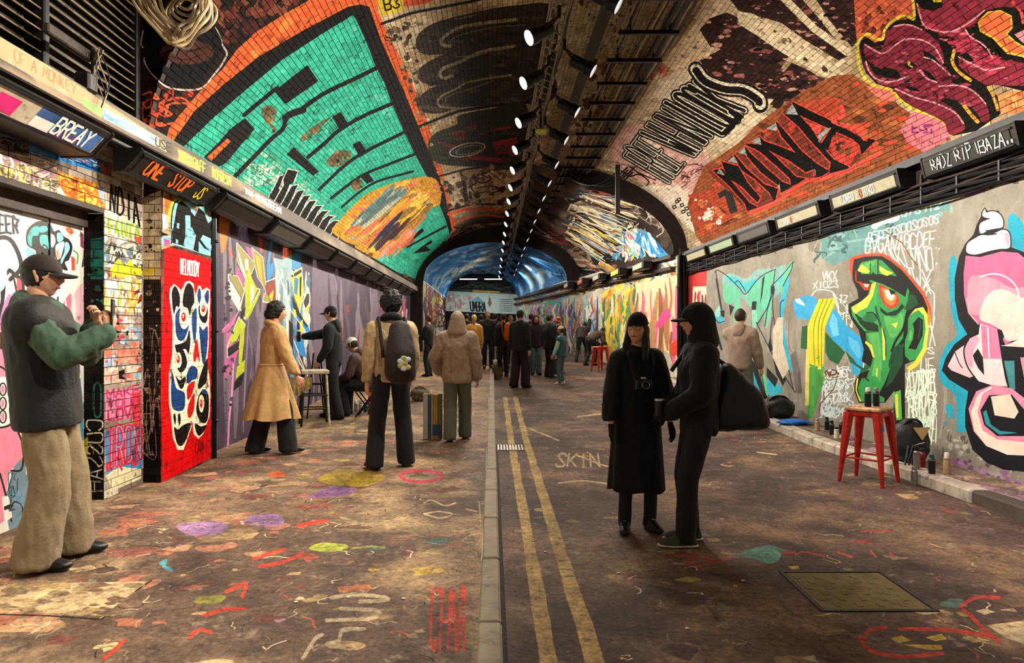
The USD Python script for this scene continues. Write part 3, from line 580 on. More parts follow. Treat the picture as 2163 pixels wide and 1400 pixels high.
# --- far vault sections
for q, c, n, w, sd in (('1195 470 1225 405 1290 415 1240 500', ['#5a4a44', '#7c6258', '#8fa0a4', '#3d4f5e', '#c2b59c', '#241c1a'], 70, 4, 72), ('1190 500 1225 440 1350 470 1330 530', ['#cbbf9c', '#d9cfae', '#8fa6ad', '#4a6d8a', '#9c9078', '#2a2320', '#c9b45c'], 130, 4, 73),
                       ('1262 560 1290 500 1345 480 1410 545', ['#cfd8dc', '#5fa0c8', '#b5d0dc', '#c76a7c', '#7fb5b0', '#e0dcc8', '#d9c45a', '#3a7ab0'], 190, 4, 74), ('1200 560 1190 500 1240 520 1270 585', ['#2a2220', '#3d302a', '#6a5a48', '#8a7a60', '#1c1614'], 100, 4, 75)):
    q4 = pts_of(q); drips(VB, c, np.array([q4[0], q4[3], q4[2], q4[1]]), n, w, sd, .15, .7)
fill(VB, '#3f8fc4', '1340 510 1352 482 1372 492 1412 540 1395 550'); drips(VB, ['#9cc8e0', '#d5e4e8', '#2a6fae'], '1350 545 1410 545 1372 490 1345 488', 30, 4, 76); fill(VB, '#b5832f', '1264 560 1272 545 1320 588 1310 592'); line(VB, '#cdbf9c', 4, '1200 445 1206 432 1218 436 1212 448 1200 445', sm=0)
for q, c, n, sd in (('905 560 950 520 1000 490 940 500', ['#2a2220', '#1c1614', '#4a3a30', '#6a5a44'], 60, 77), ('985 505 1090 500 1090 476 1000 480', ['#2a2422', '#453c34', '#1a1614', '#5c5044'], 60, 78), ('1090 500 1200 540 1230 500 1110 470', ['#241c1a', '#3d322c', '#5a4a40', '#7c2f2c', '#8f8270'], 90, 79)): scrib(VB, c, q, n, 3, sd)
drips(VA, ['#4a3c34', '#2a211d', '#6a5a4a', '#7c3a34', '#8a7c68'], np.array([[880, 588], [1010, 470], [1070, 470], [935, 590]])[[0, 3, 2, 1]], 110, 4, 771, .15, .6); scrib(VA, ['#1c1614', '#8a8070', '#5a3a30'], '905 575 1060 500 1060 470 960 480', 50, 2.6, 772)
scrib(VA, ['#b5aa90', '#c9bfa8', '#4f6a5c'], '880 585 935 585 930 560 890 560', 24, 2, 773); scrib(VB, ['#b5aa9c', '#8a8078'], '1330 470 1400 520 1400 470 1345 430', 10, 2, 774)
drips(VB, ['#161210', '#4a3a30', '#7c6a58', '#2c3a48', '#8a4a40', '#a89a80', '#1c1614'], np.array([[1175, 560], [1195, 395], [1340, 420], [1300, 590]]), 150, 5, 775, .15, .6); q = pts_of('1188 500 1232 402 1360 440 1300 575'); drips(VB, ['#cfc4a4', '#8fa6ad', '#120f0e', '#c9b45c', '#4a6d8a', '#e0d8bc', '#7c6258'], np.array([q[0], q[3], q[2], q[1]])[[1, 2, 3, 0]], 130, 3, 776, .2, .7, .02)
scrib(VB, ['#a3402e', '#7c3024'], '908 552 935 530 930 515 905 535', 8, 3, 80)
scrib(VC, ['#2f6fae', '#3f86c4', '#1f4f86', '#68a0cc', '#173a60'], '1060 530 1195 592 1170 540 1080 512', 120, 3, 81); scrib(VC, ['#3f86c4', '#8fbcd8', '#2a5f9c'], '985 548 1060 520 1060 512 990 532', 60, 3, 82)
drips(VC, ['#e6ece4', '#cfd9d0', '#b5cabc'], '945 600 1000 560 1060 530 960 560', 40, 4, 83)
VA_base = mix_base('#b09c7e', '#9a8464', 1.4, 3, '#cbb898'); VB_base = mix_base('#453a33', '#2a2320', 1.1, 4, '#6a5a4a'); VC_base = mix_base('#4a88bc', '#2f6aa4', .9, 5, '#a9c6d4')
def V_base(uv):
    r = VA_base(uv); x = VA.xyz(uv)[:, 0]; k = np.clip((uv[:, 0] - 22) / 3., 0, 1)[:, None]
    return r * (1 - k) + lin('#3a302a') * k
inview = lambda S, c, m=260: (lambda q: (q[:, 0] > -m) & (q[:, 0] < 2163 + m) & (q[:, 1] > -m) & (q[:, 1] < 1400 + m))(S.px(np.c_[(c[:, 0] + c[:, 2]) / 2, (c[:, 1] + c[:, 3]) / 2]))
cA = brick_cells(4.6, YA, 0, 10.4, .215, .0665, .006)
cA2 = brick_cells(YA, YB, SMID, 10.4, .43, .133, .006)
mid = (cA[:, 0] + cA[:, 2]) / 2; left_open = (mid < 6.14) & ((cA[:, 1] + cA[:, 3]) / 2 > SCUT); ok = inview(VA, cA) & ~left_open
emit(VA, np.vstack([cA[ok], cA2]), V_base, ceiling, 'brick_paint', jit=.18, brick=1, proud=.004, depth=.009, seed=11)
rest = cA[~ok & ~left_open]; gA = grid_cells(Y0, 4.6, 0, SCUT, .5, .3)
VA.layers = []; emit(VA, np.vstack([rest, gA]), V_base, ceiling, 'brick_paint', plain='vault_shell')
emit(VB, grid_cells(YA, YB, 0, SMB, .5, .15), VB_base, ceiling, 'brick_paint', plain='far_vault'); emit(VC, grid_cells(YB, YE, 0, 10.4, .7, .2), VC_base, ceiling, 'brick_paint', plain='blue_vault')
# ---------------------------------------------------------------- right wall
def tagged(t): TAG[0] = t
ZR = (1480, 480, 3.684)                                   # turquoise letters
tagged('mural_letters|unfinished turquoise and mint wildstyle letters with black outlines')
for s, c in (('170 380 250 360 350 400 440 330 560 320 660 300 640 460 560 560 420 620 330 560 230 520 180 470', '#7aa8a4'), ('200 380 300 400 340 440 430 400 425 470 360 505 330 480 230 430', '#3fb0bd'), ('186 440 300 490 300 545 230 600 180 560', '#5fb592'), ('470 395 565 355 552 480 490 640 440 745 420 640 450 540', '#5fb592'),
             ('365 500 450 430 440 560 380 620 370 560', '#62b795'), ('600 400 650 360 690 330 660 420 620 480', '#46b4c0'), ('640 440 690 385 665 560 645 700 662 860 705 1060 722 1130 690 1090 640 900 612 700 618 560', '#2fa9c8'), ('660 330 720 262 712 330 660 400 640 520 615 470', '#62b795'), ('410 890 445 915 465 1000 435 1090 405 1010', '#55b284'),
             ('470 1095 512 1200 522 1330 500 1320', '#5cba86'), ('520 1180 645 1262 560 1310 528 1295', '#36a9c2'), ('388 1095 440 1180 465 1300 418 1235', '#2f9fb8'), ('105 680 150 700 186 690 180 742 140 744 110 712', '#3aa9c8'), ('120 640 160 600 150 690 110 690', '#8ac0c0'), ('260 600 310 560 300 690 260 740', '#6ab898'), ('400 650 440 660 430 790 405 780', '#7fc4b0'), ('500 560 555 500 540 700 500 780', '#66bfa4')): fill(WR, c, s, ZR, 1)
for s in ('110 350 120 338 140 336 210 382 300 470 350 518 430 420 500 362 585 325', '118 345 126 410 150 540 165 660 178 700', '552 455 640 365 722 266', '440 755 520 620 562 460 580 330', '650 560 618 620 640 900 722 1265', '432 740 540 950 655 1160 735 1285', '500 772 520 640 560 520', '585 840 560 600 575 480', '270 430 290 415 320 450 350 500', '720 268 705 330 660 420 640 460', '105 700 140 740 186 730', '465 1090 505 1295 535 1310', '540 900 545 800 560 700'): line(WR, '#1f2326', 1.9, s, ZR)
for s in ('220 600 262 620 230 692', '400 578 436 574 430 642 395 642', '92 735 112 735 172 955 156 955', '380 1005 440 1080 505 1295 470 1295 400 1100', '514 1088 602 1180 580 1245 512 1160', '560 1005 602 1060 665 1185 640 1235 588 1140', '540 850 562 955 540 970 524 920', '410 860 470 950 440 930', '115 400 130 395 168 640 155 640', '150 648 186 645 186 698 160 690', '545 460 575 455 570 520 545 520', '480 400 500 370 480 520 462 600'): fill(WR, '#1c2026', s, ZR)
fill(WR, '#6a6460', '700 990 740 960 770 1100 790 1290 740 1290', ZR); fill(WR, '#c5bba6', '600 700 640 700 640 900 690 1100 640 1180 560 1010 560 800', ZR); drips(WR, ['#7c766e'], pts_of('840 0 960 0 900 240 850 240', ZR), 20, 4, 101)
ZF = (1700, 480, 3.333)                                   # green hooded face
tagged('mural_writing|chalk-white rows of letters and numbers written on the grey wall')
MINT = '#d3e6d4'
fill(WR, '#5f8f8e', '1735 545 1735 500 1800 482 1900 455 2000 425 2010 440 1900 480 1850 520 1760 560'); drips(WR, ['#4f8080', '#7fa8a4', '#35595c'], '1720 560 2010 470 2010 420 1720 500', 40, 5, 102); fill(WR, '#dfe6da', '1842 474 1870 458 1898 452 1896 466 1866 474 1846 484', sm=1)
for s, q, w in (('678912', '1902 457 1988 440 1988 424 1902 440', 2.6), ('05050S00SOSOS', '1832 512 1984 470 1984 452 1832 494', 2.6), ('BVGANABCDEF', '1826 534 1975 520 1978 488 1828 504', 2.8), ('VAKLMNO', '1872 560 1972 572 1972 524 1850 520', 2.6), ('MWX', '1912 598 1966 612 1968 572 1900 566', 2.6), ('X', '1946 612 1968 622 1968 590 1946 585', 2.2), ('0', '1954 690 1976 690 1976 618 1954 610', 2.4),
                ('X', '1962 730 1976 730 1976 670 1962 675', 2.4), ('S', '1958 745 1974 748 1974 736 1958 733', 2.2), ('UE', '1944 786 1974 786 1974 756 1944 756', 2.4), ('AVNXB', '1914 834 1976 834 1976 784 1914 784', 3), ('TMVW', '1912 905 1976 905 1974 828 1912 826', 3), ('WAV', '1914 935 1976 940 1976 880 1914 880', 2.8), ('VKX', '1736 592 1768 590 1768 572 1736 574', 2.4), ('X1023', '1718 610 1770 606 1770 592 1718 596', 2.2), ('72', '1772 640 1790 636 1790 622 1772 624', 2.)): text(WR, MINT, s, q, w, jit=.9, seed=len(s) * 7)
for i, (s, q) in enumerate((('NO0BO', '1735 800 1790 796 1788 780 1738 784'), ('8OBRS', '1738 824 1796 820 1794 802 1740 806'), ('XRO8B', '1738 852 1792 848 1792 830 1740 834'), ('NO04', '1734 880 1786 878 1786 860 1736 862'))): text(WR, '#cfdce0', s, q, 2.6, jit=1.2, seed=i)
scrib(WR, ['#cfdce0', '#b5ccd2', '#dfe6e0'], '1732 882 1800 880 1806 776 1742 772', 34, 1.8, 103, .12); scrib(WR, [MINT], '1912 930 1978 930 1978 780 1912 790', 26, 2.2, 104, .15); line(WR, '#dfe6da', 2.2, '1714 624 1728 612 1760 618 1772 650'); line(WR, '#dfe6da', 2.2, '1760 618 1774 660 1798 655'); scrib(WR, [MINT], '1760 622 1800 650 1800 690 1780 690', 12, 1.8, 105)
line(WR, '#7c5a34', 3, '1868 488 1905 512 1925 545 1938 560', sm=0); line(WR, '#6a4a2c', 2, '1730 870 1735 850 1760 822 1770 790'); scrib(WR, ['#6a4426', '#8a5a34'], '1740 800 1772 795 1770 780 1745 782', 5, 3, 106)
chips(WR, ['#dfe6da'], '1955 500 1990 500 1990 620 1955 620', 14, 3, 107)
tagged('mural_face|green hooded man with heavy red eyes drinking from a blue bottle')
fill(WR, '#3a9fd0', '0 478 60 486 95 515 30 655 -10 645 -60 640 -90 520', ZF); fill(WR, '#dfe6da', '-70 505 -40 500 0 540 0 555 -60 530', ZF); line(WR, '#7c6a5a', 2, '-85 520 -110 640 -110 840 -60 900', ZF)
fill(WR, '#4d9b48', '28 960 135 975 132 1100 85 1230 52 1345 15 1345', ZF); fill(WR, '#e0cf6a', '20 690 32 690 32 1000 28 1255 2 1255 8 850', ZF); fill(WR, '#2b5c34', '-20 700 20 690 15 860 -30 850', ZF)
fill(WR, '#dccb2c', '100 505 205 498 215 520 152 680 142 700 132 975 110 985 35 962 25 680', ZF)
for s in ('128 508 72 660 62 800 70 970', '160 505 102 660 95 800 98 970', '190 510 125 668 118 830 116 978'): line(WR, '#7c8a24', 2, s, ZF)
chips(WR, ['#5a9a4a', '#e6dc5a'], pts_of('30 900 135 920 130 1050 40 1050', ZF), 16, 3, 108)
fill(WR, '#1d5a34', '145 740 285 880 235 965 175 935 145 880', ZF); fill(WR, '#1d5a34', '285 870 400 985 470 945 482 970 400 1035 340 1000', ZF); fill(WR, '#2f9fd4', '148 705 195 575 235 600 305 705 405 785 425 850 412 985 365 965 325 900 200 800', ZF); fill(WR, '#6ac0e6', '170 680 200 600 225 640 240 760 200 770', ZF); fill(WR, '#58b4e0', '300 760 380 810 400 900 380 930 320 850', ZF); line(WR, '#dfe6ea', 2, '405 785 425 850 412 985', ZF); fill(WR, '#3aa0cc', '325 950 395 1000 380 1045 330 1030', ZF)
fill(WR, '#d94a2c', '312 290 318 222 345 203 430 186 548 183 592 203 662 258 762 358 842 458 887 560 893 645 874 690 850 600 700 400 540 240 360 240 350 330 360 400 335 360', ZF, 0)
fill(WR, '#d8842c', '862 540 892 645 876 690 862 620', ZF)
fill(WR, '#131512', '334 305 345 226 430 205 542 202 602 236 682 300 762 392 830 482 866 572 862 660 850 770 800 925 705 965 706 1410 620 1410 630 1150 565 1235 380 1235 348 1150 352 1080 388 1030 478 992 400 942 416 860 378 720 328 650 306 590 310 540 378 500 368 440 336 372', ZF)
GR, GL, GD, YL = '#33914c', '#57ab55', '#17472c', '#d9cf4a'
fill(WR, GR, '380 272 402 245 500 224 542 232 622 310 652 352 712 402 735 450 722 560 702 640 692 780 650 832 620 882 600 1000 560 1100 525 1165 470 1135 440 1045 462 985 485 905 440 835 428 740 505 735 530 700 500 560 480 400 400 330', ZF)
fill(WR, GL, '440 745 520 742 535 830 545 960 530 1100 500 1120 470 1040 492 930 478 850', ZF, 0); fill(WR, GL, '420 250 500 235 470 290 420 300', ZF); fill(WR, GL, '560 620 640 640 680 600 690 700 620 780 580 720', ZF, 1); fill(WR, GL, '620 1165 675 1145 685 1350 645 1360', ZF)
fill(WR, '#131512', '365 330 470 330 480 312 495 330 560 328 625 340 705 360 722 430 708 490 620 435 555 402 505 385 468 372 375 382', ZF); fill(WR, YL, '370 300 402 258 462 310 440 326 380 312', ZF); fill(WR, YL, '524 270 572 300 622 320 582 342 545 330 525 302', ZF); line(WR, '#131512', 2, '462 255 462 330', ZF); line(WR, '#131512', 2.5, '515 225 515 330', ZF)
fill(WR, '#3c9a52', '470 398 502 380 512 440 500 560 522 640 526 736 420 732 378 682 334 622 324 560 400 520 442 480 460 430', ZF); fill(WR, YL, '328 566 400 518 456 470 470 398 502 384 480 482 440 562 380 592 350 616', ZF); fill(WR, '#122e1c', '344 598 402 640 470 660 516 690 522 736 440 727 390 682', ZF); fill(WR, '#237040', '400 650 480 670 515 640 500 610 450 600', ZF, 1); line(WR, '#131512', 2, '435 602 480 600 512 640', ZF)
fill(WR, '#cf3526', '518 398 562 418 642 458 668 510 642 562 600 573 558 540 528 480', ZF, 0); fill(WR, '#e07a34', '536 425 602 438 648 490 632 542 600 552 562 520', ZF); fill(WR, '#f0e8c4', '558 438 606 446 634 482 622 512 602 518 574 492', ZF); fill(WR, '#131512', '590 432 640 452 632 470 606 474', ZF)
fill(WR, '#cf3526', '378 388 420 394 462 398 452 442 418 442', ZF); fill(WR, '#f0e8c4', '412 398 452 402 440 422 424 420', ZF); line(WR, '#cf3526', 2, '360 310 362 380 395 385', ZF)
fill(WR, '#122e1c', '528 560 580 602 652 580 682 538 704 560 640 622 570 622 534 592', ZF); line(WR, '#17472c', 4, '498 560 520 650 560 760 570 900', ZF); line(WR, '#131512', 5, '740 470 722 600 690 720 640 800 612 870', ZF); line(WR, GD, 6, '700 830 640 850 600 960 620 1010', ZF); fill(WR, GD, '640 870 690 830 690 960 620 1080 570 1130 600 1010', ZF)
for s in ('540 680 566 800 566 935 550 935 546 800', '428 798 472 830 492 912 480 917 454 842 424 816', '610 680 657 668 640 712', '368 1060 380 1050 365 1150 400 1225 385 1225 358 1150', '505 990 515 990 505 1110 497 1110', '635 1180 655 1170 660 1340 645 1340'): fill(WR, YL, s, ZF)
fill(WR, GR, '372 1130 400 1064 500 1042 540 1110 520 1180 560 1200 560 1230 400 1228', ZF); line(WR, '#131512', 3, '375 1060 410 1050 450 1080', ZF); line(WR, YL, 2.5, '367 1080 362 1140 385 1210', ZF)
fill(WR, GR, '728 640 760 590 822 565 852 600 866 700 850 830 800 922 740 942 705 902 705 800 724 740', ZF); fill(WR, '#131512', '760 680 800 630 832 652 830 760 782 862 728 852 760 790 770 720', ZF); fill(WR, GL, '740 720 760 740 750 790 725 800', ZF); fill(WR, YL, '738 622 776 574 832 560 862 610 872 720 856 862 800 972 738 1012 713 990 770 950 830 852 850 720 840 622 800 582 762 602', ZF, 0); line(WR, GD, 3, '800 780 815 700 812 660', ZF)
fill(WR, '#17472c', '700 580 740 470 780 480 800 540 740 580', ZF)
ZI = (1960, 400, 2.256)                                   # ice-cream letters
tagged('mural_cone|pink bubble letters topped with a swirl of ice cream')
CY = '#1f9bb8'
fill(WR, CY, '102 350 135 330 150 500 192 650 250 650 192 760 120 800 110 900 202 960 192 1080 176 1155 140 1135 130 985 66 925 52 840 88 742 138 690 108 560', ZI, 1); fill(WR, CY, '382 145 412 115 470 190 520 300 458 300 396 265', ZI, 1); ell(WR, CY, 105, 1055, 16, 34, 0, ZI); chips(WR, [CY, '#3f8fa0'], pts_of('70 1000 190 1080 180 1180 80 1120', ZI), 24, 4, 109)
SH = '268 92 300 108 336 100 364 150 360 186 394 216 398 276 462 300 560 380 640 700 640 1240 560 1330 458 1345 360 1335 278 1300 212 1240 178 1130 178 1050 192 962 100 905 66 862 86 800 126 738 188 690 146 620 128 520 128 420 148 320 178 258 218 214 232 168 252 130'
fill(WR, '#15131a', SH, ZI)
SW, PK, LP = '#e8cfd4', '#cc6690', '#ecc6c0'
ZS = (1620, 350, 3.983); T1 = '1835 362 1845 392 1900 382 1955 405 1985 455 1982 515 1930 528 1870 540 1800 572 1786 520 1800 480 1862 446 1818 428 1814 398'; T2 = '1690 735 1676 700 1692 648 1760 604 1800 585 1900 572 1975 540 2025 550 2045 600 2040 688 1960 700 1880 715 1760 746'
for s_ in (T1, T2): line(WR, '#15131a', 5, s_ + ' ' + ' '.join(s_.split()[:2]), ZS); fill(WR, SW, s_, ZS, 1)
for s_ in ('1868 446 1836 446 1816 430', '1800 572 1860 580 1930 572', '1845 545 1900 545 1962 528'): line(WR, '#15131a', 2.6, s_, ZS)
fill(WR, '#dba4b8', '1995 580 2032 572 2038 676 2012 650', ZS, 1)
fill(WR, PK, '180 316 250 322 350 295 430 302 470 335 600 500 600 640 458 700 400 722 370 742 345 690 330 662 250 642 192 592 172 500 170 400', ZI); fill(WR, '#dd93a8', '200 420 300 420 400 470 470 470 470 560 250 600 195 560', ZI, 1); fill(WR, LP, '280 510 350 475 458 520 560 560 480 690 380 722 350 672 300 642 245 610', ZI, 1); line(WR, '#f0e2e0', 3, '250 415 310 402 370 416 420 462 438 530', ZI); line(WR, '#dfa0b4', 3, '186 520 200 590 240 640', ZI)
fill(WR, '#15131a', '308 660 352 670 364 702 342 732 332 754 470 766 640 740 640 800 458 795 400 792 352 792 314 762 314 718 336 714 330 682', ZI); fill(WR, '#f0cfc8', '345 745 370 742 470 700 600 640 600 730 458 752', ZI)
fill(WR, '#e6b8c0', '94 842 130 772 172 742 180 802 200 852 240 882 198 897 112 862', ZI); line(WR, '#15131a', 2, '128 775 150 830 165 850', ZI); fill(WR, '#efc9cc', '174 762 200 710 242 690 248 640 330 664 352 812 384 940 302 932 236 912 190 852', ZI); fill(WR, '#d678a0', '252 645 330 664 352 808 262 806', ZI); fill(WR, '#e39ab4', '182 742 222 698 244 720 214 780 210 850 180 810', ZI, 1); line(WR, '#f3dfe0', 3, '285 660 292 800', ZI)
fill(WR, '#15131a', '214 790 238 758 262 800 268 885 240 852 220 812', ZI); line(WR, '#15131a', 3, '355 810 372 900 386 948', ZI); line(WR, '#15131a', 3, '180 720 172 780 192 850 250 930', ZI); fill(WR, '#3f8088', '362 816 412 816 416 955 390 948', ZI); fill(WR, '#d88aa4', '440 800 640 800 640 960 470 960', ZI)
fill(WR, '#d987a4', '193 1045 230 962 310 930 400 948 480 1010 600 1120 600 1262 458 1268 378 1264 278 1222 218 1152', ZI); fill(WR, '#f0d2c6', '205 1060 240 990 262 970 235 1060 262 1150 330 1190 460 1205 600 1200 600 1262 458 1268 378 1264 278 1222 222 1150', ZI); line(WR, '#f5e6e0', 3, '215 1060 240 985 300 945', ZI)
fill(WR, '#15131a', '250 1052 292 980 400 978 470 1062 560 1140 560 1175 330 1175 268 1122', ZI); fill(WR, '#f0cdbc', '300 986 392 976 432 1060 412 1092 318 1076', ZI); fill(WR, '#2f8a94', '262 1062 278 1050 300 1120 345 1150 430 1160 340 1168 275 1118', ZI)
tagged(None)
below(True); drips(WR, ['#868074', '#968f84'], '1500 900 2300 1000 2300 380 1500 560', 60, 9, 110, .1, .5, .008); below(False); chips(WR, ['#4c463f', '#615a50', '#3a352f'], '1580 520 1760 470 1760 500 1600 545', 30, 6, 111); chips(WR, ['#2f2a26', '#4c4640'], '2060 385 2170 350 2170 380 2070 402', 26, 6, 112); fill(WR, '#9a5aa0', '2038 395 2080 380 2082 404 2040 418'); drips(WR, ['#7c3f86', '#b070b4'], '2036 420 2084 408 2084 380 2036 395', 12, 4, 113)
chips(WR, ['#8a5f8c', '#a07a9a', '#6a4a70'], '2000 960 2163 1010 2163 1030 2020 985', 40, 6, 114); below(True); chips(WR, ['#5a554e', '#a8a196'], '1990 900 2100 960 2163 1010 2010 960', 50, 5, 115); below(False)
fill(WR, '#b52c2c', '1452 566 1494 560 1492 604 1456 606'); fill(WR, '#d8c9b4', '1462 606 1492 604 1492 700 1464 700'); drips(WR, ['#8c3a34', '#b52c2c', '#5a2a26'], '1455 700 1494 700 1494 606 1455 606', 16, 4, 116); fill(WR, '#a82a2c', '1450 606 1464 606 1456 700 1446 700')
emit(WR, grid_cells(4.2, YA - Y0, .05, 3.6, .6, .45), mix_base('#8e887c', '#827b70', .9, 6, '#9c968a'), wall_right, 'plaster_paint', plain='plaster'); WR.layers = []
emit(WR, grid_cells(0, 4.2, .05, 3.6, 1., 1.), mix_base('#8e887c', '#827b70', .9, 6), wall_right, 'plaster_paint', plain='plaster')
# far right wall, bending inwards
fill(WR2, '#d8c49c', '1338 700 1434 760 1434 570 1338 585'); drips(WR2, ['#8c5a3c', '#b08458', '#c9604c', '#d8628a', '#a8744c'], '1340 760 1434 790 1434 575 1340 590', 26, 7, 120, .3, .8); fill(WR2, '#cf4a86', '1384 690 1398 660 1412 650 1418 668 1396 694'); fill(WR2, '#d9432c', '1414 730 1434 714 1434 750 1420 752')
for q, c, n, w, sd in (('1262 770 1340 770 1340 595 1262 625', ['#d8c23c', '#b5b04a', '#5a8a4c', '#c98a3a', '#8a7a5c', '#dcd6b8', '#4a6a4a'], 170, 5, 121), ('1262 640 1340 620 1340 590 1262 612', ['#d8b83a', '#e0c84c', '#c9802c'], 26, 8, 122), ('1190 770 1270 780 1270 610 1190 635', ['#dfe0d8', '#b5c4cc', '#8fb5c9', '#d0d8d0', '#d9a0b8', '#7a8a90', '#c9c4a8', '#6aa08a', '#dcc06a'], 210, 4, 123),
                       ('1095 760 1200 770 1200 620 1095 650', ['#d0d4d8', '#5fa4c4', '#d98a4a', '#c9a0b8', '#8a6a5c', '#dcd8c4', '#5a9a6a', '#b05a4a'], 200, 4, 124)): drips(WR2, c, q, n, w, sd, .1, .6)
fill(WR2, '#4a98b0', '1162 630 1196 605 1196 630 1162 648'); fill(WR2, '#3fa0b8', '1095 660 1105 655 1105 690 1095 690'); fill(WR2, '#4a9a64', '1150 640 1166 632 1164 650 1150 655')
drips(WR2, ['#d0ccc0', '#8a7a6a', '#c9a04a', '#5a8aa0', '#b0604c', '#6a8a5a', '#dcd8c8', '#3a3430'], '1100 650 1440 580 1440 535 1100 625', 190, 5, 125, .3, .9); drips(WR2, ['#e8e4dc', '#8ab0c8', '#d87aa0', '#6a9a6a', '#d8b85a', '#4a4a50', '#b5483a', '#5a6ab0'], '1100 760 1262 780 1262 615 1100 650', 240, 3.5, 126, .15, .6)
emit(WR2, grid_cells(0, WR2.L, .05, 3.7, .6, .6), mix_base('#c9c0ac', '#a8a498', 1.2, 7, '#a8b5b8'), wall_right, 'plaster_paint', plain='far_plaster')
# ---------------------------------------------------------------- end wall
fill(WE, '#d3e0d8', '938 540 1095 540 1095 582 938 582'); drips(WE, ['#a9c4cc', '#e6ece8'], np.array([[938, 580], [938, 540], [1095, 540], [1095, 580]]), 40, 2.5, 130, .3, .8); fill(WE, '#20231b', '930 579 1100 576 1100 622 930 620'); scrib(WE, ['#3a4030', '#14160f', '#4a5238'], '942 618 1090 620 1090 582 942 582', 40, 2.5, 131)
fill(WE, '#c9973a', '998 612 1056 615 1056 619 998 616'); fill(WE, '#c5cdb8', '938 614 1098 622 1098 664 938 656'); drips(WE, ['#d9dcc8', '#d9a8a4', '#b5c0b0', '#c98a7c'], '942 655 995 657 995 618 942 616', 40, 4, 132); text(WE, '#1c2424', 'UMBRA', '994 656 1026 658 1026 638 992 637', 3); fill(WE, '#7aa0a8', '992 636 1010 626 1024 638')
for i in range(7): line(WE, '#4a5248', 1.2, f'1056 {632+i*4} 1082 {633+i*4}', sm=0)
fill(WE, '#8a6a4a', '1030 640 1034 624 1039 640 1034 650'); fill(WE, '#0f0e0d', '930 656 1100 664 1100 800 930 800')
emit(WE, grid_cells(0, WE.L, .6, 5.3, .6, .6), lambda uv: np.tile(lin('#b9c4bc'), (len(uv), 1)), wall_back, 'plaster_paint', plain='hoarding')
# ---------------------------------------------------------------- left walls
ZP = (330, 500, 2.6415)                                   # red painted panel
tagged('mural_totem|glossy red panel painted with cream, black and blue winking shapes')
fill(WP, '#d20f14', '347 518 447 549 447 966 343 1018 341 760'); CR = '#efe8c8'
fill(WP, CR, '72 332 78 285 98 262 122 280 138 300 162 252 186 245 208 262 220 330 233 274 246 272 256 298 282 282 300 297 300 380 293 480 293 600 284 690 298 800 302 880 297 1000 262 1100 236 1128 208 1100 203 1040 190 1022 197 1060 152 1190 118 1188 92 1120 82 1000 70 940 70 760 88 660 92 480', ZP)
BB, BL = '#1a1516', '#1f3f78'
for c, s in ((BB, '86 325 92 290 105 276 122 300 132 340 128 392 112 388 100 430 92 400'), (BB, '150 330 164 275 184 258 206 290 212 362 198 392 186 440 176 400 150 385'), (BL, '229 330 238 286 248 302 249 345 238 372'), (BL, '268 335 280 305 292 300 294 345 284 375'), (BB, '236 390 262 372 286 400 282 470 262 480 242 450'), (BL, '200 520 200 440 218 398 226 420 224 520 216 600'), (BL, '240 500 262 520 286 500 286 600 272 700 258 700 246 600'), ('#cc1418', '206 670 224 570 238 640 240 700 228 670 216 700'), (BB, '100 500 102 590 120 600 165 580 184 520 190 590 180 650 160 625 110 640'),
             (BL, '106 450 118 412 134 402 128 450 136 500 160 515 182 495 160 565 130 580 110 540'), (BB, '104 690 118 640 140 620 160 650 172 700 160 740 130 755'), (BB, '106 770 130 800 164 780 150 840 130 842'), (BL, '84 770 92 760 110 840 140 860 160 880 154 960 110 970 84 930'), (BL, '170 770 196 720 230 740 222 790 200 800 176 820'), (BB, '232 830 250 760 284 680 282 800 262 830 240 850'), ('#cc1418', '170 880 176 830 214 806 206 860 180 910'), ('#cc1418', '178 940 212 870 210 960 192 1008 176 1000'), (BB, '222 960 240 880 270 850 292 890 290 1000 270 1040 240 1020'), (BB, '216 1040 250 1058 282 1050 262 1090 236 1110 220 1080'), (BB, '94 1000 104 985 110 1020 104 1050'), (BB, '120 1000 132 985 136 1030 126 1050'), (BB, '100 1060 120 1075 150 1050 192 1040 182 1090 150 1160 120 1160 104 1110'), (BL, '256 850 280 860 284 880 262 872')): fill(WP, c, s, ZP, 1)
for cx, cy, rx, ry in ((150, 448, 22, 56), (124, 688, 18, 44), (262, 400, 20, 44), (252, 930, 16, 50)): ell(WP, CR, cx, cy, rx, ry, 0, ZP)
for cx, cy, rx, ry in ((152, 448, 12, 26), (122, 684, 9, 22), (262, 402, 10, 20), (250, 930, 8, 24)): ell(WP, '#d20f14', cx, cy, rx, ry, 0, ZP); ell(WP, CR, cx - 2, cy - 6, rx * .35, ry * .4, 0, ZP)
text(WP, '#f2ece0', 'KELMOODY', '381 578 421 584 421 555 381 546', 2.6); scrib(WP, ['#7a0f12'], pts_of('225 1130 265 1150 260 1220 215 1200', ZP), 8, 1.6, 140)
tagged('mural_letters|black and pale blue block letters above the red panel')
ZA = (200, 360, 5.385); LB = '#86ccd4'
fill(WP, '#a88f6c', '780 230 1400 330 1400 700 760 900', ZA); fill(WP, '#a8602c', '790 270 935 300 890 380 830 500 795 480', ZA); fill(WP, '#d8cf3a', '830 490 858 380 892 335 940 325 892 385 868 500 850 645 828 640', ZA); fill(WP, '#e0d4c4', '768 490 830 510 842 640 770 692', ZA)
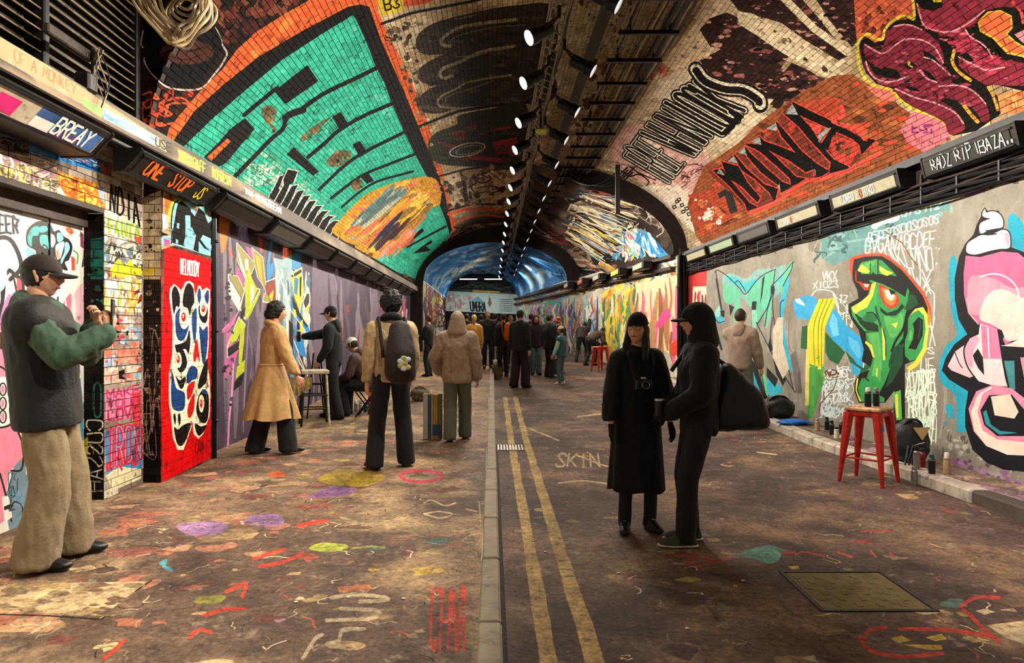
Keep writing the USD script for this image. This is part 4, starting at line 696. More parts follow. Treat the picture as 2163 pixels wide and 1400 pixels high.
fill(WP, '#141311', '750 695 850 735 770 742 722 800 714 900 742 1050 736 1110 680 1040 640 980 650 900 662 820 690 750', ZA); fill(WP, LB, '700 830 770 745 870 745 862 690 872 640 878 470 905 355 950 330 1010 372 1080 360 1150 480 1200 380 1262 440 1300 562 1340 490 1345 980 1180 935 1100 905 1000 875 860 835 760 860 745 1010 720 960', ZA); fill(WP, '#c0508a', '780 770 850 790 860 840 790 850', ZA)
for s in ('942 385 985 345 1092 440 1102 640 1032 762 1022 862 880 822 886 700 922 480', '1090 462 1140 522 1182 422 1242 472 1290 602 1335 560 1335 780 1232 732 1202 782 1292 902 1242 882 1182 802 1182 932 1120 902 1152 742 1102 642'): fill(WP, '#1b1815', s, ZA)
fill(WP, LB, '1030 510 1086 510 1092 760 1062 872 1010 842 1032 742', ZA); fill(WP, LB, '935 598 962 600 960 662 934 652', ZA); fill(WP, LB, '920 780 950 790 948 832 922 826', ZA); line(WP, '#141311', 2.5, '870 830 880 680 870 640 880 480 910 370 950 340', ZA)
tagged(None)
emit(WP, brick_cells(0, 1.14, PAVE, 3.2, .225, .075, .003), mix_base('#6b5648', '#3d2f29', 2., 8), wall_left, 'brick_paint', jit=.05, brick=1, proud=.0015, depth=.01, each=60, seed=21)
fill(WS, '#b5a184', '297 590 343 590 343 400 297 420'); fill(WS, '#2a2220', '297 700 343 740 343 610 297 600'); chips(WS, ['#c9b49a', '#14110f', '#5a4438', '#8a7260'], '297 1000 343 1000 343 420 297 420', 60, 7, 141)
fill(WS, '#181312', '297 1030 343 1030 343 860 297 860'); scrib(WS, ['#6a564c', '#8c7a6a'], '297 960 343 960 343 700 297 690', 12, 2, 142); fill(WS, '#b09a30', '300 570 330 562 330 575 300 585')
emit(WS, brick_cells(0, .17, PAVE, 3.2, .11, .075, .006), mix_base('#5a473c', '#2a211e', 2., 9), wall_left, 'brick_paint', jit=.2, brick=1, proud=.004, each=40, seed=22)
# brick pier between doors and pilaster: layers of tags
fill(WL, '#cfc2a8', '222 450 300 460 300 540 222 520'); text(WL, BK, 'NDIA', '228 440 296 478 294 420 232 392', 4.5, jit=1.5); text(WL, '#7aa03a', 'FANTA', '226 488 296 508 296 478 226 462', 4, jit=1.5); text(WL, '#a8bf4a', 'FANTA', '228 490 298 510 298 482 228 466', 1.6, jit=1.5)
scrib(WL, ['#3a3634', '#dcd6c8', '#8a8078', '#cfc4b0'], '222 560 298 570 298 508 222 495', 40, 4, 150); fill(WL, '#b5503a', '282 500 298 500 298 516 286 510'); drips(WL, ['#4a4844', '#d0cabc', '#6a7a8a', '#2a2826', '#c9bfa8'], '222 560 298 565 298 515 222 510', 40, 5, 151)
fill(WL, '#d8c832', '232 570 250 545 262 562 275 548 285 566 298 560 298 582 262 586 234 584'); fill(WL, '#e0dccc', '222 590 298 590 298 660 222 655'); drips(WL, ['#d9cf9a', '#e6e0d4', '#c9862c', '#b5c4c0', '#d8b83a', '#8a3a34'], '222 665 298 670 298 575 222 575', 60, 5, 152)
for s, c in (('238 678 250 672 252 702 240 706', '#141012'), ('254 674 268 668 270 700 256 704', '#d8cfc4'), ('270 690 296 694 294 720 272 716', '#8fb0cc'), ('222 700 240 704 240 730 222 728', '#c4484a'), ('250 712 262 712 262 728 250 726', '#171315'), ('244 735 296 735 296 768 246 764', '#d08a74'), ('222 748 246 750 246 776 222 776', '#9ab0cc'), ('250 784 262 780 264 802 250 800', '#15110f'), ('222 780 250 782 248 806 222 804', '#d49a86'), ('266 770 298 772 298 806 268 802', '#d3c4b5')): fill(WL, c, s)
chips(WL, ['#c9705c', '#d8a08a', '#14100f', '#9ab8cc', '#d8cfc0', '#b5485a'], '222 670 298 670 298 810 222 806', 70, 7, 153)
fill(WL, '#cf7a9a', '222 828 298 818 298 880 222 890'); fill(WL, '#d9484a', '276 830 298 826 298 900 280 900'); text(WL, '#c02a5a', 'MAKE', '224 842 296 832 296 812 224 824', 3); text(WL, '#c02a5a', 'YOUR', '224 862 296 854 296 838 224 846', 3); text(WL, '#b02a48', 'LOVE', '226 888 296 880 296 858 226 868', 4)
fill(WL, '#3a86c4', '222 910 298 896 298 1000 240 1030 224 1000'); fill(WL, '#dcd0a8', '222 1005 250 985 298 990 298 1010 240 1036'); text(WL, '#d22a3a', 'IRON', '226 990 298 965 298 898 226 908', 10); text(WL, '#5aa4d0', 'IRON', '226 990 298 965 298 898 226 908', 2.4); drips(WL, ['#d22a3a'], '226 1010 298 985 298 950 226 970', 10, 6, 154)
# brick band over the doors
fill(WL, '#b5a08c', '-300 300 222 420 222 460 -300 330'); scrib(WL, ['#7c6070', '#c9b8a0', '#8a7a50', '#5a4a52', '#d0c47a', '#9a6a7c'], '-60 400 125 436 125 350 -60 310', 90, 3, 155); drips(WL, ['#dcd0b8', '#8c6a78', '#c9b46a'], '-60 410 125 440 125 350 -60 310', 60, 5, 156)
fill(WL, '#d8742a', '122 362 205 388 222 410 222 446 190 440 150 425 128 412 124 390'); chips(WL, ['#e0a03a', '#c9602a', '#e6b85a', '#b5501f'], '124 366 210 392 220 440 140 420', 60, 5, 157); scrib(WL, ['#d8b84a', '#b5481f'], '130 418 200 436 200 386 130 368', 14, 2.4, 158); fill(WL, '#d8d8cc', '118 398 126 394 140 418 130 420'); fill(WL, '#8a98a8', '205 392 220 396 220 430 210 420')
fill(WL, '#2f78b5', '-40 262 118 305 235 345 232 372 120 338 -40 292'); scrib(WL, ['#8cb4d4', '#1f4f86', '#d0d8dc', '#a8605a'], '122 332 234 368 234 346 122 308', 26, 2, 159); fill(WL, '#a5605c', '212 345 236 350 234 374 210 366')
fill(WL, '#3a2f2b', '-200 240 60 300 60 330 -200 280'); scrib(WL, ['#6a5c54', '#8a7c70'], '-40 310 100 336 100 300 -40 270', 16, 1.6, 160)
cL = np.vstack([brick_cells(11.72, 12.36, PAVE, 2.6, .215, .075, .006), brick_cells(5., 12.36, 2.6, 3.35, .215, .075, .006)])
emit(WL, cL[inview(WL, cL, 400)], mix_base('#a8998a', '#7a6a60', 2.4, 10, '#c9bfa8'), wall_left, 'brick_paint', jit=.15, brick=1, proud=.005, seed=23)
fill(WJ, '#1f5a50', '192 590 222 590 222 500 192 505'); fill(WJ, '#231c1b', '178 540 192 540 192 480 178 480'); chips(WJ, ['#33504a', '#141110', '#2f6a5c'], '178 640 222 640 222 560 178 560', 20, 6, 161); text(WJ, '#d8d0bc', 'CUSSAH', '216 885 216 1040 184 1040 184 885', 3.2, jit=1); text(WJ, '#3a6a62', 'O', '196 880 216 880 216 810 196 810', 4); fill(WJ, '#c9b22c', '176 1030 186 1030 186 920 177 930')
emit(WJ, brick_cells(0, .17, PAVE, 2.56, .17, .075, .006), lambda uv: np.tile(lin('#1c1817'), (len(uv), 1)), wall_left, 'brick_paint', jit=.35, brick=1, proud=.004, each=40, seed=24)
# doors
ZD = (0, 420, 7.0)
tagged('mural_bubbles|turquoise and pink bubble lettering on the white doors')
fill(WD, '#e2ded2', '-900 300 178 460 178 1060 -900 1900'); fill(WD, '#a8d4d8', '36 470 52 480 52 700 30 690'); fill(WD, '#8a8f8c', '0 425 52 440 48 452 0 440')
text(WD, BK, 'BEER', '-18 490 40 494 38 462 -18 448', 5, jit=1.6)
for s in ('390 500 450 400 560 330 680 330 760 400 800 480 870 460 960 540 1050 640 1070 740 1020 900 960 940 1000 1060 860 1000 800 860 560 840 520 760 400 680',): fill(WD, '#161718', s, ZD, 1)
for c, s in (('#3fa8a4', '410 560 460 440 560 400 580 470 560 540 480 560 470 700 420 660'), ('#49b0ac', '580 420 680 400 700 470 600 500'), ('#4fb0ac', '600 540 700 540 720 640 760 740 640 720 590 640'), ('#d9c9cc', '730 520 800 540 820 640 770 720 740 640'), ('#7fcac8', '840 520 890 500 940 590 860 640'), ('#dfe8e4', '820 700 900 640 950 640 930 760 890 880 840 860'), ('#86cdd4', '960 650 1010 650 1030 740 960 860 910 960 900 900 950 790'), ('#c98a74', '820 800 860 740 880 860 850 900')): fill(WD, c, s, ZD, 1)
ell(WD, '#efe6d8', 1030, 465, 130, 90, 35, ZD, w=62); ell(WD, '#b5673c', 1030, 470, 70, 40, 35, ZD); fill(WD, '#c4482f', '1050 840 1110 880 1110 1060 1060 1060', ZD); line(WD, '#5a8a3a', 3, '1080 760 1150 820 1140 960', ZD); fill(WD, '#6fb0b4', '390 720 470 760 520 800 440 860 395 840', ZD, 1); line(WD, '#161718', 3, '1200 560 1250 700 1220 1000', ZD); fill(WD, '#8c3a64', '1190 480 1270 560 1260 760 1190 700', ZD)
text(WD, '#2a2420', 'ARA', '78 545 116 548 112 520 78 518', 3)
for s, w in (('-60 640 -20 520 20 505 45 560 22 590', 9), ('20 570 5 600 12 690 40 640 48 600 20 570', 7), ('-40 700 -10 590 8 600 -4 700', 8), ('22 570 48 600 52 680', 6), ('-50 760 0 720 12 760 0 800', 7), ('30 590 38 640 30 690', 4)): line(WD, '#1a1416', w, s)
for c, s in (('#a9d0e6', '-30 620 0 530 14 560 8 610'), ('#cf7ab0', '0 680 20 620 40 680 22 720'), ('#d89ac4', '-20 760 8 730 12 790 -10 800'), ('#d86a8c', '130 650 152 620 158 680 138 690'), ('#e0b0bc', '150 640 176 600 176 700 158 690'), ('#d84a5a', '36 590 46 600 42 660 36 640')): fill(WD, c, s, sm=1)
PKK = '#d9829a'
fill(WD, PKK, '-60 700 8 690 14 770 6 800 -60 800', sm=1); fill(WD, PKK, '0 900 30 880 48 940 48 985 24 992 14 1040 20 1090 -60 1120 -60 930', sm=1); fill(WD, '#e6e2da', '-60 800 22 795 28 890 0 905 -60 910'); fill(WD, '#6a8492', '30 985 54 960 178 960 178 1070 20 1120 8 1060')
for y in (822, 852, 880): ell(WD, '#1a1416', 6, y, 7, 13, 0, w=3); ell(WD, PKK, 6, y, 4, 9)
for s, w in (('-20 905 20 898 40 870 48 890', 4), ('28 890 48 940 46 990 24 994', 4), ('0 1000 16 1060 24 1100', 4), ('20 1080 30 1060 46 1068 48 1090', 3), ('-10 770 10 780 18 800', 4)): line(WD, '#1a1416', w, s)
fill(WD, '#e8e0d8', '4 1050 18 1046 26 1092 10 1104'); fill(WD, '#1a1416', '8 1070 22 1064 24 1072 9 1078'); scrib(WD, ['#24343c', '#3a7a9a'], '18 1080 46 1070 46 1000 18 1000', 10, 1.8, 162); drips(WD, ['#d8d0c4', '#3a3030', '#4a90a0', '#c0b4a4'], '52 1060 176 1040 176 600 52 600', 50, 7, 163); fill(WD, '#d9c23a', '178 1040 186 1035 186 930 178 930'); fill(WD, '#2f8a7c', '150 860 172 850 184 878 160 888', sm=1)
tagged(None)
emit(WD, grid_cells(2.5, 11.72, PAVE, 2.47, .5, .5), lambda uv: np.tile(lin('#d6d2c6'), (len(uv), 1)), door_1, 'metal_paint', plain='door_leaf')
for y in (2.4, 3.65, 5.28): obj('door_joint', box(DX - .01, DX + .006, y - .006, y + .006, PAVE, 2.45), 'black_metal', door_1)
# long purple wall
ZU = (450, 400, 3.5); tagged('mural_spikes|spiky olive, lime and blue wildstyle letters on the purple wall')
OLV, LIM, BLU, WH = '#8f874a', '#a9b524', '#1f80c4', '#e6dfc4'
fill(WU, '#c9742c', '45 200 95 190 130 215 120 300 92 440 60 475 44 300', ZU); fill(WU, '#b5603a', '108 425 130 440 152 505 130 500', ZU); fill(WU, '#c0583a', '530 400 575 380 575 490 520 510', ZU, 1); fill(WU, '#b5503a', '330 300 360 320 365 460 340 430', ZU, 1); fill(WU, '#b0568c', '180 560 250 700 230 740 170 640', ZU); fill(WU, '#b8508c', '240 420 290 440 300 520 260 480', ZU)
for s in ('60 1060 110 990 185 900 150 1000 100 1060', '130 1240 190 1100 200 1160 150 1300', '100 1060 150 1050 140 1280 105 1400 80 1380'): fill(WU, '#b5588c', s, ZU)
line(WU, '#d687b8', 4, '150 1290 140 1500 120 1700 110 1900', ZU); line(WU, '#c977ac', 2.5, '70 1040 110 1000 130 1010 190 900', ZU); fill(WU, '#3f88b8', '425 240 465 335 440 420 415 560 400 550 420 400', ZU, 1); fill(WU, '#2f86c0', '395 560 455 540 442 640 402 680', ZU); fill(WU, '#2f86c0', '585 490 655 430 650 570 585 600', ZU)
fill(WU, '#8aa8ac', '450 505 515 520 585 480 578 800 535 1000 545 1180 500 1200 505 900 468 700', ZU); drips(WU, ['#a8c0bc', '#6a8a9c', '#c0c8b8', '#4a6a80', '#b0a0b0'], pts_of('470 1300 720 1380 720 600 470 560', ZU), 60, 6, 170)
for s in ('175 395 308 545 300 580 252 690 182 530', '288 432 366 500 392 742 330 645 310 560', '113 628 182 643 232 750 192 895 120 772', '238 690 262 570 270 690 250 900', '200 880 242 700 348 740 262 900 236 960', '108 1155 192 945 238 1000 200 1115 205 1150 108 1240', '380 770 405 780 430 840 370 830', '410 790 450 740 440 840', '380 690 470 650 468 860 430 845 398 800'): line(WU, WH, 2.4, s + ' ' + ' '.join(s.split()[:2]), ZU, 0)
for c, s in ((OLV, '175 395 308 545 300 580 252 690 182 530'), (WH, '182 440 240 620 250 680 200 560'), (WH, '235 510 262 520 262 590 240 600'), (OLV, '288 432 366 500 392 742 330 645 310 560'), ('#c9a42c', '310 480 345 500 375 720 340 640'), (OLV, '113 628 182 643 232 750 210 800 130 660'), (WH, '120 660 205 800 192 895 122 772'), (LIM, '238 690 262 570 290 660 330 740 262 900 236 960'), (WH, '280 700 300 720 300 800 276 850'), (LIM, '262 900 348 742 350 770 280 920 240 980'), (LIM, '110 1150 190 950 236 1000 200 1060 175 1115'), (BK, '108 1175 196 1118 190 1182 110 1240'), (LIM, '200 1050 236 1000 228 1140 210 1290 188 1290'), (LIM, '178 1310 236 1258 232 1345 168 1400'), (BK, '160 1420 230 1350 215 1440 150 1490'), (BK, '205 900 242 870 225 950 200 960'), ('#8c3a2a', '382 710 460 668 466 860 430 840 398 800'), (LIM, '410 790 448 742 438 840'), (OLV, '378 770 404 782 426 840 372 825')): fill(WU, c, s, ZU)
for c, s in (('#d3c438', '572 625 655 578 664 640 672 760 642 905 598 785'), (BK, '572 640 652 588 656 612 592 652'), ('#2f7fb8', '600 650 632 660 622 785 600 765'), (BK, '640 650 655 640 650 800 640 780'), (WH, '690 758 716 762 718 860 682 925 660 830'), ('#2a2a22', '694 770 712 772 710 840 684 880 668 832'), ('#c9bf3a', '710 850 716 860 684 930 678 890'), (BLU, '568 850 600 870 642 950 702 1000 722 1065 680 1045 600 945'), (BK, '580 780 650 930 700 1010 690 1020 600 900'), ('#d8cf3a', '588 880 610 890 620 940 600 945'), (BLU, '600 1120 662 1098 692 1245 650 1225'), (BK, '560 960 590 1000 600 1310 568 1310'), (BLU, '600 1000 618 1010 612 1320 602 1320'), (WH, '545 780 560 790 556 1100 540 1140'), (BK, '620 960 645 980 640 1110 620 1130'), ('#d8c93a', '640 980 665 960 660 1060 645 1060'), (BK, '610 1180 650 1230 690 1330 700 1400 650 1280'), (WH, '620 1240 680 1340 684 1360 640 1290'), ('#4fa0cc', '560 1120 590 1180 600 1400 575 1500')): fill(WU, c, s, ZU)
for s in ('570 622 656 576 668 760 640 908', '450 510 540 780 560 900', '585 600 600 650', '560 870 620 960 680 1040', '600 1120 640 1240 700 1380'): line(WU, WH, 1.8, s, ZU, 0)
tagged(None)
for s, c, w in (('775 640 770 800 790 950 785 1060', '#c27a9c', 5), ('830 860 835 960 820 1060 800 1080', '#d0609c', 4), ('780 900 790 1000 820 1080 845 1020', '#d687a8', 3), ('790 1140 800 1220 830 1260 850 1180', '#cf6f98', 3)): line(WU, c, w, s, ZU)
fill(WU, '#6a5c6c', '660 560 690 540 690 760 668 760', sm=1)
below(True); drips(WU, ['#5a4c5e', '#6f6270', '#463a4c', '#7a6e7a', '#382d3d'], '466 960 880 800 880 600 466 450', 110, 9, 171, .3, .9, .012); below(True); drips(WU, ['#94485a', '#8c3a38', '#7c503c', '#7a4460'], '700 800 800 780 800 640 700 620', 34, 7, 172, .1, .5, .015); below(True); drips(WU, ['#5a4a50', '#3f343c'], '744 790 790 770 790 620 744 600', 20, 6, 173, .3, .9, .01); below(False)
chips(WU, ['#2c2430', '#1c181e', '#4a3f4c'], '466 900 474 560 490 560 492 900', 50, 4, 174); drips(WU, ['#d8d0d4', '#c9607c', '#e6dcd4', '#7a3a44', '#5a4a50'], '800 770 880 760 880 610 800 600', 70, 5, 175, .1, .5)
for q, c, n, sd in (('880 760 942 740 942 600 880 606', ['#e0d8cc', '#c9583c', '#d8a04a', '#d0c84a', '#8a3a34', '#bfd0b0', '#c9a0b8'], 120, 176), ('905 690 940 690 940 595 905 600', ['#dcd46a', '#d8cfc0', '#8a70a0', '#c98a70'], 50, 177)): drips(WU, c, q, n, 5, sd, .1, .6)
emit(WU, grid_cells(0, WU.L, PAVE - .1, 3.4, .5, .5), mix_base('#4c3e50', '#392e3d', .8, 12, '#5a5060'), wall_left, 'plaster_paint', plain='plaster')
drips(WU2, ['#e0d8cc', '#c9583c', '#d8a04a', '#d0c84a', '#8a3a34', '#bfd0b0', '#c9a0b8', '#5a4a50', '#7a9a8a'], '890 730 944 725 944 590 890 590', 170, 5, 178, .15, .7); fill(WU2, '#c9c44a', '908 640 920 624 938 630 936 642'); scrib(WU2, ['#2a2220', '#8a3a34'], '900 690 942 690 942 600 900 600', 24, 2, 179)
emit(WU2, grid_cells(0, WU2.L, PAVE, 3.6, .8, .8), mix_base('#c9c4b0', '#9a8a7c', 1.2, 13), wall_left, 'plaster_paint', plain='far_plaster')
# end face beside the side opening: hooded dark head with a flat grin
text(WF, '#8f2f1e', 'MR', '300 290 352 250 352 205 300 210', 4, jit=2); fill(WF, '#241513', '300 290 420 180 470 60 470 -80 300 -80'); chips(WF, ['#3a201b', '#120c0b', '#4a2a24'], '300 280 420 180 450 40 300 0', 50, 8, 181)
scrib(WF, ['#9c3420', '#b8462a'], '302 285 345 245 360 190 302 200', 9, 3, 182)
line(WF, '#a89a94', 3, '302 65 298 96 312 106 305 130 330 165 360 186 395 186'); fill(WF, '#0d0c0e', '304 60 316 20 420 10 450 60 440 120 400 182 360 184 326 160 306 126', sm=1); ell(WF, '#3f231d', 390, 110, 52, 26, 0); line(WF, '#0d0c0e', 3, '350 110 380 104 400 108 430 100'); line(WF, '#0d0c0e', 2, '356 118 392 126 424 116')
tt = np.linspace(np.pi, 0, 120); cx, cz = VA.curve(tt, np.full(120, 6.1)); kk = cx < -1.72
WFM = Polygon(np.vstack([[[0., 3.2]], np.c_[cx[kk] + 3.4, cz[kk]], [[1.7, 6.4], [0, 6.4]]])).buffer(0)
emit(WF, grid_cells(0, 1.7, 3.2, 6.4, .2, .2), lambda uv: np.tile(lin('#241815'), (len(uv), 1)), wall_left, 'brick_paint', plain='painted_end', mask=WFM)
# ---------------------------------------------------------------- floor: worn, sprayed, scribbled
def floor_marks(S, x0, x1, y0, y1, n, cols, seed, w=(.012, .035), L=(.12, .5)):
    r = np.random.default_rng(seed)
    for _ in range(n):
        y = y0 + (y1 - y0) * r.random() ** 1.6; p = np.array([x0 + (x1 - x0) * r.random(), y]); a = r.random() * 6.28; P = [p]; l = L[0] + (L[1] - L[0]) * r.random()
        for k in range(4): a += r.normal(0, .9); P.append(P[-1] + l / 4 * np.array([np.cos(a), np.sin(a)]))
        P = np.clip(np.array(P), [x0, y0], [x1, y1])
        lay(S, cols[int(r.integers(len(cols)))], LineString(cr(P, 3)).buffer((w[0] + (w[1] - w[0]) * r.random()) / 2, quad_segs=1), True)
def floor_blots(S, x0, x1, y0, y1, n, cols, seed, size=.14):
    r = np.random.default_rng(seed)
    for _ in range(n):
        c = np.array([x0 + (x1 - x0) * r.random(), y0 + (y1 - y0) * r.random() ** 1.5]); m = 9; th = np.arange(m) / m * 6.283; rr = size * (.2 + r.random() ** 2) * (.5 + r.random(m))
        g = Polygon(cr(c + np.c_[np.cos(th) * rr, np.sin(th) * rr * .8], 3, True)).buffer(0).intersection(shapely.box(x0, y0, x1, y1))
        if not g.is_empty: lay(S, cols[int(r.integers(len(cols)))], g, True)
WARM = ['#8f7a5c', '#a08a68', '#6e5a46', '#5a473a', '#97805a', '#b39c78', '#7c6a52']
floor_blots(FP, -3.25, -.1, .8, 16, 330, WARM + ['#6a4038', '#7a4a40'], 201, .10); floor_blots(FR, .1, 4.35, .8, 16, 330, WARM[2:5] + WARM[6:] + ['#5a403a', '#4a3a36'], 202, .10)
floor_blots(FP, -3.25, -.1, .8, 14, 110, ['#a2483c', '#8c6a84', '#7d7c3a', '#a86a4a', '#4a6a62', '#b09a4a', '#96503f'], 203, .09); floor_blots(FP, -3.25, -1.2, 3.2, 9, 120, ['#a0705c', '#8f5c50', '#a88466', '#96604c'], 207, .14); floor_blots(FR, 1.0, 4.35, 1.2, 14, 60, ['#8c3f38', '#4f6a66', '#8a7a40', '#a0704c'], 204, .07)
floor_marks(FP, -3.25, -.1, .9, 15, 900, ['#b5a07c', '#c9b48c', '#4a3a30', '#2f2622', '#8a7454', '#d0bf9c', '#a85040', '#7a6a4a'], 205, (.004, .011), (.05, .22)); floor_marks(FR, .62, 4.35, .9, 15, 700, ['#a8946f', '#bda980', '#3f322c', '#2c2421', '#85704f', '#c4b490', '#8f4238', '#5f7a74'], 206, (.004, .010), (.05, .2))
# marks that can be told apart in the photograph
for s, c in (('372 1112 400 1103 470 1103 478 1120 440 1130 400 1130', '#8f6f9a'), ('514 1100 545 1086 592 1088 596 1108 540 1110', '#8f6f9a'), ('648 1050 700 1026 750 1020 740 1044 690 1050', '#84608c'), ('670 1014 720 992 812 1002 790 1022 740 1028', '#a08a34'), ('562 1004 590 994 602 1000 598 1008', '#b5562c'), ('652 1158 680 1146 730 1150 732 1158 690 1166', '#8f9a3c')): fill(FP, c, s, sm=1)
line(FP, '#b03a54', 6, '842 1004 862 996 888 994 915 996 934 1004 922 1013 888 1017 858 1014 842 1004')
line(FP, '#b8aa8a', 3, '895 1062 912 1056 940 1068 962 1062'); line(FP, '#a89a7c', 3, '895 1085 930 1080 955 1086 930 1094 895 1085'); text(FP, '#b03a2e', 'CHAR', '905 1372 985 1372 985 1245 915 1245', 6, jit=3)
for s in ('478 1250 500 1240 520 1232 512 1260', '535 1180 560 1172 600 1160', '548 1196 600 1186 640 1168', '430 1300 470 1288 520 1284', '220 1390 250 1365 262 1352', '400 1345 420 1330 445 1335', '630 1110 660 1104 690 1100'): line(FP, '#b8402f', 8, s)
for s in ('700 1262 750 1255 815 1262 810 1268 760 1270', '690 1310 780 1306 800 1296 790 1288 720 1285', '690 1360 715 1352 725 1330 770 1328', '640 1390 665 1350 680 1340'): line(FP, '#a5977c', 8, s)
line(FP, '#4f93a8', 7, '340 1190 350 1184 346 1196 362 1203', sm=1); line(FP, '#8a8f4a', 4, '745 1158 780 1154 812 1156'); line(FP, '#9a8f6a', 4, '720 1092 780 1106 850 1092'); fill(FP, '#c9c0ac', '508 1100 516 1102 515 1108 508 1106')
for s in ('1012 1060 1016 1110', '985 1075 1008 1080'): line(FP, '#b0a070', 3, s, sm=0)
for s in ('-200 1292 100 1300 215 1308', '215 1308 260 1265 320 1226'): line(FP, '#1a120e', 3, s, sm=0)
fill(FP, '#b09a78', '-100 1240 150 1230 310 1228 220 1300 -100 1285'); chips(FP, WARM, '-60 1240 300 1230 220 1300 -60 1290', 60, 16, 210, (2., .4))
# road: yellow lines, cover, chalk
def strip(x0, x1, y0, y1, c): lay(FR, c, shapely.box(x0, y0, x1, y1), True)
rr = np.random.default_rng(211)
for x0, x1 in ((.225, .315), (.44, .535)):
    n = 60; ys = np.linspace(.9, 14.5, n); a = np.c_[x0 + rr.normal(0, .004, n), ys]; b = np.c_[x1 + rr.normal(0, .004, n), ys]; lay(FR, '#a88e5c', Polygon(np.vstack([a, b[::-1]])).buffer(0), True)
for _ in range(70):
    x = rr.choice([.225, .44]) + rr.random() * .09; y = .9 + 10 * rr.random() ** 1.5; w = .01 + .03 * rr.random(); strip(x - w, x + w, y, y + .006 + .03 * rr.random(), str(rr.choice(['#4a3a32', '#a8935f', '#6f5f44', '#5f6a66', '#a0693f'])))
line(FR, '#9a3f38', 5, '1412 1172 1470 1174 1450 1190 1480 1196'); line(FR, '#9a3f38', 5, '1490 1176 1500 1186 1545 1180'); line(FR, '#9a3f38', 4, '1580 1170 1620 1185'); fill(FR, '#4f7a74', '1560 1170 1625 1150 1650 1170 1630 1190 1590 1180', sm=1)
for s in ('1820 1352 1840 1330 1870 1325', '1815 1345 1835 1372 1900 1386 1990 1380', '1900 1328 2000 1330 2100 1345', '2030 1280 2060 1262 2110 1262', '2035 1288 2050 1300 2080 1330 2110 1355'): line(FR, '#a8382f', 8, s)
for s in ('1880 1348 1905 1342 1925 1352 1900 1358', '1955 1346 1990 1338 2000 1350 1975 1354', '1900 1360 1960 1372 1990 1372 1990 1362'): fill(FR, '#a8923a', s)
for s in ('2060 1290 2080 1285 2102 1292 2080 1298', '2110 1288 2140 1284 2150 1292', '2085 1320 2163 1310 2163 1360 2120 1345', '1930 1292 1970 1286 1985 1294 1950 1298', '1690 1390 1720 1382 1728 1400'): fill(FR, '#a8987f', s)
for s in ('1665 1196 1685 1194 1690 1202 1672 1202',): fill(FR, '#a8923a', s)
for x, s in enumerate(('1680 1170 1700 1166 1740 1174', '1820 1122 1890 1120', '1840 1164 1850 1176', '1880 1168 1890 1176', '1770 1166 1800 1176')): line(FR, '#93443a', 4, s)
for s in ('1215 960 1290 985 1300 950', '1600 955 1640 960', '1180 1020 1230 1015 1290 1022', '1340 900 1380 940', '1120 905 1180 930', '1220 880 1300 870'): line(FR, '#b09c78', 3, s)
text(FR, '#a8946f', 'SKIN', '1170 985 1270 985 1265 958 1178 958', 4)
floor_b = mix_base('#7d6856', '#5c4b41', 1.3, 20, '#988265'); road_b = mix_base('#584742', '#443735', 1.1, 21, '#766050')
def cells_f(x0, x1, y0, y1):
    return np.vstack([grid_cells(x0, x1, y0, SLOPE_Y, .4, .4), grid_cells(x0, x1, SLOPE_Y, y1, .8, .8)])
emit(FP, cells_f(-3.6, -.068, Y0, YE), floor_b, floor, 'floor_paint', plain='pavement'); emit(FR, cells_f(.04, 4.39, Y0, YE), road_b, floor, 'floor_paint', plain='road')
fill(FG, '#8a6f86', '2000 1010 2163 1040 2163 1090 2010 1030'); chips(FG, ['#9c7a8c', '#7a6a5c', '#a89478', '#6a5a60'], '1700 900 1900 930 2163 1030 2163 1080 1950 1000', 60, 10, 220, (1.5, .5))
emit(FG, cells_f(4.55, 5.02, Y0, YA), mix_base('#7d6a5e', '#5c4c44', 2., 22, '#93806c'), trim_3, 'floor_paint', plain='ledge_top')
# access covers set in the ground, and the gutter grate
def cover(S, name, s, label, col, n=9):
    uv = S.uv(pts_of(s)); c = uv.mean(0); t = thing(name, label, 'cover', (c[0], c[1], S.z0 + float(zfa(c[1]))))
    d0 = uv[1] - uv[0]; d1 = uv[3] - uv[0]
    P = lambda a, b: uv[0] + a * d0 + b * d1 - c
    def q(a0, a1, b0, b1, z0, z1):
        p = np.array([P(a0, b0), P(a1, b0), P(a1, b1), P(a0, b1)]); m = trimesh.convex.convex_hull(np.vstack([np.c_[p, np.full(4, z0)], np.c_[p, np.full(4, z1)]])); return m
    obj('plate', q(.04, .96, .05, .95, -.02, .003), col, t); obj('frame', cat(q(0, 1, 0, .04, -.02, .006), q(0, 1, .96, 1, -.02, .006), q(0, .03, .04, .96, -.02, .006), q(.97, 1, .04, .96, -.02, .006)), 'dark_metal', t)
    obj('tread', cat(*[q(.08 + .84 * i / n, .08 + .84 * (i + .5) / n, .1 + .82 * j / 6, .1 + .82 * (j + .6) / 6, 0, .0055) for i in range(n) for j in range(6) if (i + j) % 2]), col, t, kind='stuff')
mat('cover_yellow', '#6b5a30', .7, .2, bump=.004, var=.5, vscale=9, grime=.7); mat('cover_brown', '#54443a', .7, .2, bump=.003, var=.4, grime=.5)
cover(FR, 'access_cover', '1735 1292 1985 1292 1860 1207 1645 1207', 'square access cover edged in worn yellow paint in the road', 'cover_yellow')
gr = thing('gutter_grate', 'small iron drain grate in the gutter beside the kerb', 'grate', (.13, 9.2, .0)); obj('frame', cat(box(-.07, .3, -.22, -.19, -.02, .008), box(-.07, .3, .19, .22, -.02, .008)), 'dark_metal', gr)
for i in range(9): obj('bar', box(-.06 + i * .04, -.04 + i * .04, -.2, .2, -.02, .009), 'truss_metal', gr)
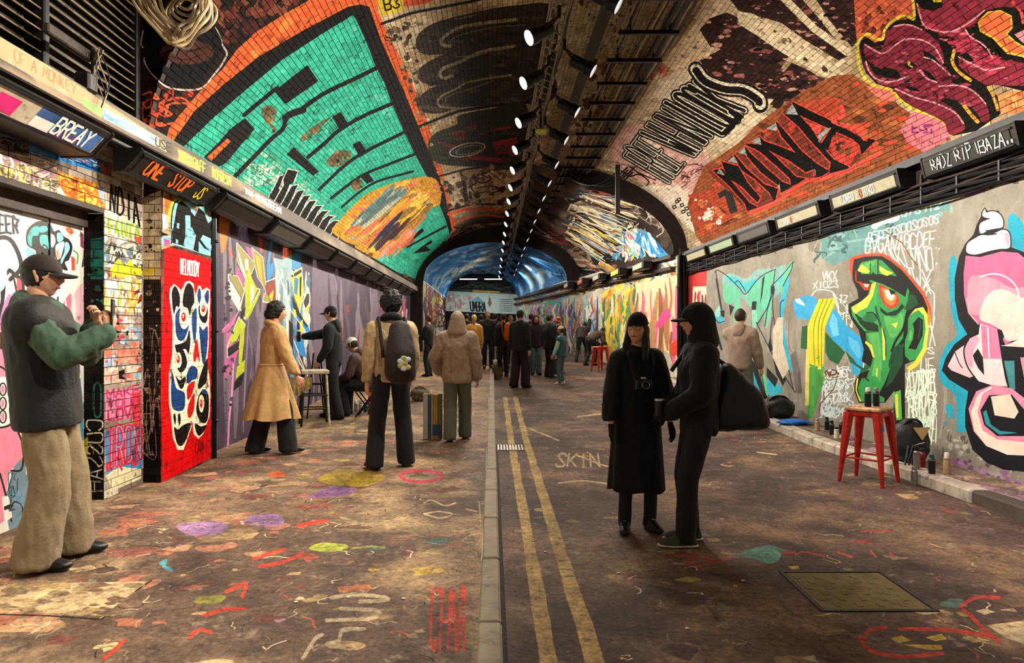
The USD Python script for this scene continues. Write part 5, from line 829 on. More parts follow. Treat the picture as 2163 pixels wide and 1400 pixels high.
# ---------------------------------------------------------------- lamps on the truss
def spot(path, p, d, power, cone=84., soft=1.0):
    L = UsdLux.SphereLight.Define(stage, path); L.CreateRadiusAttr(.05); L.CreateIntensityAttr(float(power)); L.CreateColorAttr(Gf.Vec3f(*LAMP_COLOR))
    s = UsdLux.ShapingAPI.Apply(L.GetPrim()); s.CreateShapingConeAngleAttr(cone); s.CreateShapingConeSoftnessAttr(soft)
    z = -np.asarray(d, float); z /= np.linalg.norm(z); x = np.cross([0, 0, 1.], z); x /= np.linalg.norm(x); y = np.cross(z, x)
    m = Gf.Matrix4d(*x, 0, *y, 0, *z, 0, *map(float, p), 1); L.AddTransformOp().Set(m)
def frame_of(d):
    z = np.asarray(d, float); z /= np.linalg.norm(z); x = np.cross([0, 0, 1.], z); x /= np.linalg.norm(x); y = np.cross(z, x); T = np.eye(4); T[:3, 0], T[:3, 1], T[:3, 2] = x, y, z; return T
ORD = 'first second third fourth fifth sixth seventh eighth ninth tenth eleventh twelfth thirteenth fourteenth fifteenth sixteenth seventeenth eighteenth nineteenth'.split()
def lamp(i, side, y):
    x, z = TRUSS_X + (.10 if side > 0 else -.04), TRUSS_Z - .10 + float(zfa(y)) * 0
    p = np.array([x, y, z]); d = (np.array([-.72, -.05, -.62]) if y < 6.3 else np.array([-.75, -.28, -.44])) if side < 0 else np.array([.82, -.14, -.50]); d /= np.linalg.norm(d)
    where = ('left' if side < 0 else 'right')
    vis = 7 <= y
    t = thing('spotlight', f'{ORD[i]} black spotlight from the near end of the truss, aimed at the {where} wall', 'spotlight', p, group=f'spotlights aimed at the {where} wall')
    T = frame_of(d); T[:3, 3] = d * .04 + [side * .06, 0, -.10]
    b = lathe([(0, -.02), (.055, -.02), (.068, 0), (.070, .16), (.086, .18), (.086, .27), (.078, .27), (.074, .2), (0, .2)], 20); b.apply_transform(T); obj('housing', b, 'black_metal', t)
    k = lathe([(0, 0), (.072, 0), (.072, .012), (0, .014)], 18); k.apply_translation([0, 0, .235]); k.apply_transform(T); obj('lens', k, 'lens_glow', t)
    q = T[:3, 3]; obj('yoke', cat(cyl([0, 0, .02], q + T[:3, 2] * .08 + [0, .09, 0], .012), cyl([0, 0, .02], q + T[:3, 2] * .08 + [0, -.09, 0], .012), cyl([0, 0, .0], [0, 0, .12], .02)), 'black_metal', t)
    aim = d if side < 0 else d
    spot(str(t.GetPath()) + '/beam', T[:3, 3] + T[:3, 2] * .34, aim, LAMP_POWER * (1.4 if y < 6.3 else 1. if y < 26 else .3), 52. if y < 6.3 else 78., .8 if y < 6.3 else 1.)
for i, y in enumerate(LAMPS_LEFT): lamp(i, -1, y)
for i, y in enumerate(LAMPS_RIGHT): lamp(i, 1, y)

for k, x in enumerate((-1.35, .05)):
    t = thing('strip_light', f'cool white strip light at the far end of the tunnel, {("left", "right")[k]} of the truss', 'light', (x, 38.6, 4.55)); mat('cool_glow', '#ffffff', .3, emit='#d6e8ff', estr=14.)
    obj('tube', rbox(-.5, .5, -.06, .06, -.03, .0), 'cool_glow', t); obj('housing', rbox(-.52, .52, -.08, .08, .001, .06), 'dark_metal', t); obj('rod', cyl((0, 0, .06), (0, 0, .3), .012), 'dark_metal', t)
    L = UsdLux.RectLight.Define(stage, str(t.GetPath()) + '/glow'); L.CreateWidthAttr(1.0); L.CreateHeightAttr(.12); L.CreateIntensityAttr(110.); L.CreateColorAttr(Gf.Vec3f(.82, .92, 1.)); L.AddTranslateOp().Set(Gf.Vec3d(0, 0, -.04))
# ---------------------------------------------------------------- cornices, lamp boxes, truss, trays
WB = Wall((-2.94, Y0), (-2.94, YB), -1)
fill(WB, '#a08c68', '-200 -60 300 268 352 300 352 322 300 292 -200 10'); fill(WB, '#7f9a5a', '174 206 216 228 216 250 174 222'); fill(WB, '#a8c4d8', '218 226 330 288 330 310 218 250'); scrib(WB, ['#5f8fb8', '#dfe6e8'], '222 248 330 306 330 290 222 232', 26, 2.4, 301)
text(WB, '#8a7048', 'OF A MONKEY', '30 128 162 200 162 180 30 104', 3, jit=1); text(WB, BK, 'USE', '328 306 362 322 362 304 328 290', 2.6); text(WB, '#cfc832', 'SUDSGRAFF', '376 336 434 366 434 346 376 316', 2.6, jit=.8); text(WB, '#cfc832', 'DOFRESH', '448 372 488 394 488 376 448 354', 2.6, jit=.6); text(WB, '#e0d8c8', 'WAN-MATHOBBEAN', '518 408 594 452 594 438 518 396', 2.2, jit=.4)
emit(WB, grid_cells(0, WB.L, 3.15, 3.33, .8, .18), mix_base('#6f6250', '#4a3d32', 1.5, 31, '#8f7d60'), trim_1, 'plaster_paint', plain='painted_band')
obj('cornice', prism_y([(-3.4, 3.14), (-2.95, 3.14), (-2.942, 3.15), (-2.945, 3.335), (-2.99, 3.36), (-3.4, 3.36)], Y0, YB), 'dirty_beam', trim_1)
for k, (x, z, r) in enumerate(((-3.03, 3.10, .022), (-3.1, 3.11, .018), (-3.02, 3.335, .012))): obj('pipe', cyl((x, Y0, z), (x, YB, z), r), 'cable' if k < 2 else 'truss_metal', trim_1)
obj('angle', box(4.84, 5.1, Y0, YA, 3.52, 3.56), 'dirty_beam', trim_2); obj('lip', box(4.83, 4.86, Y0, YA, 3.48, 3.575), 'dark_metal', trim_2); obj('backing', box(4.965, 5.1, Y0, YA, 3.02, 3.52), 'dirty_beam', trim_2)
rg = np.random.default_rng(310)
for k in range(9):
    ys = np.linspace(2., YA, 70); z0 = 3.05 + .03 * k; sag = .03 * np.abs(np.sin(ys * 1.9 + k)) + .02 * meshkit.fbm(np.c_[ys * 2, np.full(70, k), np.zeros(70)])
    obj('cable', tube(np.c_[4.94 - .012 * (k % 4) + .01 * np.sin(ys * 3 + k), ys, z0 - sag], .011 + .005 * (k % 3), 6), ('cable', 'dark_metal', 'cable', 'dirty_beam')[k % 4], trim_2)
for k in range(26): y = 2.4 + .6 * k; obj('clip', box(4.9, 4.97, y - .012, y + .012, 3.03, 3.36), 'dark_metal', trim_2)
for k in range(4): obj('cable', tube(np.c_[np.full(30, 4.86 - .02 * k) - np.linspace(0, 3.2, 30) * .16, np.linspace(YA, YA + 20, 30), 3.15 + .06 * k + .03 * np.sin(np.linspace(0, 40, 30))], .02, 6), 'cable', trim_2)
mat('diffuser', '#a8a284', .4, var=.35, vscale=9, grime=.5); mat('diffuser_green', '#93a886', .4, var=.35, vscale=9, grime=.5); mat('diffuser_grey', '#4c4a42', .4, var=.4, vscale=9, grime=.5); mat('paint_blue', '#3c5f94', .5, var=.6, vscale=5, grime=.4); mat('paint_white', '#e4e0d6', .55, var=.2); mat('paint_orange', '#e0641e', .5, var=.3); mat('paint_red', '#b03a30', .5); mat('paint_yellow', '#d8c432', .5); mat('paint_black', '#141214', .5); mat('paint_mint', '#b8d8c0', .5); mat('paint_magenta', '#c8266c', .5); mat('box_black', '#1c1917', .45, .3, var=.5, grime=.5); mat('paint_violet', '#5a3a68', .5, var=.5); mat('paint_cream', '#b9ab94', .5, var=.4, vscale=4, grime=.5)
def lamp_box(side, y0, y1, label, face, cap='box_black'):
    bx = -3.075 if 5.2 < y0 < 7.5 else -3.23
    if side < 0: P = [(bx, 3.06), (-2.86, 3.06), (-2.85, 3.04), (-3.0, 2.88), (bx, 2.88)]; A, B, N = np.array([-2.853, 3.035]), np.array([-2.998, 2.882]), np.array([.73, -.69])
    else: P = [(4.975, 3.48), (4.75, 3.48), (4.745, 3.46), (4.79, 3.27), (4.975, 3.25)]; A, B, N = np.array([4.747, 3.45]), np.array([4.788, 3.275]), np.array([-.974, -.226])
    t = thing('lamp_box', label, 'lamp box', (0, 0, 0), group='lamp boxes along the left cornice' if side < 0 else 'lamp boxes along the right cornice')
    obj('body', prism_y(P, y0, y1), 'box_black', t, smooth=False)
    for y in (y0, y1): obj('end_cap', prism_y([tuple(np.mean(P, 0) + (np.array(p) - np.mean(P, 0)) * 1.06) for p in P], y - .012, y + .012), cap, t, smooth=False)
    q = [A + (B - A) * .12, A + (B - A) * .9]; pr = [tuple(q[0] - N * .004), tuple(q[0] + N * .006), tuple(q[1] + N * .006), tuple(q[1] - N * .004)]
    obj('diffuser', prism_y(pr, y0 + .07, y1 - .07), face, t, smooth=False)
    pr2 = lambda f: [tuple(A + (B - A) * f[0] + N * .001), tuple(A + (B - A) * f[0] + N * .014), tuple(A + (B - A) * f[1] + N * .014), tuple(A + (B - A) * f[1] + N * .001)]
    for f in ((.03, .11), (.91, .99)): obj('trim_strip', prism_y(pr2(f), y0 + .04, y1 - .04), 'dark_metal', t, smooth=False)
    u = np.array([0, 1., 0]) if side < 0 else np.array([0, -1., 0]); o = B + N * .0095; v = np.array([(A - B)[0], 0, (A - B)[1]])
    return t, lambda s, y, h, m, w=.02, lift=.2, jit=.002: letters('lettering', s, (o[0] + (A - B)[0] * lift, y, o[1] + (A - B)[1] * lift), u, v, h, w, m, t, jit)
t, L = lamp_box(-1, 3.2, 5.12, 'cream lamp box tagged BREAY in white on blue, nearest on the left cornice', 'paint_cream')
A2, B2, N2 = np.array([-2.853, 3.035]), np.array([-2.998, 2.882]), np.array([.73, -.69]); pt = lambda f, n: tuple(A2 + (B2 - A2) * f + N2 * n)
for nm, f0, f1, y0, y1, m in (('blue_fade', .14, .88, 4.36, 5.04, 'paint_blue'), ('pink_arrow', .3, .86, 4.02, 4.2, 'paint_magenta'), ('white_patch', .5, .88, 4.36, 4.55, 'paint_white'), ('violet_patch', .6, .88, 4.6, 4.85, 'paint_violet')): e = .001 * (nm in ('white_patch', 'violet_patch')); obj(nm, prism_y([pt(f0, .0062 + e), pt(f0, .0070 + e), pt(f1, .0070 + e), pt(f1, .0062 + e)], y0, y1), m, t, smooth=False)
L('BREAY', 4.55, .13, 'paint_white', .018); L('VZA', 3.5, .16, 'paint_black', .03)
t, L = lamp_box(-1, 5.55, 7.1, 'black lamp box scrawled ONE STOP in orange on the left cornice', 'box_black'); L('ONE', 5.75, .15, 'paint_orange', .022); L('STOP', 6.2, .15, 'paint_orange', .024); L('JS', 6.72, .14, 'paint_yellow', .018)
names = 'first second third fourth fifth sixth seventh eighth ninth tenth'.split()
for k in range(10): lamp_box(-1, 7.32 + 1.77 * k, 8.85 + 1.77 * k, f'plain dark lamp box on the left cornice, {names[k]} beyond the orange scrawl', 'box_black' if k != 1 else 'diffuser_grey')
t, L = lamp_box(1, 6.2, 7.55, 'dark lamp box sprayed RADZ RIP iBAZA in white on the right cornice', 'box_black'); L('RADZ', 7.4, .13, 'paint_white', .012, jit=.009); L('RIP', 7.02, .14, 'paint_white', .012, jit=.009); L('IBAZA', 6.74, .13, 'paint_white', .012, jit=.009); L('.', 6.33, .13, 'paint_white', .02); L('.', 6.28, .13, 'paint_white', .02)
t, L = lamp_box(1, 8.0, 9.6, 'pale grey lamp box with cream and red letters over the green face mural', 'diffuser'); L('ILOVEO', 9.35, .1, 'paint_white', .016); L('O', 8.85, .1, 'paint_red', .02); L('HIKO', 8.75, .1, 'paint_white', .016)
t, L = lamp_box(1, 9.95, 11.45, 'pale grey lamp box with small white tag, left of the cream-lettered one', 'diffuser'); L('LOHEN', 11.2, .08, 'paint_white', .014); L('O', 10.9, .08, 'paint_red', .014)
for k, f in enumerate(('diffuser_grey', 'diffuser_green', 'diffuser')): lamp_box(1, 11.75 + 1.75 * k, 13.25 + 1.75 * k, ('dull unlit grey lamp box on the right cornice', 'mint green lamp box on the right cornice', 'cream lamp box at the dark arch on the right cornice')[k], f)
for k in range(5):
    y = YA + 1.2 + 2.0 * k; x = 4.8 - .146 * (y + 1.4 - YA); t = thing('lamp_box', f'small far lamp box on the bending right cornice, {names[k]} past the arch', 'lamp box', (0, 0, 0), group='lamp boxes along the far right cornice')
    obj('body', rbox(x - .3, x - .02, y, y + 1.4, 3.3, 3.52, .03), 'box_black', t); obj('diffuser', box(x - .31, x - .295, y + .08, y + 1.3, 3.34, 3.48), ('diffuser_green', 'paint_yellow', 'diffuser', 'paint_red', 'diffuser')[k], t)
# down pipes
def pipe_thing(name, label, x, y, z0, z1, rs):
    t = thing(name, label, 'pipe', (x, y, z0))
    for k, r in enumerate(rs): obj('pipe', cyl((k * .11, 0, 0), (k * .11, 0, z1 - z0), r), 'black_metal', t); obj('bracket', cat(*[rbox(k * .11 - r - .015, k * .11 + r + .015, -.02, .05, h, h + .03) for h in (.4, 1.4, 2.4)]), 'dark_metal', t, kind='stuff')
pipe_thing('down_pipe', 'black drain pipe between the red panel and the purple wall', -3.13, 7.6, PAVE, 3.12, (.055,)); pipe_thing('down_pipe', 'pair of dark pipes at the arch beside the small red panel', 4.74, 17.25, zf(17.25), 3.5, (.06, .05))
for k in range(2): obj('beam', prism_y([(0, 3.48 - .3 * k), (.22, 3.48 - .3 * k), (.22, 3.56 - .3 * k), (0, 3.56 - .3 * k)], 0, 23.6).apply_transform(trimesh.transformations.translation_matrix([4.62 - .0 * k, YA + .2, 0]) @ trimesh.transformations.rotation_matrix(math.atan(.144), [0, 0, 1])), 'dirty_beam', trim_2, smooth=False)
obj('conduit', rbox(1.37, 1.53, Y0, 16.5, 5.64, 5.69), 'black_metal', tag(thing('flat_conduit', 'straight flat black conduit running along the vault crown', 'conduit'), None))
# truss: three chords and a zigzag
tr = thing('lighting_truss', 'long tan lattice truss carrying the spotlights under the vault', 'truss', (TRUSS_X, 0, TRUSS_Z))
C3 = [np.array([-.10, 0, .16]), np.array([.10, 0, .16]), np.array([.02, 0, .34])]
for c in C3: obj('chord', cyl(c + [0, .5, 0], c + [0, 38., 0], .024), 'truss_metal', tr)
lat = []
for k in range(150):
    y = .5 + k * .25
    for a, b in ((0, 1), (1, 2), (2, 0)): lat.append(cyl(C3[a] + [0, y, 0], C3[b] + [0, y + .25, 0], .008, 5))
obj('lattice', cat(*lat), 'truss_metal', tr, kind='stuff')
for k in range(20): y = 1. + 2 * k; obj('hanger', cyl((.02, y, .34), (.02, y, 1.0 if y < 27 else .5), .012), 'black_metal', tr)
obj('feed_cable', tube([(.12 + .01 * math.sin(y * 4), y, .14 + .025 * math.sin(y * 2.1)) for y in np.arange(1, 36, .25)], .014, 6), 'cable', tr)
al = thing('smoke_detector', 'round yellow-green ceiling detector hanging by the truss', 'detector', (.78, 11.0, 4.78)); b = lathe([(0, -.03), (.05, -.025), (.085, 0), (.09, .03), (.05, .05), (0, .05)], 20); mat('yellow_green', '#c4c45a', .4); obj('body', b, 'yellow_green', al); obj('stem', cyl((0, 0, .05), (0, 0, .5), .015), 'black_metal', al)
# brackets and cables right of the crown
for k in range(16):
    y = 8.1 + .93 * k; t = thing('cable_bracket', None, 'bracket', (2.05, y, 5.52), group='black brackets carrying cables under the vault'); tag(t, f'{ORD[k]} black steel cable bracket from the near end, right of the truss')
    obj('arm', cat(rbox(-.38, .42, -.02, .02, -.02, .02, .004), rbox(-.38, .42, -.035, -.02, -.02, .03, .004)), 'black_metal', t); obj('hanger_rod', cyl((-.22, 0, .02), (-.22, 0, .32), .012), 'black_metal', t); obj('hanger_rod', cyl((.3, 0, .02), (.3, 0, .25), .012), 'black_metal', t)
cb = thing('cable_run', 'bundle of dark cables running along the brackets under the vault', 'cables', (2.05, 0, 5.56))
for k, (dx, r, m) in enumerate(((-.3, .014, 'truss_metal'), (-.26, .012, 'cable'), (-.2, .016, 'truss_metal'), (-.02, .012, 'cable'), (.05, .014, 'cable_pale'), (.1, .012, 'cable'), (.24, .045, 'cable'), (.33, .03, 'cable'), (.38, .022, 'truss_metal'), (.42, .02, 'cable'))):
    ys = np.arange(4, 23, .31); obj('cable', tube(np.c_[dx + .012 * np.sin(ys * 1.3 + k), ys, .0 + r + .012 * np.sin(ys * 2 + k * 2)], r, 6), m, cb)
hb = thing('hanging_cables', 'ragged loop of black cables drooping at the arch', 'cables', (2.5, 16.6, 5.2))
for k in range(8): a = np.linspace(0, 1, 14); obj('cable', tube(np.c_[-.4 + a * (1. + .1 * k) - .2, a * .5 * (k % 3 - 1), .1 + .05 * k - .55 * np.sin(a * np.pi) * (.4 + .1 * k)], .022, 5), 'cable', hb)
obj('strap', rbox(.1, .2, -2.2, -2.15, -1.15, -.1), 'cable', hb)
# louvres above the doors
lv = thing('louvre_panel', 'tall bank of dark metal louvres above the left cornice', 'louvres', (-3.2, 4.2, 3.36))
mat('slat_metal', '#8a7a60', .5, .3, var=.35, grime=.6)
for k in range(29): z = .04 + .076 * k; b = rbox(-.036, .036, -2.2, 1.84, -.006, .006, .003); b.apply_transform(trimesh.transformations.rotation_matrix(math.radians(32), [0, 1, 0])); b.apply_translation([0, 0, z]); obj('slat', b, 'slat_metal', lv)
for y in (-1.2, .62, 1.87): obj('upright', rbox(-.1, .055, y - .03, y + .03, 0, 2.25), 'paint_black', lv)
obj('back_plate', box(-.16, -.12, -2.2, 1.9, 0, 2.25), 'paint_black', lv)
jb = thing('junction_box', 'broken black box with loose wires on the beam below the louvres', 'box', (-2.98, 5.0, 3.34)); obj('box', rbox(-.06, .06, -.06, .06, -.02, .12, .015), 'box_black', jb); obj('arm', rbox(-.05, .0, -.42, .1, .24, .31), 'dirty_beam', jb); obj('post', rbox(.0, .035, .05, .085, -.1, .34), 'dirty_beam', jb)
for k in range(6): a = np.linspace(0, 1, 8); obj('wire', tube(np.c_[.03 + .015 * k + .02 * np.sin(a * 5 + k), .06 + .03 * np.sin(a * 6 + k), .33 - a * (.30 + .03 * k)], .005, 5), ('cable_pale', 'cable')[k % 2], jb)
# bundle of hoses hanging in front of the vault
co = thing('hose_coil', 'thick bundle of pale hoses looped down in front of the vault, top left', 'hose', (-2.42, 5.0, 3.9))
def hp(px, py): return np.array([(px - VX) / F * 5.0 + 2.42, 0, EYE + (VY - py) / F * 5.0 - 3.9])
for k in range(8):
    o = k * 4.5; P = cr([hp(255 + o * 1.5, -60), hp(285 + o * 1.3, 8 + 0 * o), hp(330 + o * .9, 62 - o * .6), hp(362 + .3 * o, 93 - o), hp(392 - .4 * o, 74 - o), hp(425 - .7 * o, 40 - .6 * o), hp(438 - o, -5), hp(430 - o, -70)], 5); P[:, 1] = .04 * ((k * 7) % 5) + .02 * np.sin(np.arange(len(P)) * .7 + k); obj('loop', tube(P, .0125, 7), ('cable_pale', 'cable_pale', 'truss_metal')[k % 3], co)
for k in range(5): a = np.linspace(0, 6.283, 26); c = hp(378, -8); obj('coil_ring', tube(np.c_[c[0] + (.045 + .028 * k) * np.cos(a) * 1.25, .12 + .02 * k + .01 * np.sin(3 * a), c[2] - .01 * k + (.035 + .028 * k) * np.sin(a)], .012, 7), ('cable_pale', 'truss_metal')[k % 2], co)
# ---------------------------------------------------------------- things on the ground
mat('red_metal', '#b8281f', .4, .3, var=.5, vscale=14, grime=.55, gscale=14, glo=.58); mat('seat_paint', '#b98f6a', .5, var=.9, vscale=12, grime=.5); mat('can_grey', '#8d8a84', .35, .5); mat('can_dark', '#22282a', .3, .5); mat('can_white', '#d8d4c8', .35); mat('can_orange', '#e2521c', .4); mat('can_red', '#8c2420', .35, .3); mat('can_green', '#1f5040', .35, .3); mat('can_tan', '#a3866a', .4)
mat('nylon_black', '#0c0c0e', .55, bump=.004, bscale=30, var=.4, sheen=.1); mat('nylon_blue', '#1763c4', .45, bump=.004, bscale=24, var=.35); mat('nylon_tan', '#b79a62', .6, var=.3); mat('camo', '#6e6145', .8, bump=.003, var=1., vscale=26); mat('wood_pale', '#c4bda4', .6, var=.5, vscale=12, grime=.4); mat('wood_dark', '#17130f', .5, var=.4); mat('cloth_straw', '#b3a066', .8, bump=.003, var=.5, vscale=24)
mat('board_grey', '#a89f94', .6, var=.3); mat('board_yellow', '#a8822c', .6, var=.4); mat('board_blue', '#2b4a60', .6, var=.4); mat('board_green', '#596048', .6, var=.5); mat('bin_bag', '#8d8577', .5, bump=.004, var=.5)
def ground(S, px, py): uv = S.uv(np.array([[px, py]]))[0]; return uv[0], uv[1], S.z0 + float(zfa(uv[1]))
def spray_can(label, x, y, z, m, cap, h=.19, group=None):
    t = thing('spray_can', label, 'spray can', (x, y, z), group=group); k = h / .19
    b = lathe([(0, 0), (.029, 0), (.032, .004), (.032, .138), (.030, .144), (.024, .152), (.02, .156), (0, .156)], 18); b.apply_scale([1, 1, k]); obj('can', b, m, t)
    c = lathe([(0, .150), (.023, .150), (.0235, .18), (.018, .19), (0, .19)], 16); c.apply_scale([1, 1, k]); obj('cap', c, cap, t); r = lathe([(.0322, .130), (.0335, .134), (.0322, .138)], 18); r.apply_scale([1, 1, k]); obj('rim', r, 'truss_metal', t)
    return t
def sheet_stool(name, label, x, y, z, rz, h, w, foot, m, seat):
    t = thing(name, label, 'stool', (x, y, z), rz)
    s = lathe([(0, h - .02), (w * .62, h - .02), (w * .66, h - .008), (w * .64, h), (w * .2, h - .004), (0, h - .004)], 4); s.apply_transform(trimesh.transformations.rotation_matrix(math.pi / 4, [0, 0, 1])); sm = rbox(-w / 2, w / 2, -w / 2, w / 2, h - .05, h, .018); obj('seat', sm, seat, t)
    obj('skirt', rbox(-w / 2 + .015, w / 2 - .015, -w / 2 + .015, w / 2 - .015, h - .10, h - .045, .01), m, t)
    for sx, sy in ((-1, -1), (1, -1), (1, 1), (-1, 1)):
        a, b = np.array([sx * (w / 2 - .04), sy * (w / 2 - .04), h - .06]), np.array([sx * foot, sy * foot, 0.0])
        def ring(p, r): th = np.arange(8) / 8 * 6.283 + .39; return np.c_[p[0] + r * np.cos(th), p[1] + r * np.sin(th), np.full(8, p[2])]
        obj('leg', trimesh.convex.convex_hull(np.vstack([ring(a, .052), ring(b, .017)])), m, t)
    q = .33 * h; f = foot + (w / 2 - .04 - foot) * .33 - .004; P = [np.array([sx * f, sy * f, q]) for sx, sy in ((-1, -1), (1, -1), (1, 1), (-1, 1))]
    for k in range(4): obj('footrest', cyl(P[k], P[(k + 1) % 4], .010, 8), m, t)
    return t
sx, sy = 3.93, 7.12
st = sheet_stool('bar_stool', 'red sheet-metal bar stool with splashed seat in front of the green face', sx, sy, 0, 40, .79, .36, .21, 'red_metal', 'seat_paint')
obj('paint_patch', trimesh.convex.convex_hull(np.array([(-.185, -.19, .62), (-.13, -.195, .62), (-.185, -.195, .56), (-.135, -.2, .56), (-.17, -.205, .59)])), 'paint_blue', st)
spray_can('dark spray can standing on the red stool, the left one of two', sx - .04, sy - .06, .79, 'can_dark', 'can_white', .2); spray_can('squat dark spray can on the red stool, the right one of two', sx + .09, sy + .02, .79, 'can_dark', 'can_grey', .19)
for px, py, m, c, lab, h in ((1726, 910, 'can_tan', 'can_grey', 'tan spray can standing alone on the ledge left of the red stool', .18), (1747, 908, 'can_dark', 'can_dark', 'black spray can behind the white one on the ledge', .19), (1757, 918, 'can_dark', 'can_dark', 'black spray can beside the white one on the ledge', .2), (1767, 926, 'can_white', 'can_dark', 'white spray can with black cap on the ledge left of the stool', .16), (1777, 915, 'can_dark', 'can_grey', 'dark spray can with grey cap just left of the stool leg', .18)):
    x, y, z = ground(FG, px, py); spray_can(lab, x, y, z, m, c, h)
for x, y, z, m, c, lab, h in ((4.47, 7.18, LEDGE, 'can_grey', 'can_dark', 'grey spray can with dark cap at the ledge corner right of the stool', .24), (4.32, 6.98, 0, 'can_grey', 'can_grey', 'short grey spray can standing on the road against the ledge', .19), (4.48, 6.95, LEDGE, 'can_dark', 'can_green', 'dark green spray can on the ledge below the ice cream mural', .2), (4.62, 6.93, LEDGE, 'can_tan', 'can_white', 'spray can with white cap nearest the ice cream mural', .22), (4.6, 7.3, LEDGE, 'can_red', 'can_dark', 'dark red spray can behind the others by the black backpack', .2)): spray_can(lab, x, y, z, m, c, h)
for k, (px, py, m, c, lab) in enumerate(((712, 872, 'can_white', 'can_dark', 'white spray can at the left end of the row by the purple wall'), (722, 870, 'can_dark', 'can_white', 'black spray can with white cap in the row by the purple wall'), (733, 871, 'can_white', 'can_white', 'all-white spray can in the row by the purple wall'), (752, 869, 'can_grey', 'can_white', 'grey spray can in the row by the purple wall'), (762, 872, 'can_white', 'can_grey', 'white spray can with grey cap in the row'), (772, 870, 'can_green', 'can_white', 'green spray can in the row by the purple wall'), (781, 874, 'can_red', 'can_white', 'dark red spray can with white cap in the row'), (794, 873, 'can_dark', 'can_red', 'dark spray can with red cap at the right end of the row'))):
    x, y, z = ground(FP, px, py); spray_can(lab, x, y, z, m, c, .18)
x, y, z = ground(FP, 785, 862); t = thing('paint_canister', 'big orange paint canister behind the spray cans', 'canister', (x, y, z)); obj('body', lathe([(0, 0), (.06, 0), (.065, .01), (.06, .24), (.045, .3), (.03, .31), (0, .31)], 20), 'can_orange', t); obj('lid', lathe([(0, .31), (.032, .31), (.03, .35), (0, .35)], 16), 'can_white', t)
def lump(seed, rx, ry, rz, amp=.25, sub=3, freq=2.2, flat=.25):
    m = trimesh.creation.icosphere(sub); v = m.vertices; n = meshkit.fbm(v * freq + seed * 3.7, 3, seed)
    v = v * (1 + amp * (n - .5) * 2)[:, None]; v = v * [rx, ry, rz]; v[:, 2] = np.maximum(v[:, 2], -rz * (1 - flat)) + rz * (1 - flat); m.vertices = v; return m
def bag(name, label, catg, x, y, z, r, m, seed, strap=True, extra=None, rz=0, amp=.25):
    t = thing(name, label, catg, (x, y, z), rz); obj('body', lump(seed, *r, amp), m, t, smooth=True)
    if strap: a = np.linspace(0, np.pi, 14); obj('strap', tube(np.c_[np.cos(a) * r[0] * .55, -.3 * r[1] - .02 * np.sin(a), r[2] * (1.35 + .42 * np.sin(a))], .014, 6), m, t)
    return t
bag('duffel_bag', 'shiny black duffel bag on the ledge right of the turquoise letters', 'bag', 4.64, 11.1, LEDGE + zf(11.1), (.27, .19, .2), 'nylon_black', 401); bag('rucksack', 'smaller black rucksack slumped left of the duffel bag', 'bag', 4.56, 11.75, LEDGE + zf(11.75), (.22, .16, .19), 'nylon_black', 402)
bag('jacket_bundle', 'crumpled bright blue jacket on the ledge below the black bags', 'jacket', 4.6, 10.4, LEDGE + zf(10.4), (.24, .13, .05), 'nylon_blue', 403, False); bag('plastic_bag', 'bright blue plastic bag hanging beside the person in grey', 'bag', 4.17, 10.78, .0 + zf(10.78), (.12, .09, .2), 'nylon_blue', 404)
t = bag('backpack', 'black backpack with tan triangular panel leaning on the wall behind the stool', 'backpack', 4.66, 7.62, LEDGE, (.2, .17, .27), 'nylon_black', 405, amp=.18); obj('panel', trimesh.convex.convex_hull(np.array([(-.06, -.17, .40), (.15, -.14, .40), (.03, -.19, .26), (-.05, -.155, .39), (.14, -.12, .39), (.03, -.16, .27)])), 'nylon_tan', t); obj('stripe', trimesh.convex.convex_hull(np.array([(-.08, -.175, .2), (.06, -.19, .235), (.05, -.185, .245), (-.05, -.16, .2)])), 'can_white', t)
for k in range(3): obj('strap', tube(np.array([(-.1 + .05 * k, -.15, .2), (-.16 + .03 * k, -.2, .05), (-.22 + .06 * k, -.26, -.05), (-.2 + .05 * k, -.27, -.11)]), .011, 6), 'nylon_black', t)
x, y, z = ground(FP, 888, 846); bag('holdall', 'camouflage holdall on the pavement behind the backpacker', 'bag', x, y, z, (.19, .14, .15), 'camo', 406)
x, y, z = ground(FP, 915, 928); t = thing('painted_board', 'narrow striped painted board standing by the walker in the puffer jacket', 'board', (x, y, z), 8)
for k, (a, b, m) in enumerate(((-.13, -.07, 'board_grey'), (-.07, -.03, 'board_blue'), (-.03, .0, 'board_grey'), (.0, .06, 'board_yellow'), (.06, .12, 'board_green'))): obj('plank', rbox(a + .001, b - .001, -.04, .04, 0.01, .60 - .01 * (k % 2), .006), m, t)
obj('blue_patch', rbox(-.01, .11, -.046, -.04, .06, .2, .002), 'board_blue', t)
x, y, z = ground(FP, 664, 897); t = thing('high_stool', 'tall black stool with pale top draped with straw cloth by the purple wall', 'stool', (x, y, z), 20)
obj('seat', rbox(-.2, .2, -.17, .17, .76, .82, .012), 'wood_pale', t)
for a, b in ((-1, -1), (1, -1), (1, 1), (-1, 1)): obj('leg', cyl((a * .16, b * .13, .77), (a * .2, b * .17, 0), .018, 8), 'wood_pale' if (a, b) == (1, -1) else 'wood_dark', t)
for z0, zz in ((.25, .25), (.45, .45)): obj('rung', cyl((-.185, -.155, z0), (.185, -.155, zz), .012, 8), 'wood_dark', t); obj('rung', cyl((-.185, .155, z0), (.185, .155, zz), .012, 8), 'wood_dark', t)
cl = tag(thing('draped_cloth', 'straw-coloured cloth hanging from the tall black stool', 'cloth', (x - .13, y - .17, z)), None)
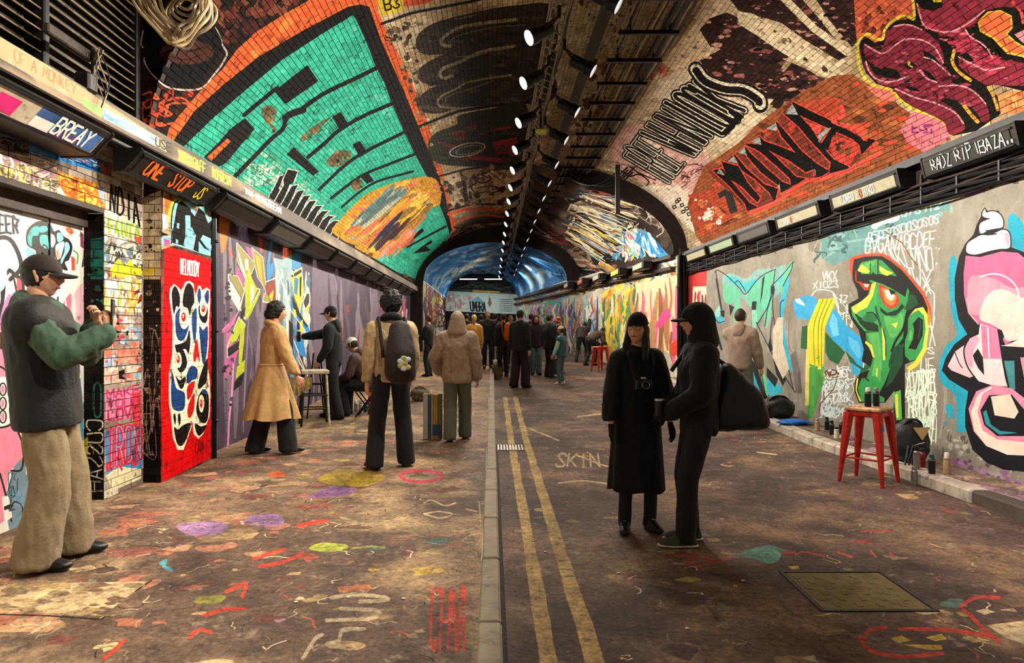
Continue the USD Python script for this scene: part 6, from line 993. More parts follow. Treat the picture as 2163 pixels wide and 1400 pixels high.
U, V = np.meshgrid(np.linspace(0, 1, 16), np.linspace(0, 1, 10), indexing='ij'); pts = np.c_[(-.17 + .32 * U.ravel()), -.03 + .02 * np.sin(U.ravel() * 30) * V.ravel(), .72 - V.ravel() * (.22 + .05 * np.sin(U.ravel() * 5))]; i = (np.arange(15)[:, None] * 10 + np.arange(9)).ravel(); fa = np.vstack([np.c_[i, i + 10, i + 11], np.c_[i, i + 11, i + 1]]); back = pts + [0, .006, 0]
obj('cloth', trimesh.Trimesh(np.vstack([pts, back]), np.vstack([fa, fa[:, ::-1] + 160]), process=False), 'cloth_straw', cl, smooth=True)
ea = thing('easel', 'thin dark folding easel behind the tall stool', 'easel', (x - .12, y + .55, z)); 
for a in (-.14, .16): obj('leg', cyl((a, 0, 0), (a * .35, .05, 1.05), .012), 'wood_dark', ea)
obj('shelf', rbox(-.12, .12, -.02, .03, .55, .58), 'wood_dark', ea); obj('leg', cyl((.02, .45, 0), (.02, .05, 1.0), .012), 'wood_dark', ea)
x, y, z = ground(FR, 1050, 800); t = thing('bucket', 'dark brown bucket on the road beside the kerb, far off', 'bucket', (x, y, z)); obj('body', lathe([(0, 0), (.11, 0), (.14, .3), (.145, .31), (.13, .31), (.1, .02), (0, .02)], 20), 'camo', t); a = np.linspace(0, np.pi, 12); obj('handle', tube(np.c_[.14 * np.cos(a), 0 * a, .3 + .06 * np.sin(a)], .006, 5), 'dark_metal', t)
bag('rubbish_bag', 'pale grey rubbish bag slumped behind the bucket', 'bag', *ground(FR, 1052, 783), (.32, .2, .2), 'bin_bag', 408, False)
x, y, z = ground(FR, 1268, 785); sheet_stool('bar_stool', 'small far red stool beside the bending painters', x, y, z, 25, .75, .34, .19, 'red_metal', 'red_metal'); spray_can('spray can standing on the far red stool', x + .05, y, z + .75, 'can_dark', 'can_dark', .2)
bag('rucksack', 'black rucksack on the road beside the far red stool', 'bag', *ground(FR, 1297, 788), (.22, .18, .2), 'nylon_black', 409)
for k, (px, py) in enumerate(((1306, 1211), (1152, 1166), (735, 1262), (625, 1272), (852, 1265), (1570, 1227), (1452, 1328))): S = FR if px > 1060 else FP; x, y, z = ground(S, px, py); obj('litter', lump(420 + k, .012, .009, .004, .3, 1), 'can_white', None, cat='litter', label=f'tiny white scrap of litter on the {"road" if px > 1060 else "pavement"}', group='scraps of litter on the road' if px > 1060 else 'scraps of litter on the pavement')
for k, (px, py) in enumerate(((1306, 1211), (1152, 1166), (735, 1262), (625, 1272), (852, 1265), (1570, 1227), (1452, 1328))):
    S = FR if px > 1060 else FP; x, y, z = ground(S, px, py); p = stage.GetPrimAtPath('/World/litter' + (f'_{k:03d}' if k else '')); UsdGeom.Xformable(p).AddTranslateOp().Set(Gf.Vec3d(float(x), float(y), float(z) + .001))
# ---------------------------------------------------------------- people
for nm, c, r, b in (('skin', '#cf9b7c', .5, .0), ('skin_dark', '#6a4230', .5, 0), ('hair_black', '#0d0a09', .6, .004), ('hair_brown', '#2a1a12', .6, .004), ('hair_orange', '#a34a1c', .6, .004), ('hair_grey', '#8a8078', .6, .004), ('lips_m', '#9c4a44', .4, 0), ('eye_white', '#d8d2c8', .25, 0), ('eye_dark', '#120d0a', .2, 0),
                    ('cap_brown', '#1d1411', .8, .002), ('hoodie_green', '#39513f', .85, .003), ('vest_black', '#0c0a09', .7, .004), ('corduroy', '#86765a', .9, .004), ('shoe_black', '#0b0a0a', .4, 0), ('sole_white', '#d0cbbf', .6, 0), ('shoe_olive', '#3d4034', .7, .002), ('trench', '#b8935c', .75, .003), ('trousers_dark', '#14161a', .85, .003), ('jacket_beige', '#b39c76', .7, .003), ('pack_brown', '#1d1714', .7, .004),
                    ('puffer', '#94806c', .7, .004), ('trousers_grey', '#5c6055', .85, .003), ('coat_black', '#030304', .85, .002), ('coat_soft', '#070608', .9, .003), ('beanie_black', '#050506', .95, .003), ('hoodie_grey', '#8f7a6b', .85, .003), ('hoodie_black', '#0b0b0d', .85, .002), ('rain_yellow', '#c8912a', .5, .003), ('helmet_yellow', '#c9b43a', .45, 0), ('jacket_navy', '#12161f', .75, .003), ('jacket_maroon', '#241418', .8, .003), ('jeans_teal', '#4c6468', .85, .003), ('trousers_maroon', '#2a161a', .85, .003),
                    ('vest_teal', '#1c5a5c', .6, .003), ('sleeve_pale', '#b5cbc9', .7, .002), ('beanie_cream', '#c4ad7c', .95, .003), ('pack_orange', '#c85a14', .5, .003), ('seat_brown', '#4f3c38', .85, .003), ('frame_black', '#0a0a0b', .3, 0), ('glass_pale', '#b9c2c6', .1, 0), ('metal_bright', '#b9b9bc', .25, 0)):
    mat(nm, c, r, bump=b, bscale=55, var=.22, vscale=14, metal=.9 if nm == 'metal_bright' else 0, sheen=.05)
MF = m3.Manifold
def sp(c, r, n=14):
    r = np.broadcast_to(np.asarray(r, float), 3); return MF.sphere(1., n).scale([float(x) for x in r]).translate([float(x) for x in c])
def hull(*ms): return MF.batch_hull(list(ms))
def uni(ms): return MF.batch_boolean(list(ms), m3.OpType.Add)
def chain(P, R, n=12): return uni([hull(sp(P[i], R[i], n), sp(P[i + 1], R[i + 1], n)) for i in range(len(P) - 1)])
def to_tm(m): q = m.to_mesh(); return trimesh.Trimesh(q.vert_properties[:, :3].astype(float), q.tri_verts, process=False)
def to_mf(t): return MF(m3.Mesh(np.asarray(t.vertices, np.float32), np.asarray(t.faces, np.uint32)))
def soft(m, L, it=8, wr=0., ws=11., seed=0, lo=None, stretch=(1, 1, .45)):
    t = to_tm(m.refine_to_length(L)); t.merge_vertices()
    if it: trimesh.smoothing.filter_taubin(t, .5, -.52, iterations=it)
    if wr:
        n = t.vertex_normals; p = t.vertices * ws * np.array(stretch); f = meshkit.fbm(p + seed * 5.1, 3, seed); g = meshkit.fbm(p[:, [2, 0, 1]] * 1.7 + seed, 2, seed + 3)
        t.vertices = t.vertices + n * (wr * ((f - .5) * 2 + (np.abs(g - .5) * -2.4 + .5)))[:, None]
    return t
def rotx(a): c, s = math.cos(a), math.sin(a); return np.array([[1, 0, 0], [0, c, -s], [0, s, c]])
def rotz(a): c, s = math.cos(a), math.sin(a); return np.array([[c, -s, 0], [s, c, 0], [0, 0, 1]])
def ik(a, b, l1, l2, pole):
    a, b = np.asarray(a, float), np.asarray(b, float); d = b - a; L = np.linalg.norm(d)
    if L > (l1 + l2) * .995: b = a + d / L * (l1 + l2) * .995; d = b - a; L = np.linalg.norm(d)
    x = (l1 * l1 - l2 * l2 + L * L) / (2 * L); h = math.sqrt(max(l1 * l1 - x * x, 0)); u = d / L; p = np.asarray(pole, float); p = p - u * (p @ u); p /= max(np.linalg.norm(p), 1e-6)
    return a + u * x + p * h, b
def head_mesh(sub):
    t = trimesh.creation.icosphere(sub); n = t.vertices.copy(); x, y, z = n[:, 0] * .076, n[:, 1] * .094, n[:, 2] * .117
    zn = n[:, 2]; dn = np.clip(-zn, 0, 1); x = x * (1 - .30 * dn ** 1.3); y = np.where(n[:, 1] < 0, y * (1 - .30 * dn), y * (1 - .06 * dn)); y = y - .012 * dn * (n[:, 1] < 0); ax = np.abs(x); fr = np.clip(n[:, 1] * 3, 0, 1)
    G = lambda cx, cz, sx, sz, A: A * np.exp(-(((ax - cx) / sx) ** 2 + ((z - cz) / sz) ** 2)) * fr
    y = y + G(0, -.020, .014, .018, .017) + G(0, .004, .010, .024, .010) + G(.02, .040, .03, .012, .005) - G(.032, .016, .016, .012, .010) + G(0, -.056, .022, .010, .007) - G(0, -.0575, .022, .0026, .004) + G(0, -.098, .022, .018, .012) + G(.042, -.02, .02, .02, .004)
    t.vertices = np.c_[x, y, z]; return t
def hand(w, d, nrm, side, curl, k=1.):
    """Palm and five fingers; d along the hand, nrm out of the palm, side +1 when the thumb lies towards d x nrm."""
    d = d / np.linalg.norm(d); nrm = nrm - d * (nrm @ d); nrm /= np.linalg.norm(nrm); a = np.cross(d, nrm) * side; P = lambda f, s, n: w + (d * f + a * s + nrm * n) * k
    out = [hull(sp(P(0, 0, 0), .024 * k, 10), *[sp(P(.085 - .004 * abs(i - 1.2), .028 - .0185 * i, 0), .0125 * k, 8) for i in range(4)])]
    for i, L in enumerate((.068, .077, .071, .054)):
        p, th = P(.085 - .004 * abs(i - 1.2), .028 - .0185 * i, 0), 0.
        for j, f in enumerate((.45, .31, .24)):
            th += curl * (1. if j else .7); q = p + (d * math.cos(th) + nrm * math.sin(th)) * L * f * k; out.append(hull(sp(p, (.0095 - .0012 * j) * k, 8), sp(q, (.0088 - .0014 * j) * k, 8))); p = q
    p, q, r = P(.02, .02, .004), P(.055, .047, .012), P(.085, .052 - .012 * curl, .012 + .022 * curl)
    out += [hull(sp(p, .015 * k, 8), sp(q, .0115 * k, 8)), hull(sp(q, .0112 * k, 8), sp(r, .009 * k, 8))]
    return uni(out)
def make_person(label, S, px, top, feet, face, pose={}, top_c=None, legs=None, coat=None, shoes='shoe_black', sole=None, hair=None, cap=None, beanie=None, hood=None, vest=None, glasses=False, skin='skin', d=1, h=None, collar=None, build=1., group=None, seed=1, sw=.175, loc=None, gloves=None, scarf=None):
    x, y, z = ground(S, px, feet) if loc is None else loc
    h = h or (feet - top) / F * y; k = h / 1.75
    t = thing('person', label, 'person', (x, y, z), -face, group=group); g = lambda key, v: pose.get(key, v); V = lambda v: np.asarray(v, float) * k
    lean = math.radians(g('lean', 0)); tw = math.radians(g('twist', 0)); R = rotx(-lean); hz = g('hip', .955); hip = V((g('hx', 0), g('hy', 0), hz)); U = R @ [0, 0, 1.]; RT = rotz(tw); rt = R @ RT @ [1., 0, 0]; fw = R @ RT @ [0, 1., 0]
    chest = hip + U * .33 * k; neck = hip + U * .522 * k; sh = {s: neck - U * .065 * k + rt * s * sw * k for s in (-1, 1)}
    hy, hp = math.radians(g('yaw', 0)), math.radians(g('pitch', 0)); HR = RT @ rotz(-hy) @ rotx(-(hp + lean * .35)); hc = neck + (U * .07 + R @ [0, .02, .09]) * k * 1.0 + HR @ V((0, .012, .03)) * .6
    segn = 16 if d == 2 else 10; Lr = {2: .016, 1: .026, 0: .04}[d] * k
    El, Wr, Hd = {}, {}, {}
    for s, nm in ((-1, 'L'), (1, 'R')):
        tgt = V(g('hand' + nm, (s * .24, .04, .80))); El[s], Wr[s] = ik(sh[s], tgt, .285 * k, .255 * k, g('pole' + nm, (s * .5, -1, -.2))); Hd[s] = Wr[s]
    hipj = {s: hip + rt * s * .088 * k - [0, 0, .02 * k] for s in (-1, 1)}; An, Kn, toe = {}, {}, {}
    for s, nm in ((-1, 'L'), (1, 'R')):
        f = g('foot' + nm, (s * .10, 0., 12 * s, 0.)); a = V((f[0], f[1], .085 + (f[3] if len(f) > 3 else 0))); Kn[s], An[s] = ik(hipj[s], a, .435 * k, .425 * k, g('knee' + nm, (s * .12, 1, 0))); an = math.radians(f[2]); toe[s] = np.array([math.sin(an), math.cos(an), -(f[4] if len(f) > 4 else 0)])
    # body: one continuous figure
    hm = head_mesh(4 if d == 2 else 3); hm.vertices = hm.vertices * k @ HR.T + hc; bits = [to_mf(hm)]
    bits += [hull(sp(hc + HR @ V((s * .073, -.008, -.002)), .012 * k, 8), sp(hc + HR @ V((s * .079, -.02, .026)), .009 * k, 8), sp(hc + HR @ V((s * .074, -.004, -.03)), .007 * k, 8)) for s in (-1, 1)]
    limbs = [chain([hc + HR @ V((0, -.022, -.05)), neck, chest], [.056 * k, .06 * k, .09 * k], segn), hull(sp(hip, V((.13, .09, .09)), segn), sp(chest, V((.13, .09, .09)), segn))]
    for s in (-1, 1):
        limbs += [chain([chest, sh[s], El[s], Wr[s]], [.07 * k, .045 * k, .036 * k, .026 * k], segn), chain([hip, hipj[s], Kn[s], An[s]], [.09 * k, .072 * k, .05 * k, .036 * k], segn), hull(sp(An[s], .034 * k, 8), sp(An[s] + V(toe[s]) * .14 - V((0, 0, .055)), .022 * k, 8))]
    body = to_mf(soft(uni(limbs), Lr * 1.6, 4)); hands = []
    for s, nm in ((-1, 'L'), (1, 'R')):
        fd = Wr[s] - El[s]; fd /= np.linalg.norm(fd); hd = np.asarray(g('hdir' + nm, fd), float); nr = np.asarray(g('palm' + nm, (-s * 1., .3, 0)), float)
        hands.append(hand(Wr[s] + fd * .01 * k, hd, nr, s if g('flip' + nm, 1) > 0 else -s, g('curl' + nm, .35), k * 1.02))
    obj('body', to_tm(uni([body] + bits + ([] if gloves else hands))), skin, t, smooth=50)
    if gloves: [obj('glove', to_tm(q), gloves, t, smooth=50) for q in hands]
    if d == 2:
        for s in (-1, 1):
            e = hc + HR @ V((s * .031, .0755, .016)); obj('eye', to_tm(sp(e, .0115 * k, 14)), 'eye_white', t, smooth=True); obj('iris', to_tm(sp(e + HR @ V((.002, .0075, 0)), V((.006, .005, .006)), 10)), 'eye_dark', t, smooth=True); obj('eyebrow', to_tm(hull(*[sp(hc + HR @ V((s * (.016 + .015 * j), .089 - .008 * j * j * .5, .039 + .003 * (j == 1))), .0042 * k, 6) for j in range(3)])), hair or 'hair_black', t)
        obj('lips', to_tm(hull(sp(hc + HR @ V((-.018, .082, -.058)), .0045 * k, 8), sp(hc + HR @ V((0, .0895, -.056)), V((.008, .005, .0075)), 8), sp(hc + HR @ V((.018, .082, -.058)), .0045 * k, 8))), 'lips_m', t, smooth=True)
    # upper clothing
    b = build
    def torso(r, hem, mname, name, sleeves=True, wr=.006, sl=None, puff=0., sd=seed, label=None):
        E = lambda c, q: sp((0, 0, 0), V(np.array(q) * b + r), segn + 2)
        def place(m, c): M4 = np.c_[R @ RT, c]; return m.transform(M4)
        low = hip + U * (hem - hz) * k; ms = [hull(place(E(0, (.150, .098, .10)), low + U * .03 * k), place(E(0, (.148, .097, .09)), hip + U * .10 * k)), hull(place(E(0, (.148, .097, .09)), hip + U * .10 * k), place(E(0, (.156, .108, .10)), chest)), hull(place(E(0, (.156, .108, .09)), chest), *[sp(sh[s] - U * .01 * k, (.058 * b + r) * k, segn) for s in (-1, 1)], sp(neck, (.062 + r * .4) * k, segn))]
        if sleeves:
            for s in (-1, 1):
                w = Wr[s] - (Wr[s] - El[s]) * .06; ms.append(chain([sh[s], El[s], w], [(.062 * b + r) * k, (.05 * b + r) * k, ((sl or .04) + r * .6) * k], segn))
        m = uni(ms); m = m.trim_by_plane([float(q) for q in U], float(low @ U)) if hem is not None else m
        return obj(name, soft(m, Lr, 7, wr * k, 11 / k, sd), mname, t, smooth=60, label=label)
    if top_c: torso(top_c.get('r', .012), top_c.get('hem', .86), top_c['m'], top_c.get('name', 'jacket'), True, top_c.get('wr', .007), top_c.get('sl'))
    if vest: torso(vest.get('r', .03), vest.get('hem', .84), vest['m'], 'vest', False, .006, sd=seed + 5)
    # trousers or bare legs
    lg = legs or {'m': 'trousers_dark'}; wk, wa = lg.get('wk', .075), lg.get('wa', .066); ms = []
    for s in (-1, 1):
        e = An[s] + (An[s] - Kn[s]) / np.linalg.norm(An[s] - Kn[s]) * lg.get('drop', .03) * k; ms += [hull(sp(hip + U * .03 * k, V((.145 * b, .1 * b, .06)), segn), sp(hipj[s], .098 * b * k, segn)), chain([hipj[s], Kn[s], e], [.098 * b * k, wk * k, wa * k], segn)]
    m = uni(ms).trim_by_plane([0, 0, 1.], .03 * k); obj('trousers', soft(m, Lr, 7, lg.get('wr', .007) * k, 10 / k, seed + 2), lg['m'], t, smooth=60)
    if coat:
        n, rows = 72, 16; z0, z1 = coat.get('waist', 1.02), coat['hem']; th = np.arange(n) / n * 2 * np.pi; vs = []
        for j in range(rows + 1):
            f = j / rows; zc = z0 + (z1 - z0) * f; rx = coat.get('rx0', .165) + (coat.get('rx', .26) - coat.get('rx0', .165)) * f ** .9; ry = coat.get('ry0', .125) + (coat.get('ry', .2) - coat.get('ry0', .125)) * f ** .9
            fo = 1 + coat.get('fold', .07) * f * (np.sin(th * 7 + 1.3 * seed) * .6 + np.sin(th * 11 + 2 + f) * .4); c = V((coat.get('dx', 0) * f ** 1.3, coat.get('dy', 0) * f ** 1.3, zc)) + np.array([hip[0], hip[1], 0]); q = np.c_[rx * np.cos(th) * fo, ry * np.sin(th) * fo, .012 * np.sin(th * 5) * f] * k; vs.append(c + q @ RT.T)
        v = np.vstack(vs + [vs[0].mean(0)[None], vs[-1].mean(0)[None] + [0, 0, .06 * k]]); i = np.arange(n); jn = (i + 1) % n; fs = []
        for j in range(rows): fs += [np.c_[j * n + i, (j + 1) * n + jn, j * n + jn], np.c_[j * n + i, (j + 1) * n + i, (j + 1) * n + jn]]
        fs += [np.c_[np.full(n, (rows + 1) * n), i, jn], np.c_[np.full(n, (rows + 1) * n + 1), rows * n + jn, rows * n + i]]
        cm = trimesh.Trimesh(v, np.vstack(fs), process=False); cm.invert() if cm.volume < 0 else None; obj('coat_skirt', cm, coat['m'], t, smooth=60)
        if coat.get('belt'): a = np.linspace(0, 2 * np.pi, 40); obj('belt', tube(np.c_[hip[0] + .172 * k * np.cos(a), hip[1] + .132 * k * np.sin(a), 1.04 * k + 0 * a] @ np.eye(3), .016 * k, 6), coat['m'], t)
    for s in (-1, 1):
        a = An[s]; T = V(toe[s]); zz = max(0., a[2] - .085 * k); lift = np.array([0, 0, zz]); P = lambda f, q, up: np.array([a[0], a[1], 0]) + lift + T * f + np.array([T[1], -T[0], 0]) * q + V((0, 0, up))
        m = uni([hull(sp(P(-.055, 0, .035), .036 * k, 10), sp(P(-.03, 0, .085), .040 * k, 10), sp(P(.06, .0, .055), V((.042, .045, .04)), 10)), hull(sp(P(.06, 0, .05), V((.044, .044, .040)), 10), sp(P(.155, .004, .032), V((.044, .044, .028)), 10), sp(P(.10, 0, .03), V((.047, .047, .028)), 10), sp(P(-.05, 0, .03), .036 * k, 10))])
        m = m.trim_by_plane([0, 0, 1.], float(.003 * k + zz - .0)) if len(toe[s]) and toe[s][2] == 0 else m
        so = obj('shoe', soft(m, Lr * .9, 3), shoes, t, smooth=50)
        if sole: q = uni([hull(sp(P(-.058, 0, .012), V((.04, .04, .012)), 10), sp(P(.1, 0, .012), V((.05, .05, .012)), 10), sp(P(.165, .004, .014), V((.044, .044, .012)), 10))]); obj('sole', to_tm(q), sole, so, smooth=40)
        if d == 2:
            for j in range(4): obj('lace', tube(np.array([P(.045 + .018 * j, -.03, .083 - .009 * j), P(.05 + .018 * j, 0, .098 - .010 * j), P(.05 + .018 * j, .03, .083 - .009 * j)]), .0035 * k, 5), sole or shoes, so)
    # head wear
    X = lambda m: m.transform(np.c_[HR * k, hc])
    if hair:
        cz = .010 * max(g('curly', .5) - .5, 0) ; m = sp((0, -.012, .022 + cz * .5), (.084 + cz, .100 + cz, .112 + cz), 20) - sp((0, .085, -.045), (.10, .09, .105), 18) - MF.cube([.4, .4, .2], True).translate([0, .0, -.17])
        if hair.endswith('!'): pass
        obj('hair', soft(X(m), Lr * .8, 3, .009 * k * g('curly', .5), 38 / k, seed + 7, stretch=(1, 1, 1)), hair, t, smooth=True)
    if g('bun', 0): obj('hair', soft(X(uni([sp((-.02, -.09, -.02), (.05, .05, .06), 14), sp((.02, -.06, .07), (.06, .06, .05), 14), sp((.05, -.06, -.03), (.04, .05, .05), 12)])), Lr * .8, 2, .014 * k, 40 / k, seed + 8, stretch=(1, 1, 1)), hair or 'hair_black', t, smooth=True)
    if cap:
        c = obj('cap', soft(X(sp((0, -.006, .036), (.087, .106, .098), 22).trim_by_plane([0, .12, 1.], .030)), Lr * .7, 3), cap, t, smooth=60)
        vz = MF.extrude(m3.CrossSection([[(math.cos(a) * .074, .050 + math.sin(a) * .125) for a in np.linspace(0, np.pi, 24)]]), .010).translate([0, .0, .032]).rotate([-9, 0, 0]); vt = to_tm(vz.refine_to_length(.012)); vt.vertices[:, 2] -= 4.2 * vt.vertices[:, 0] ** 2 - .004; vt.vertices = vt.vertices * k @ HR.T + hc; obj('visor', vt, cap, c, smooth=40)
        obj('button', to_tm(X(sp((0, -.006, .136), .008, 8))), cap, c)
    if scarf:
        obj('hair', soft(X(uni([hull(sp((s * .070, -.02, .01), (.022, .05, .05), 10), sp((s * .085, .01, -.13), (.026, .05, .04), 10), sp((s * .08, .03, -.24), (.022, .04, .03), 10)) for s in (-1, 1)])), Lr, 3, .006 * k, 30 / k, seed), 'hair_black', t, smooth=True)
    if beanie:
        c = obj('beanie', soft(X(sp((0, -.010, .046), (.087, .106, .114), 20).trim_by_plane([0, .25, 1.], .040)), Lr * .7, 3, .002 * k, 60 / k, seed), beanie, t, smooth=60)
        a = np.linspace(0, 2 * np.pi, 40); band = tube(np.c_[.083 * np.cos(a), -.010 + .1015 * np.sin(a), .058 - .024 * np.sin(a)], .007, 8); band.vertices = band.vertices * k @ HR.T + hc; obj('fold', band, beanie, c, smooth=True)
    if hood:
        m = uni([sp((0, -.025, .015), (.104, .122, .132), 22), hull(sp((0, -.055, -.17), (.155, .11, .05), 14), sp((0, -.035, .01), (.100, .112, .10), 14))]) - hull(sp((0, .10, -.01), (.074, .06, .098), 18), sp((0, .2, -.02), (.09, .06, .11), 14)); m = m - sp((0, .01, -.01), (.085, .09, .115), 16)
        obj('hood', soft(X(m), Lr, 3, .004 * k, 16 / k, seed), hood, t, smooth=60)
    if collar:
        a = np.linspace(0, 2 * np.pi, 26); cs = g('hoodsize', 1.); p = neck + U * (.015 * k * cs) + np.outer(np.cos(a), rt) * .078 * k + np.outer(np.sin(a), fw) * .082 * k + np.outer(np.where(np.sin(a) < 0, .045, -.02) * np.abs(np.sin(a)), U) * k; m = tube(p, .034 * k * cs, 8); cm = obj('collar', m, collar, t, smooth=True)
        if g('hoodback', 0): obj('hood_fold', soft(hull(sp(neck - fw * .075 * k + U * .03 * k * cs, V((.095, .05, .06)) * cs, 12), sp(neck - fw * .105 * k - U * .06 * k, V((.085, .035, .07)) * cs, 12)), Lr, 3, .008 * k, 14 / k, seed + 4), collar, t, smooth=True)
    if glasses:
        gl = []
        for s in (-1, 1): a = np.linspace(0, 2 * np.pi, 20); gl.append(tube(np.c_[s * .033 + .025 * np.cos(a), .100 + 0 * a - .004 * abs(s), .012 + .021 * np.sin(a)], .0019, 6)); gl.append(cyl((s * .058, .098, .018), (s * .079, .0, .016), .002, 6))
        gl.append(cyl((-.008, .102, .016), (.008, .102, .016), .0026, 6)); m = cat(*gl); m.vertices = m.vertices * k @ HR.T + hc; obj('glasses', m, 'frame_black', t, smooth=40)
    return t, dict(k=k, hip=hip, chest=chest, neck=neck, sh=sh, El=El, Wr=Wr, hc=hc, HR=HR, U=U, rt=rt, fw=fw, loc=(x, y, z), rz=-face)
def carried(name, label, catg, q, rz=0): return thing(name, label, catg, q['loc'], q['rz'])
def strap_loop(q, s, r=.10, lo=.0, m='pack_brown', parent=None, off=.03):
    k = q['k']; a = q['sh'][s] * 1.; P = [q['chest'] - q['fw'] * .16 * k - q['U'] * (.16 + lo) * k + q['rt'] * s * .10 * k, q['sh'][s] * .75 + q['neck'] * .25 - q['fw'] * .10 * k + q['U'] * .05 * k, q['sh'][s] * .75 + q['neck'] * .25 + q['U'] * .085 * k, q['sh'][s] * .8 + q['neck'] * .2 + q['fw'] * .13 * k - q['U'] * .04 * k, q['chest'] + q['fw'] * .15 * k + q['rt'] * s * .14 * k - q['U'] * .1 * k, q['chest'] + q['rt'] * s * .2 * k - q['U'] * .2 * k]
    return obj('strap', tube(cr(P, 5), .017 * k, 7), m, parent, smooth=True)

# the man at far left, photographing the wall
t, q = make_person('man in brown cap, green hoodie and black vest raising a phone at far left', FP, 98, 550, 1192, 72, dict(lean=-4, footR=(.12, -.02, 10, 0), footL=(-.14, .09, -8, 0), handR=(.16, .34, 1.33), handL=(.0, .25, 1.37), poleR=(.5, .9, -1.2), poleL=(-.5, .3, -1), hdirR=(-.1, .1, .95), hdirL=(.3, .2, .8), palmR=(-.7, -.6, 0), palmL=(.5, -.7, 0), curlR=.75, curlL=.9, pitch=4, curly=.4, hoodback=1, hoodsize=1.2),
    top_c=dict(m='hoodie_green', r=.022, hem=.88, sl=.05, name='hoodie', wr=.017), vest=dict(m='vest_black', r=.066, hem=.79), legs=dict(m='corduroy', wk=.102, wa=.118, wr=.016, drop=.06), shoes='shoe_black', hair='hair_black', cap='cap_brown', glasses=True, collar='hoodie_green', d=2, build=1.08, seed=3)
g1 = carried('phone', 'dark phone held up by the man in the green hoodie', 'phone', q); w = q['Wr'][1] + np.array([-.02, .03, .12]); b = rbox(-.04, .04, -.005, .005, -.085, .085, .004); b.apply_translation(w); obj('case', b, 'frame_black', g1); b = cyl(w + [.022, .005, .06], w + [.022, .009, .06], .011); obj('camera_lens', b, 'metal_bright', g1)
k = q['k']; bp = q['chest'] - q['fw'] * .188 * k + q['rt'] * .02; obj('back_patch', rbox(bp[0] - .04, bp[0] + .04, bp[1] - .006, bp[1] + .01, bp[2] - .03, bp[2] + .07, .004), 'skin', t, label='small tan printed patch on the back of the vest')
# trench coat
t, q = make_person('woman in a tan trench coat with dark hair tied up, walking past the purple wall', FP, 572, 642, 958, 52, dict(lean=4, footR=(.13, .16, 8, .0), footL=(-.12, -.14, -8, 0.), handR=(.30, .20, .90), handL=(-.24, .08, .85), yaw=14, bun=1, curly=1.2), top_c=dict(m='trench', r=.022, hem=.95, wr=.015, name='coat', sl=.05), coat=dict(m='trench', waist=1.06, hem=.42, rx=.30, ry=.31, rx0=.172, ry0=.13, fold=.14, belt=1), legs=dict(m='trousers_dark', wk=.10, wa=.11, drop=.06), hair='hair_black', collar='trench', d=2, seed=5, sw=.165)
# painter and seated friend by the purple wall
t, q = make_person('painter in black with a cap, arm stretched to the purple wall', FP, 706, 650, 884, -82, dict(lean=3, footR=(.12, .12, 5, 0), footL=(-.1, -.12, -5, 0), handR=(.06, .60, 1.28), poleR=(.4, -.2, -1), handL=(-.22, .16, .92), curlR=.8, pitch=3, hoodback=1), top_c=dict(m='hoodie_black', r=.03, hem=.84), legs=dict(m='trousers_dark', wk=.09, wa=.085), cap='beanie_black', hair='hair_black', collar='hoodie_black', d=1, seed=7)
cn = carried('spray_can', 'spray can in the hand of the painter with the cap', 'spray can', q); w = q['Wr'][1] + np.array([-.03, .07, .0]); obj('can', cyl(w - [0, 0, .08], w + [0, 0, .08], .03), 'can_dark', cn); obj('cap', cyl(w + [0, 0, .08], w + [0, 0, .11], .02), 'can_white', cn)
x, y, z = ground(FP, 774, 878); cs = thing('camp_stool', 'low dark folding stool under the seated person in brown', 'stool', (x, y, z), 0); obj('seat', rbox(-.17, .17, -.15, .15, .40, .43), 'nylon_black', cs); [obj('leg', cyl((a * .15, b * .13, 0), (-a * .15, b * .13, .4), .012), 'dark_metal', cs) for a in (-1, 1) for b in (-1, 1)]
t, q = make_person('person in brown hoodie and white cap sitting hunched by the purple wall', FP, 768, 0, 880, -75, dict(hip=.53, hy=-.05, lean=24, footR=(.14, .40, 5, 0), footL=(-.14, .30, -5, 0), handR=(.12, .42, .62), handL=(-.1, .42, .60), poleR=(.6, -.4, -1), poleL=(-.6, -.4, -1), pitch=10, hoodback=1), top_c=dict(m='seat_brown', r=.028, hem=.50), legs=dict(m='trousers_dark', wk=.085, wa=.075), hair='hair_brown', cap='can_white', collar='seat_brown', h=1.72, loc=(x, y - .0, z), seed=8)
# backpacker
t, q = make_person('young man with curly black hair, beige jacket and dark backpack seen from behind', FP, 826, 624, 988, -16, dict(footR=(.16, .06, 20, 0), footL=(-.17, -.05, -22, 0), handR=(.22, .12, .90), handL=(-.23, .06, .88), yaw=-24, curly=2.2, hoodsize=1.3), top_c=dict(m='jacket_beige', r=.022, hem=.88, wr=.017, sl=.045), legs=dict(m='trousers_dark', wk=.088, wa=.09, drop=.05), hair='hair_black', collar='hoodie_black', d=2, seed=11)
k = q['k']; bpk = carried('backpack', 'dark brown backpack with a pale rose patch on the curly-haired man', 'backpack', q); c = q['chest'] - q['fw'] * .25 * k - q['U'] * .07 * k + q['rt'] * .06
obj('body', soft(hull(sp(c + [0, .03, .22], (.10, .07, .07)), sp(c + [0, 0, -.25], (.165, .12, .11)), sp(c + [0, -.03, -.06], (.16, .12, .14))), .025, 6, .008, 11, 12), 'pack_brown', bpk, smooth=60); obj('pocket', soft(hull(sp(c + [0, -.11, -.20], (.11, .04, .07)), sp(c + [0, -.10, -.06], (.11, .04, .06))), .025, 4, .004, 14, 13), 'pack_brown', bpk, smooth=60)
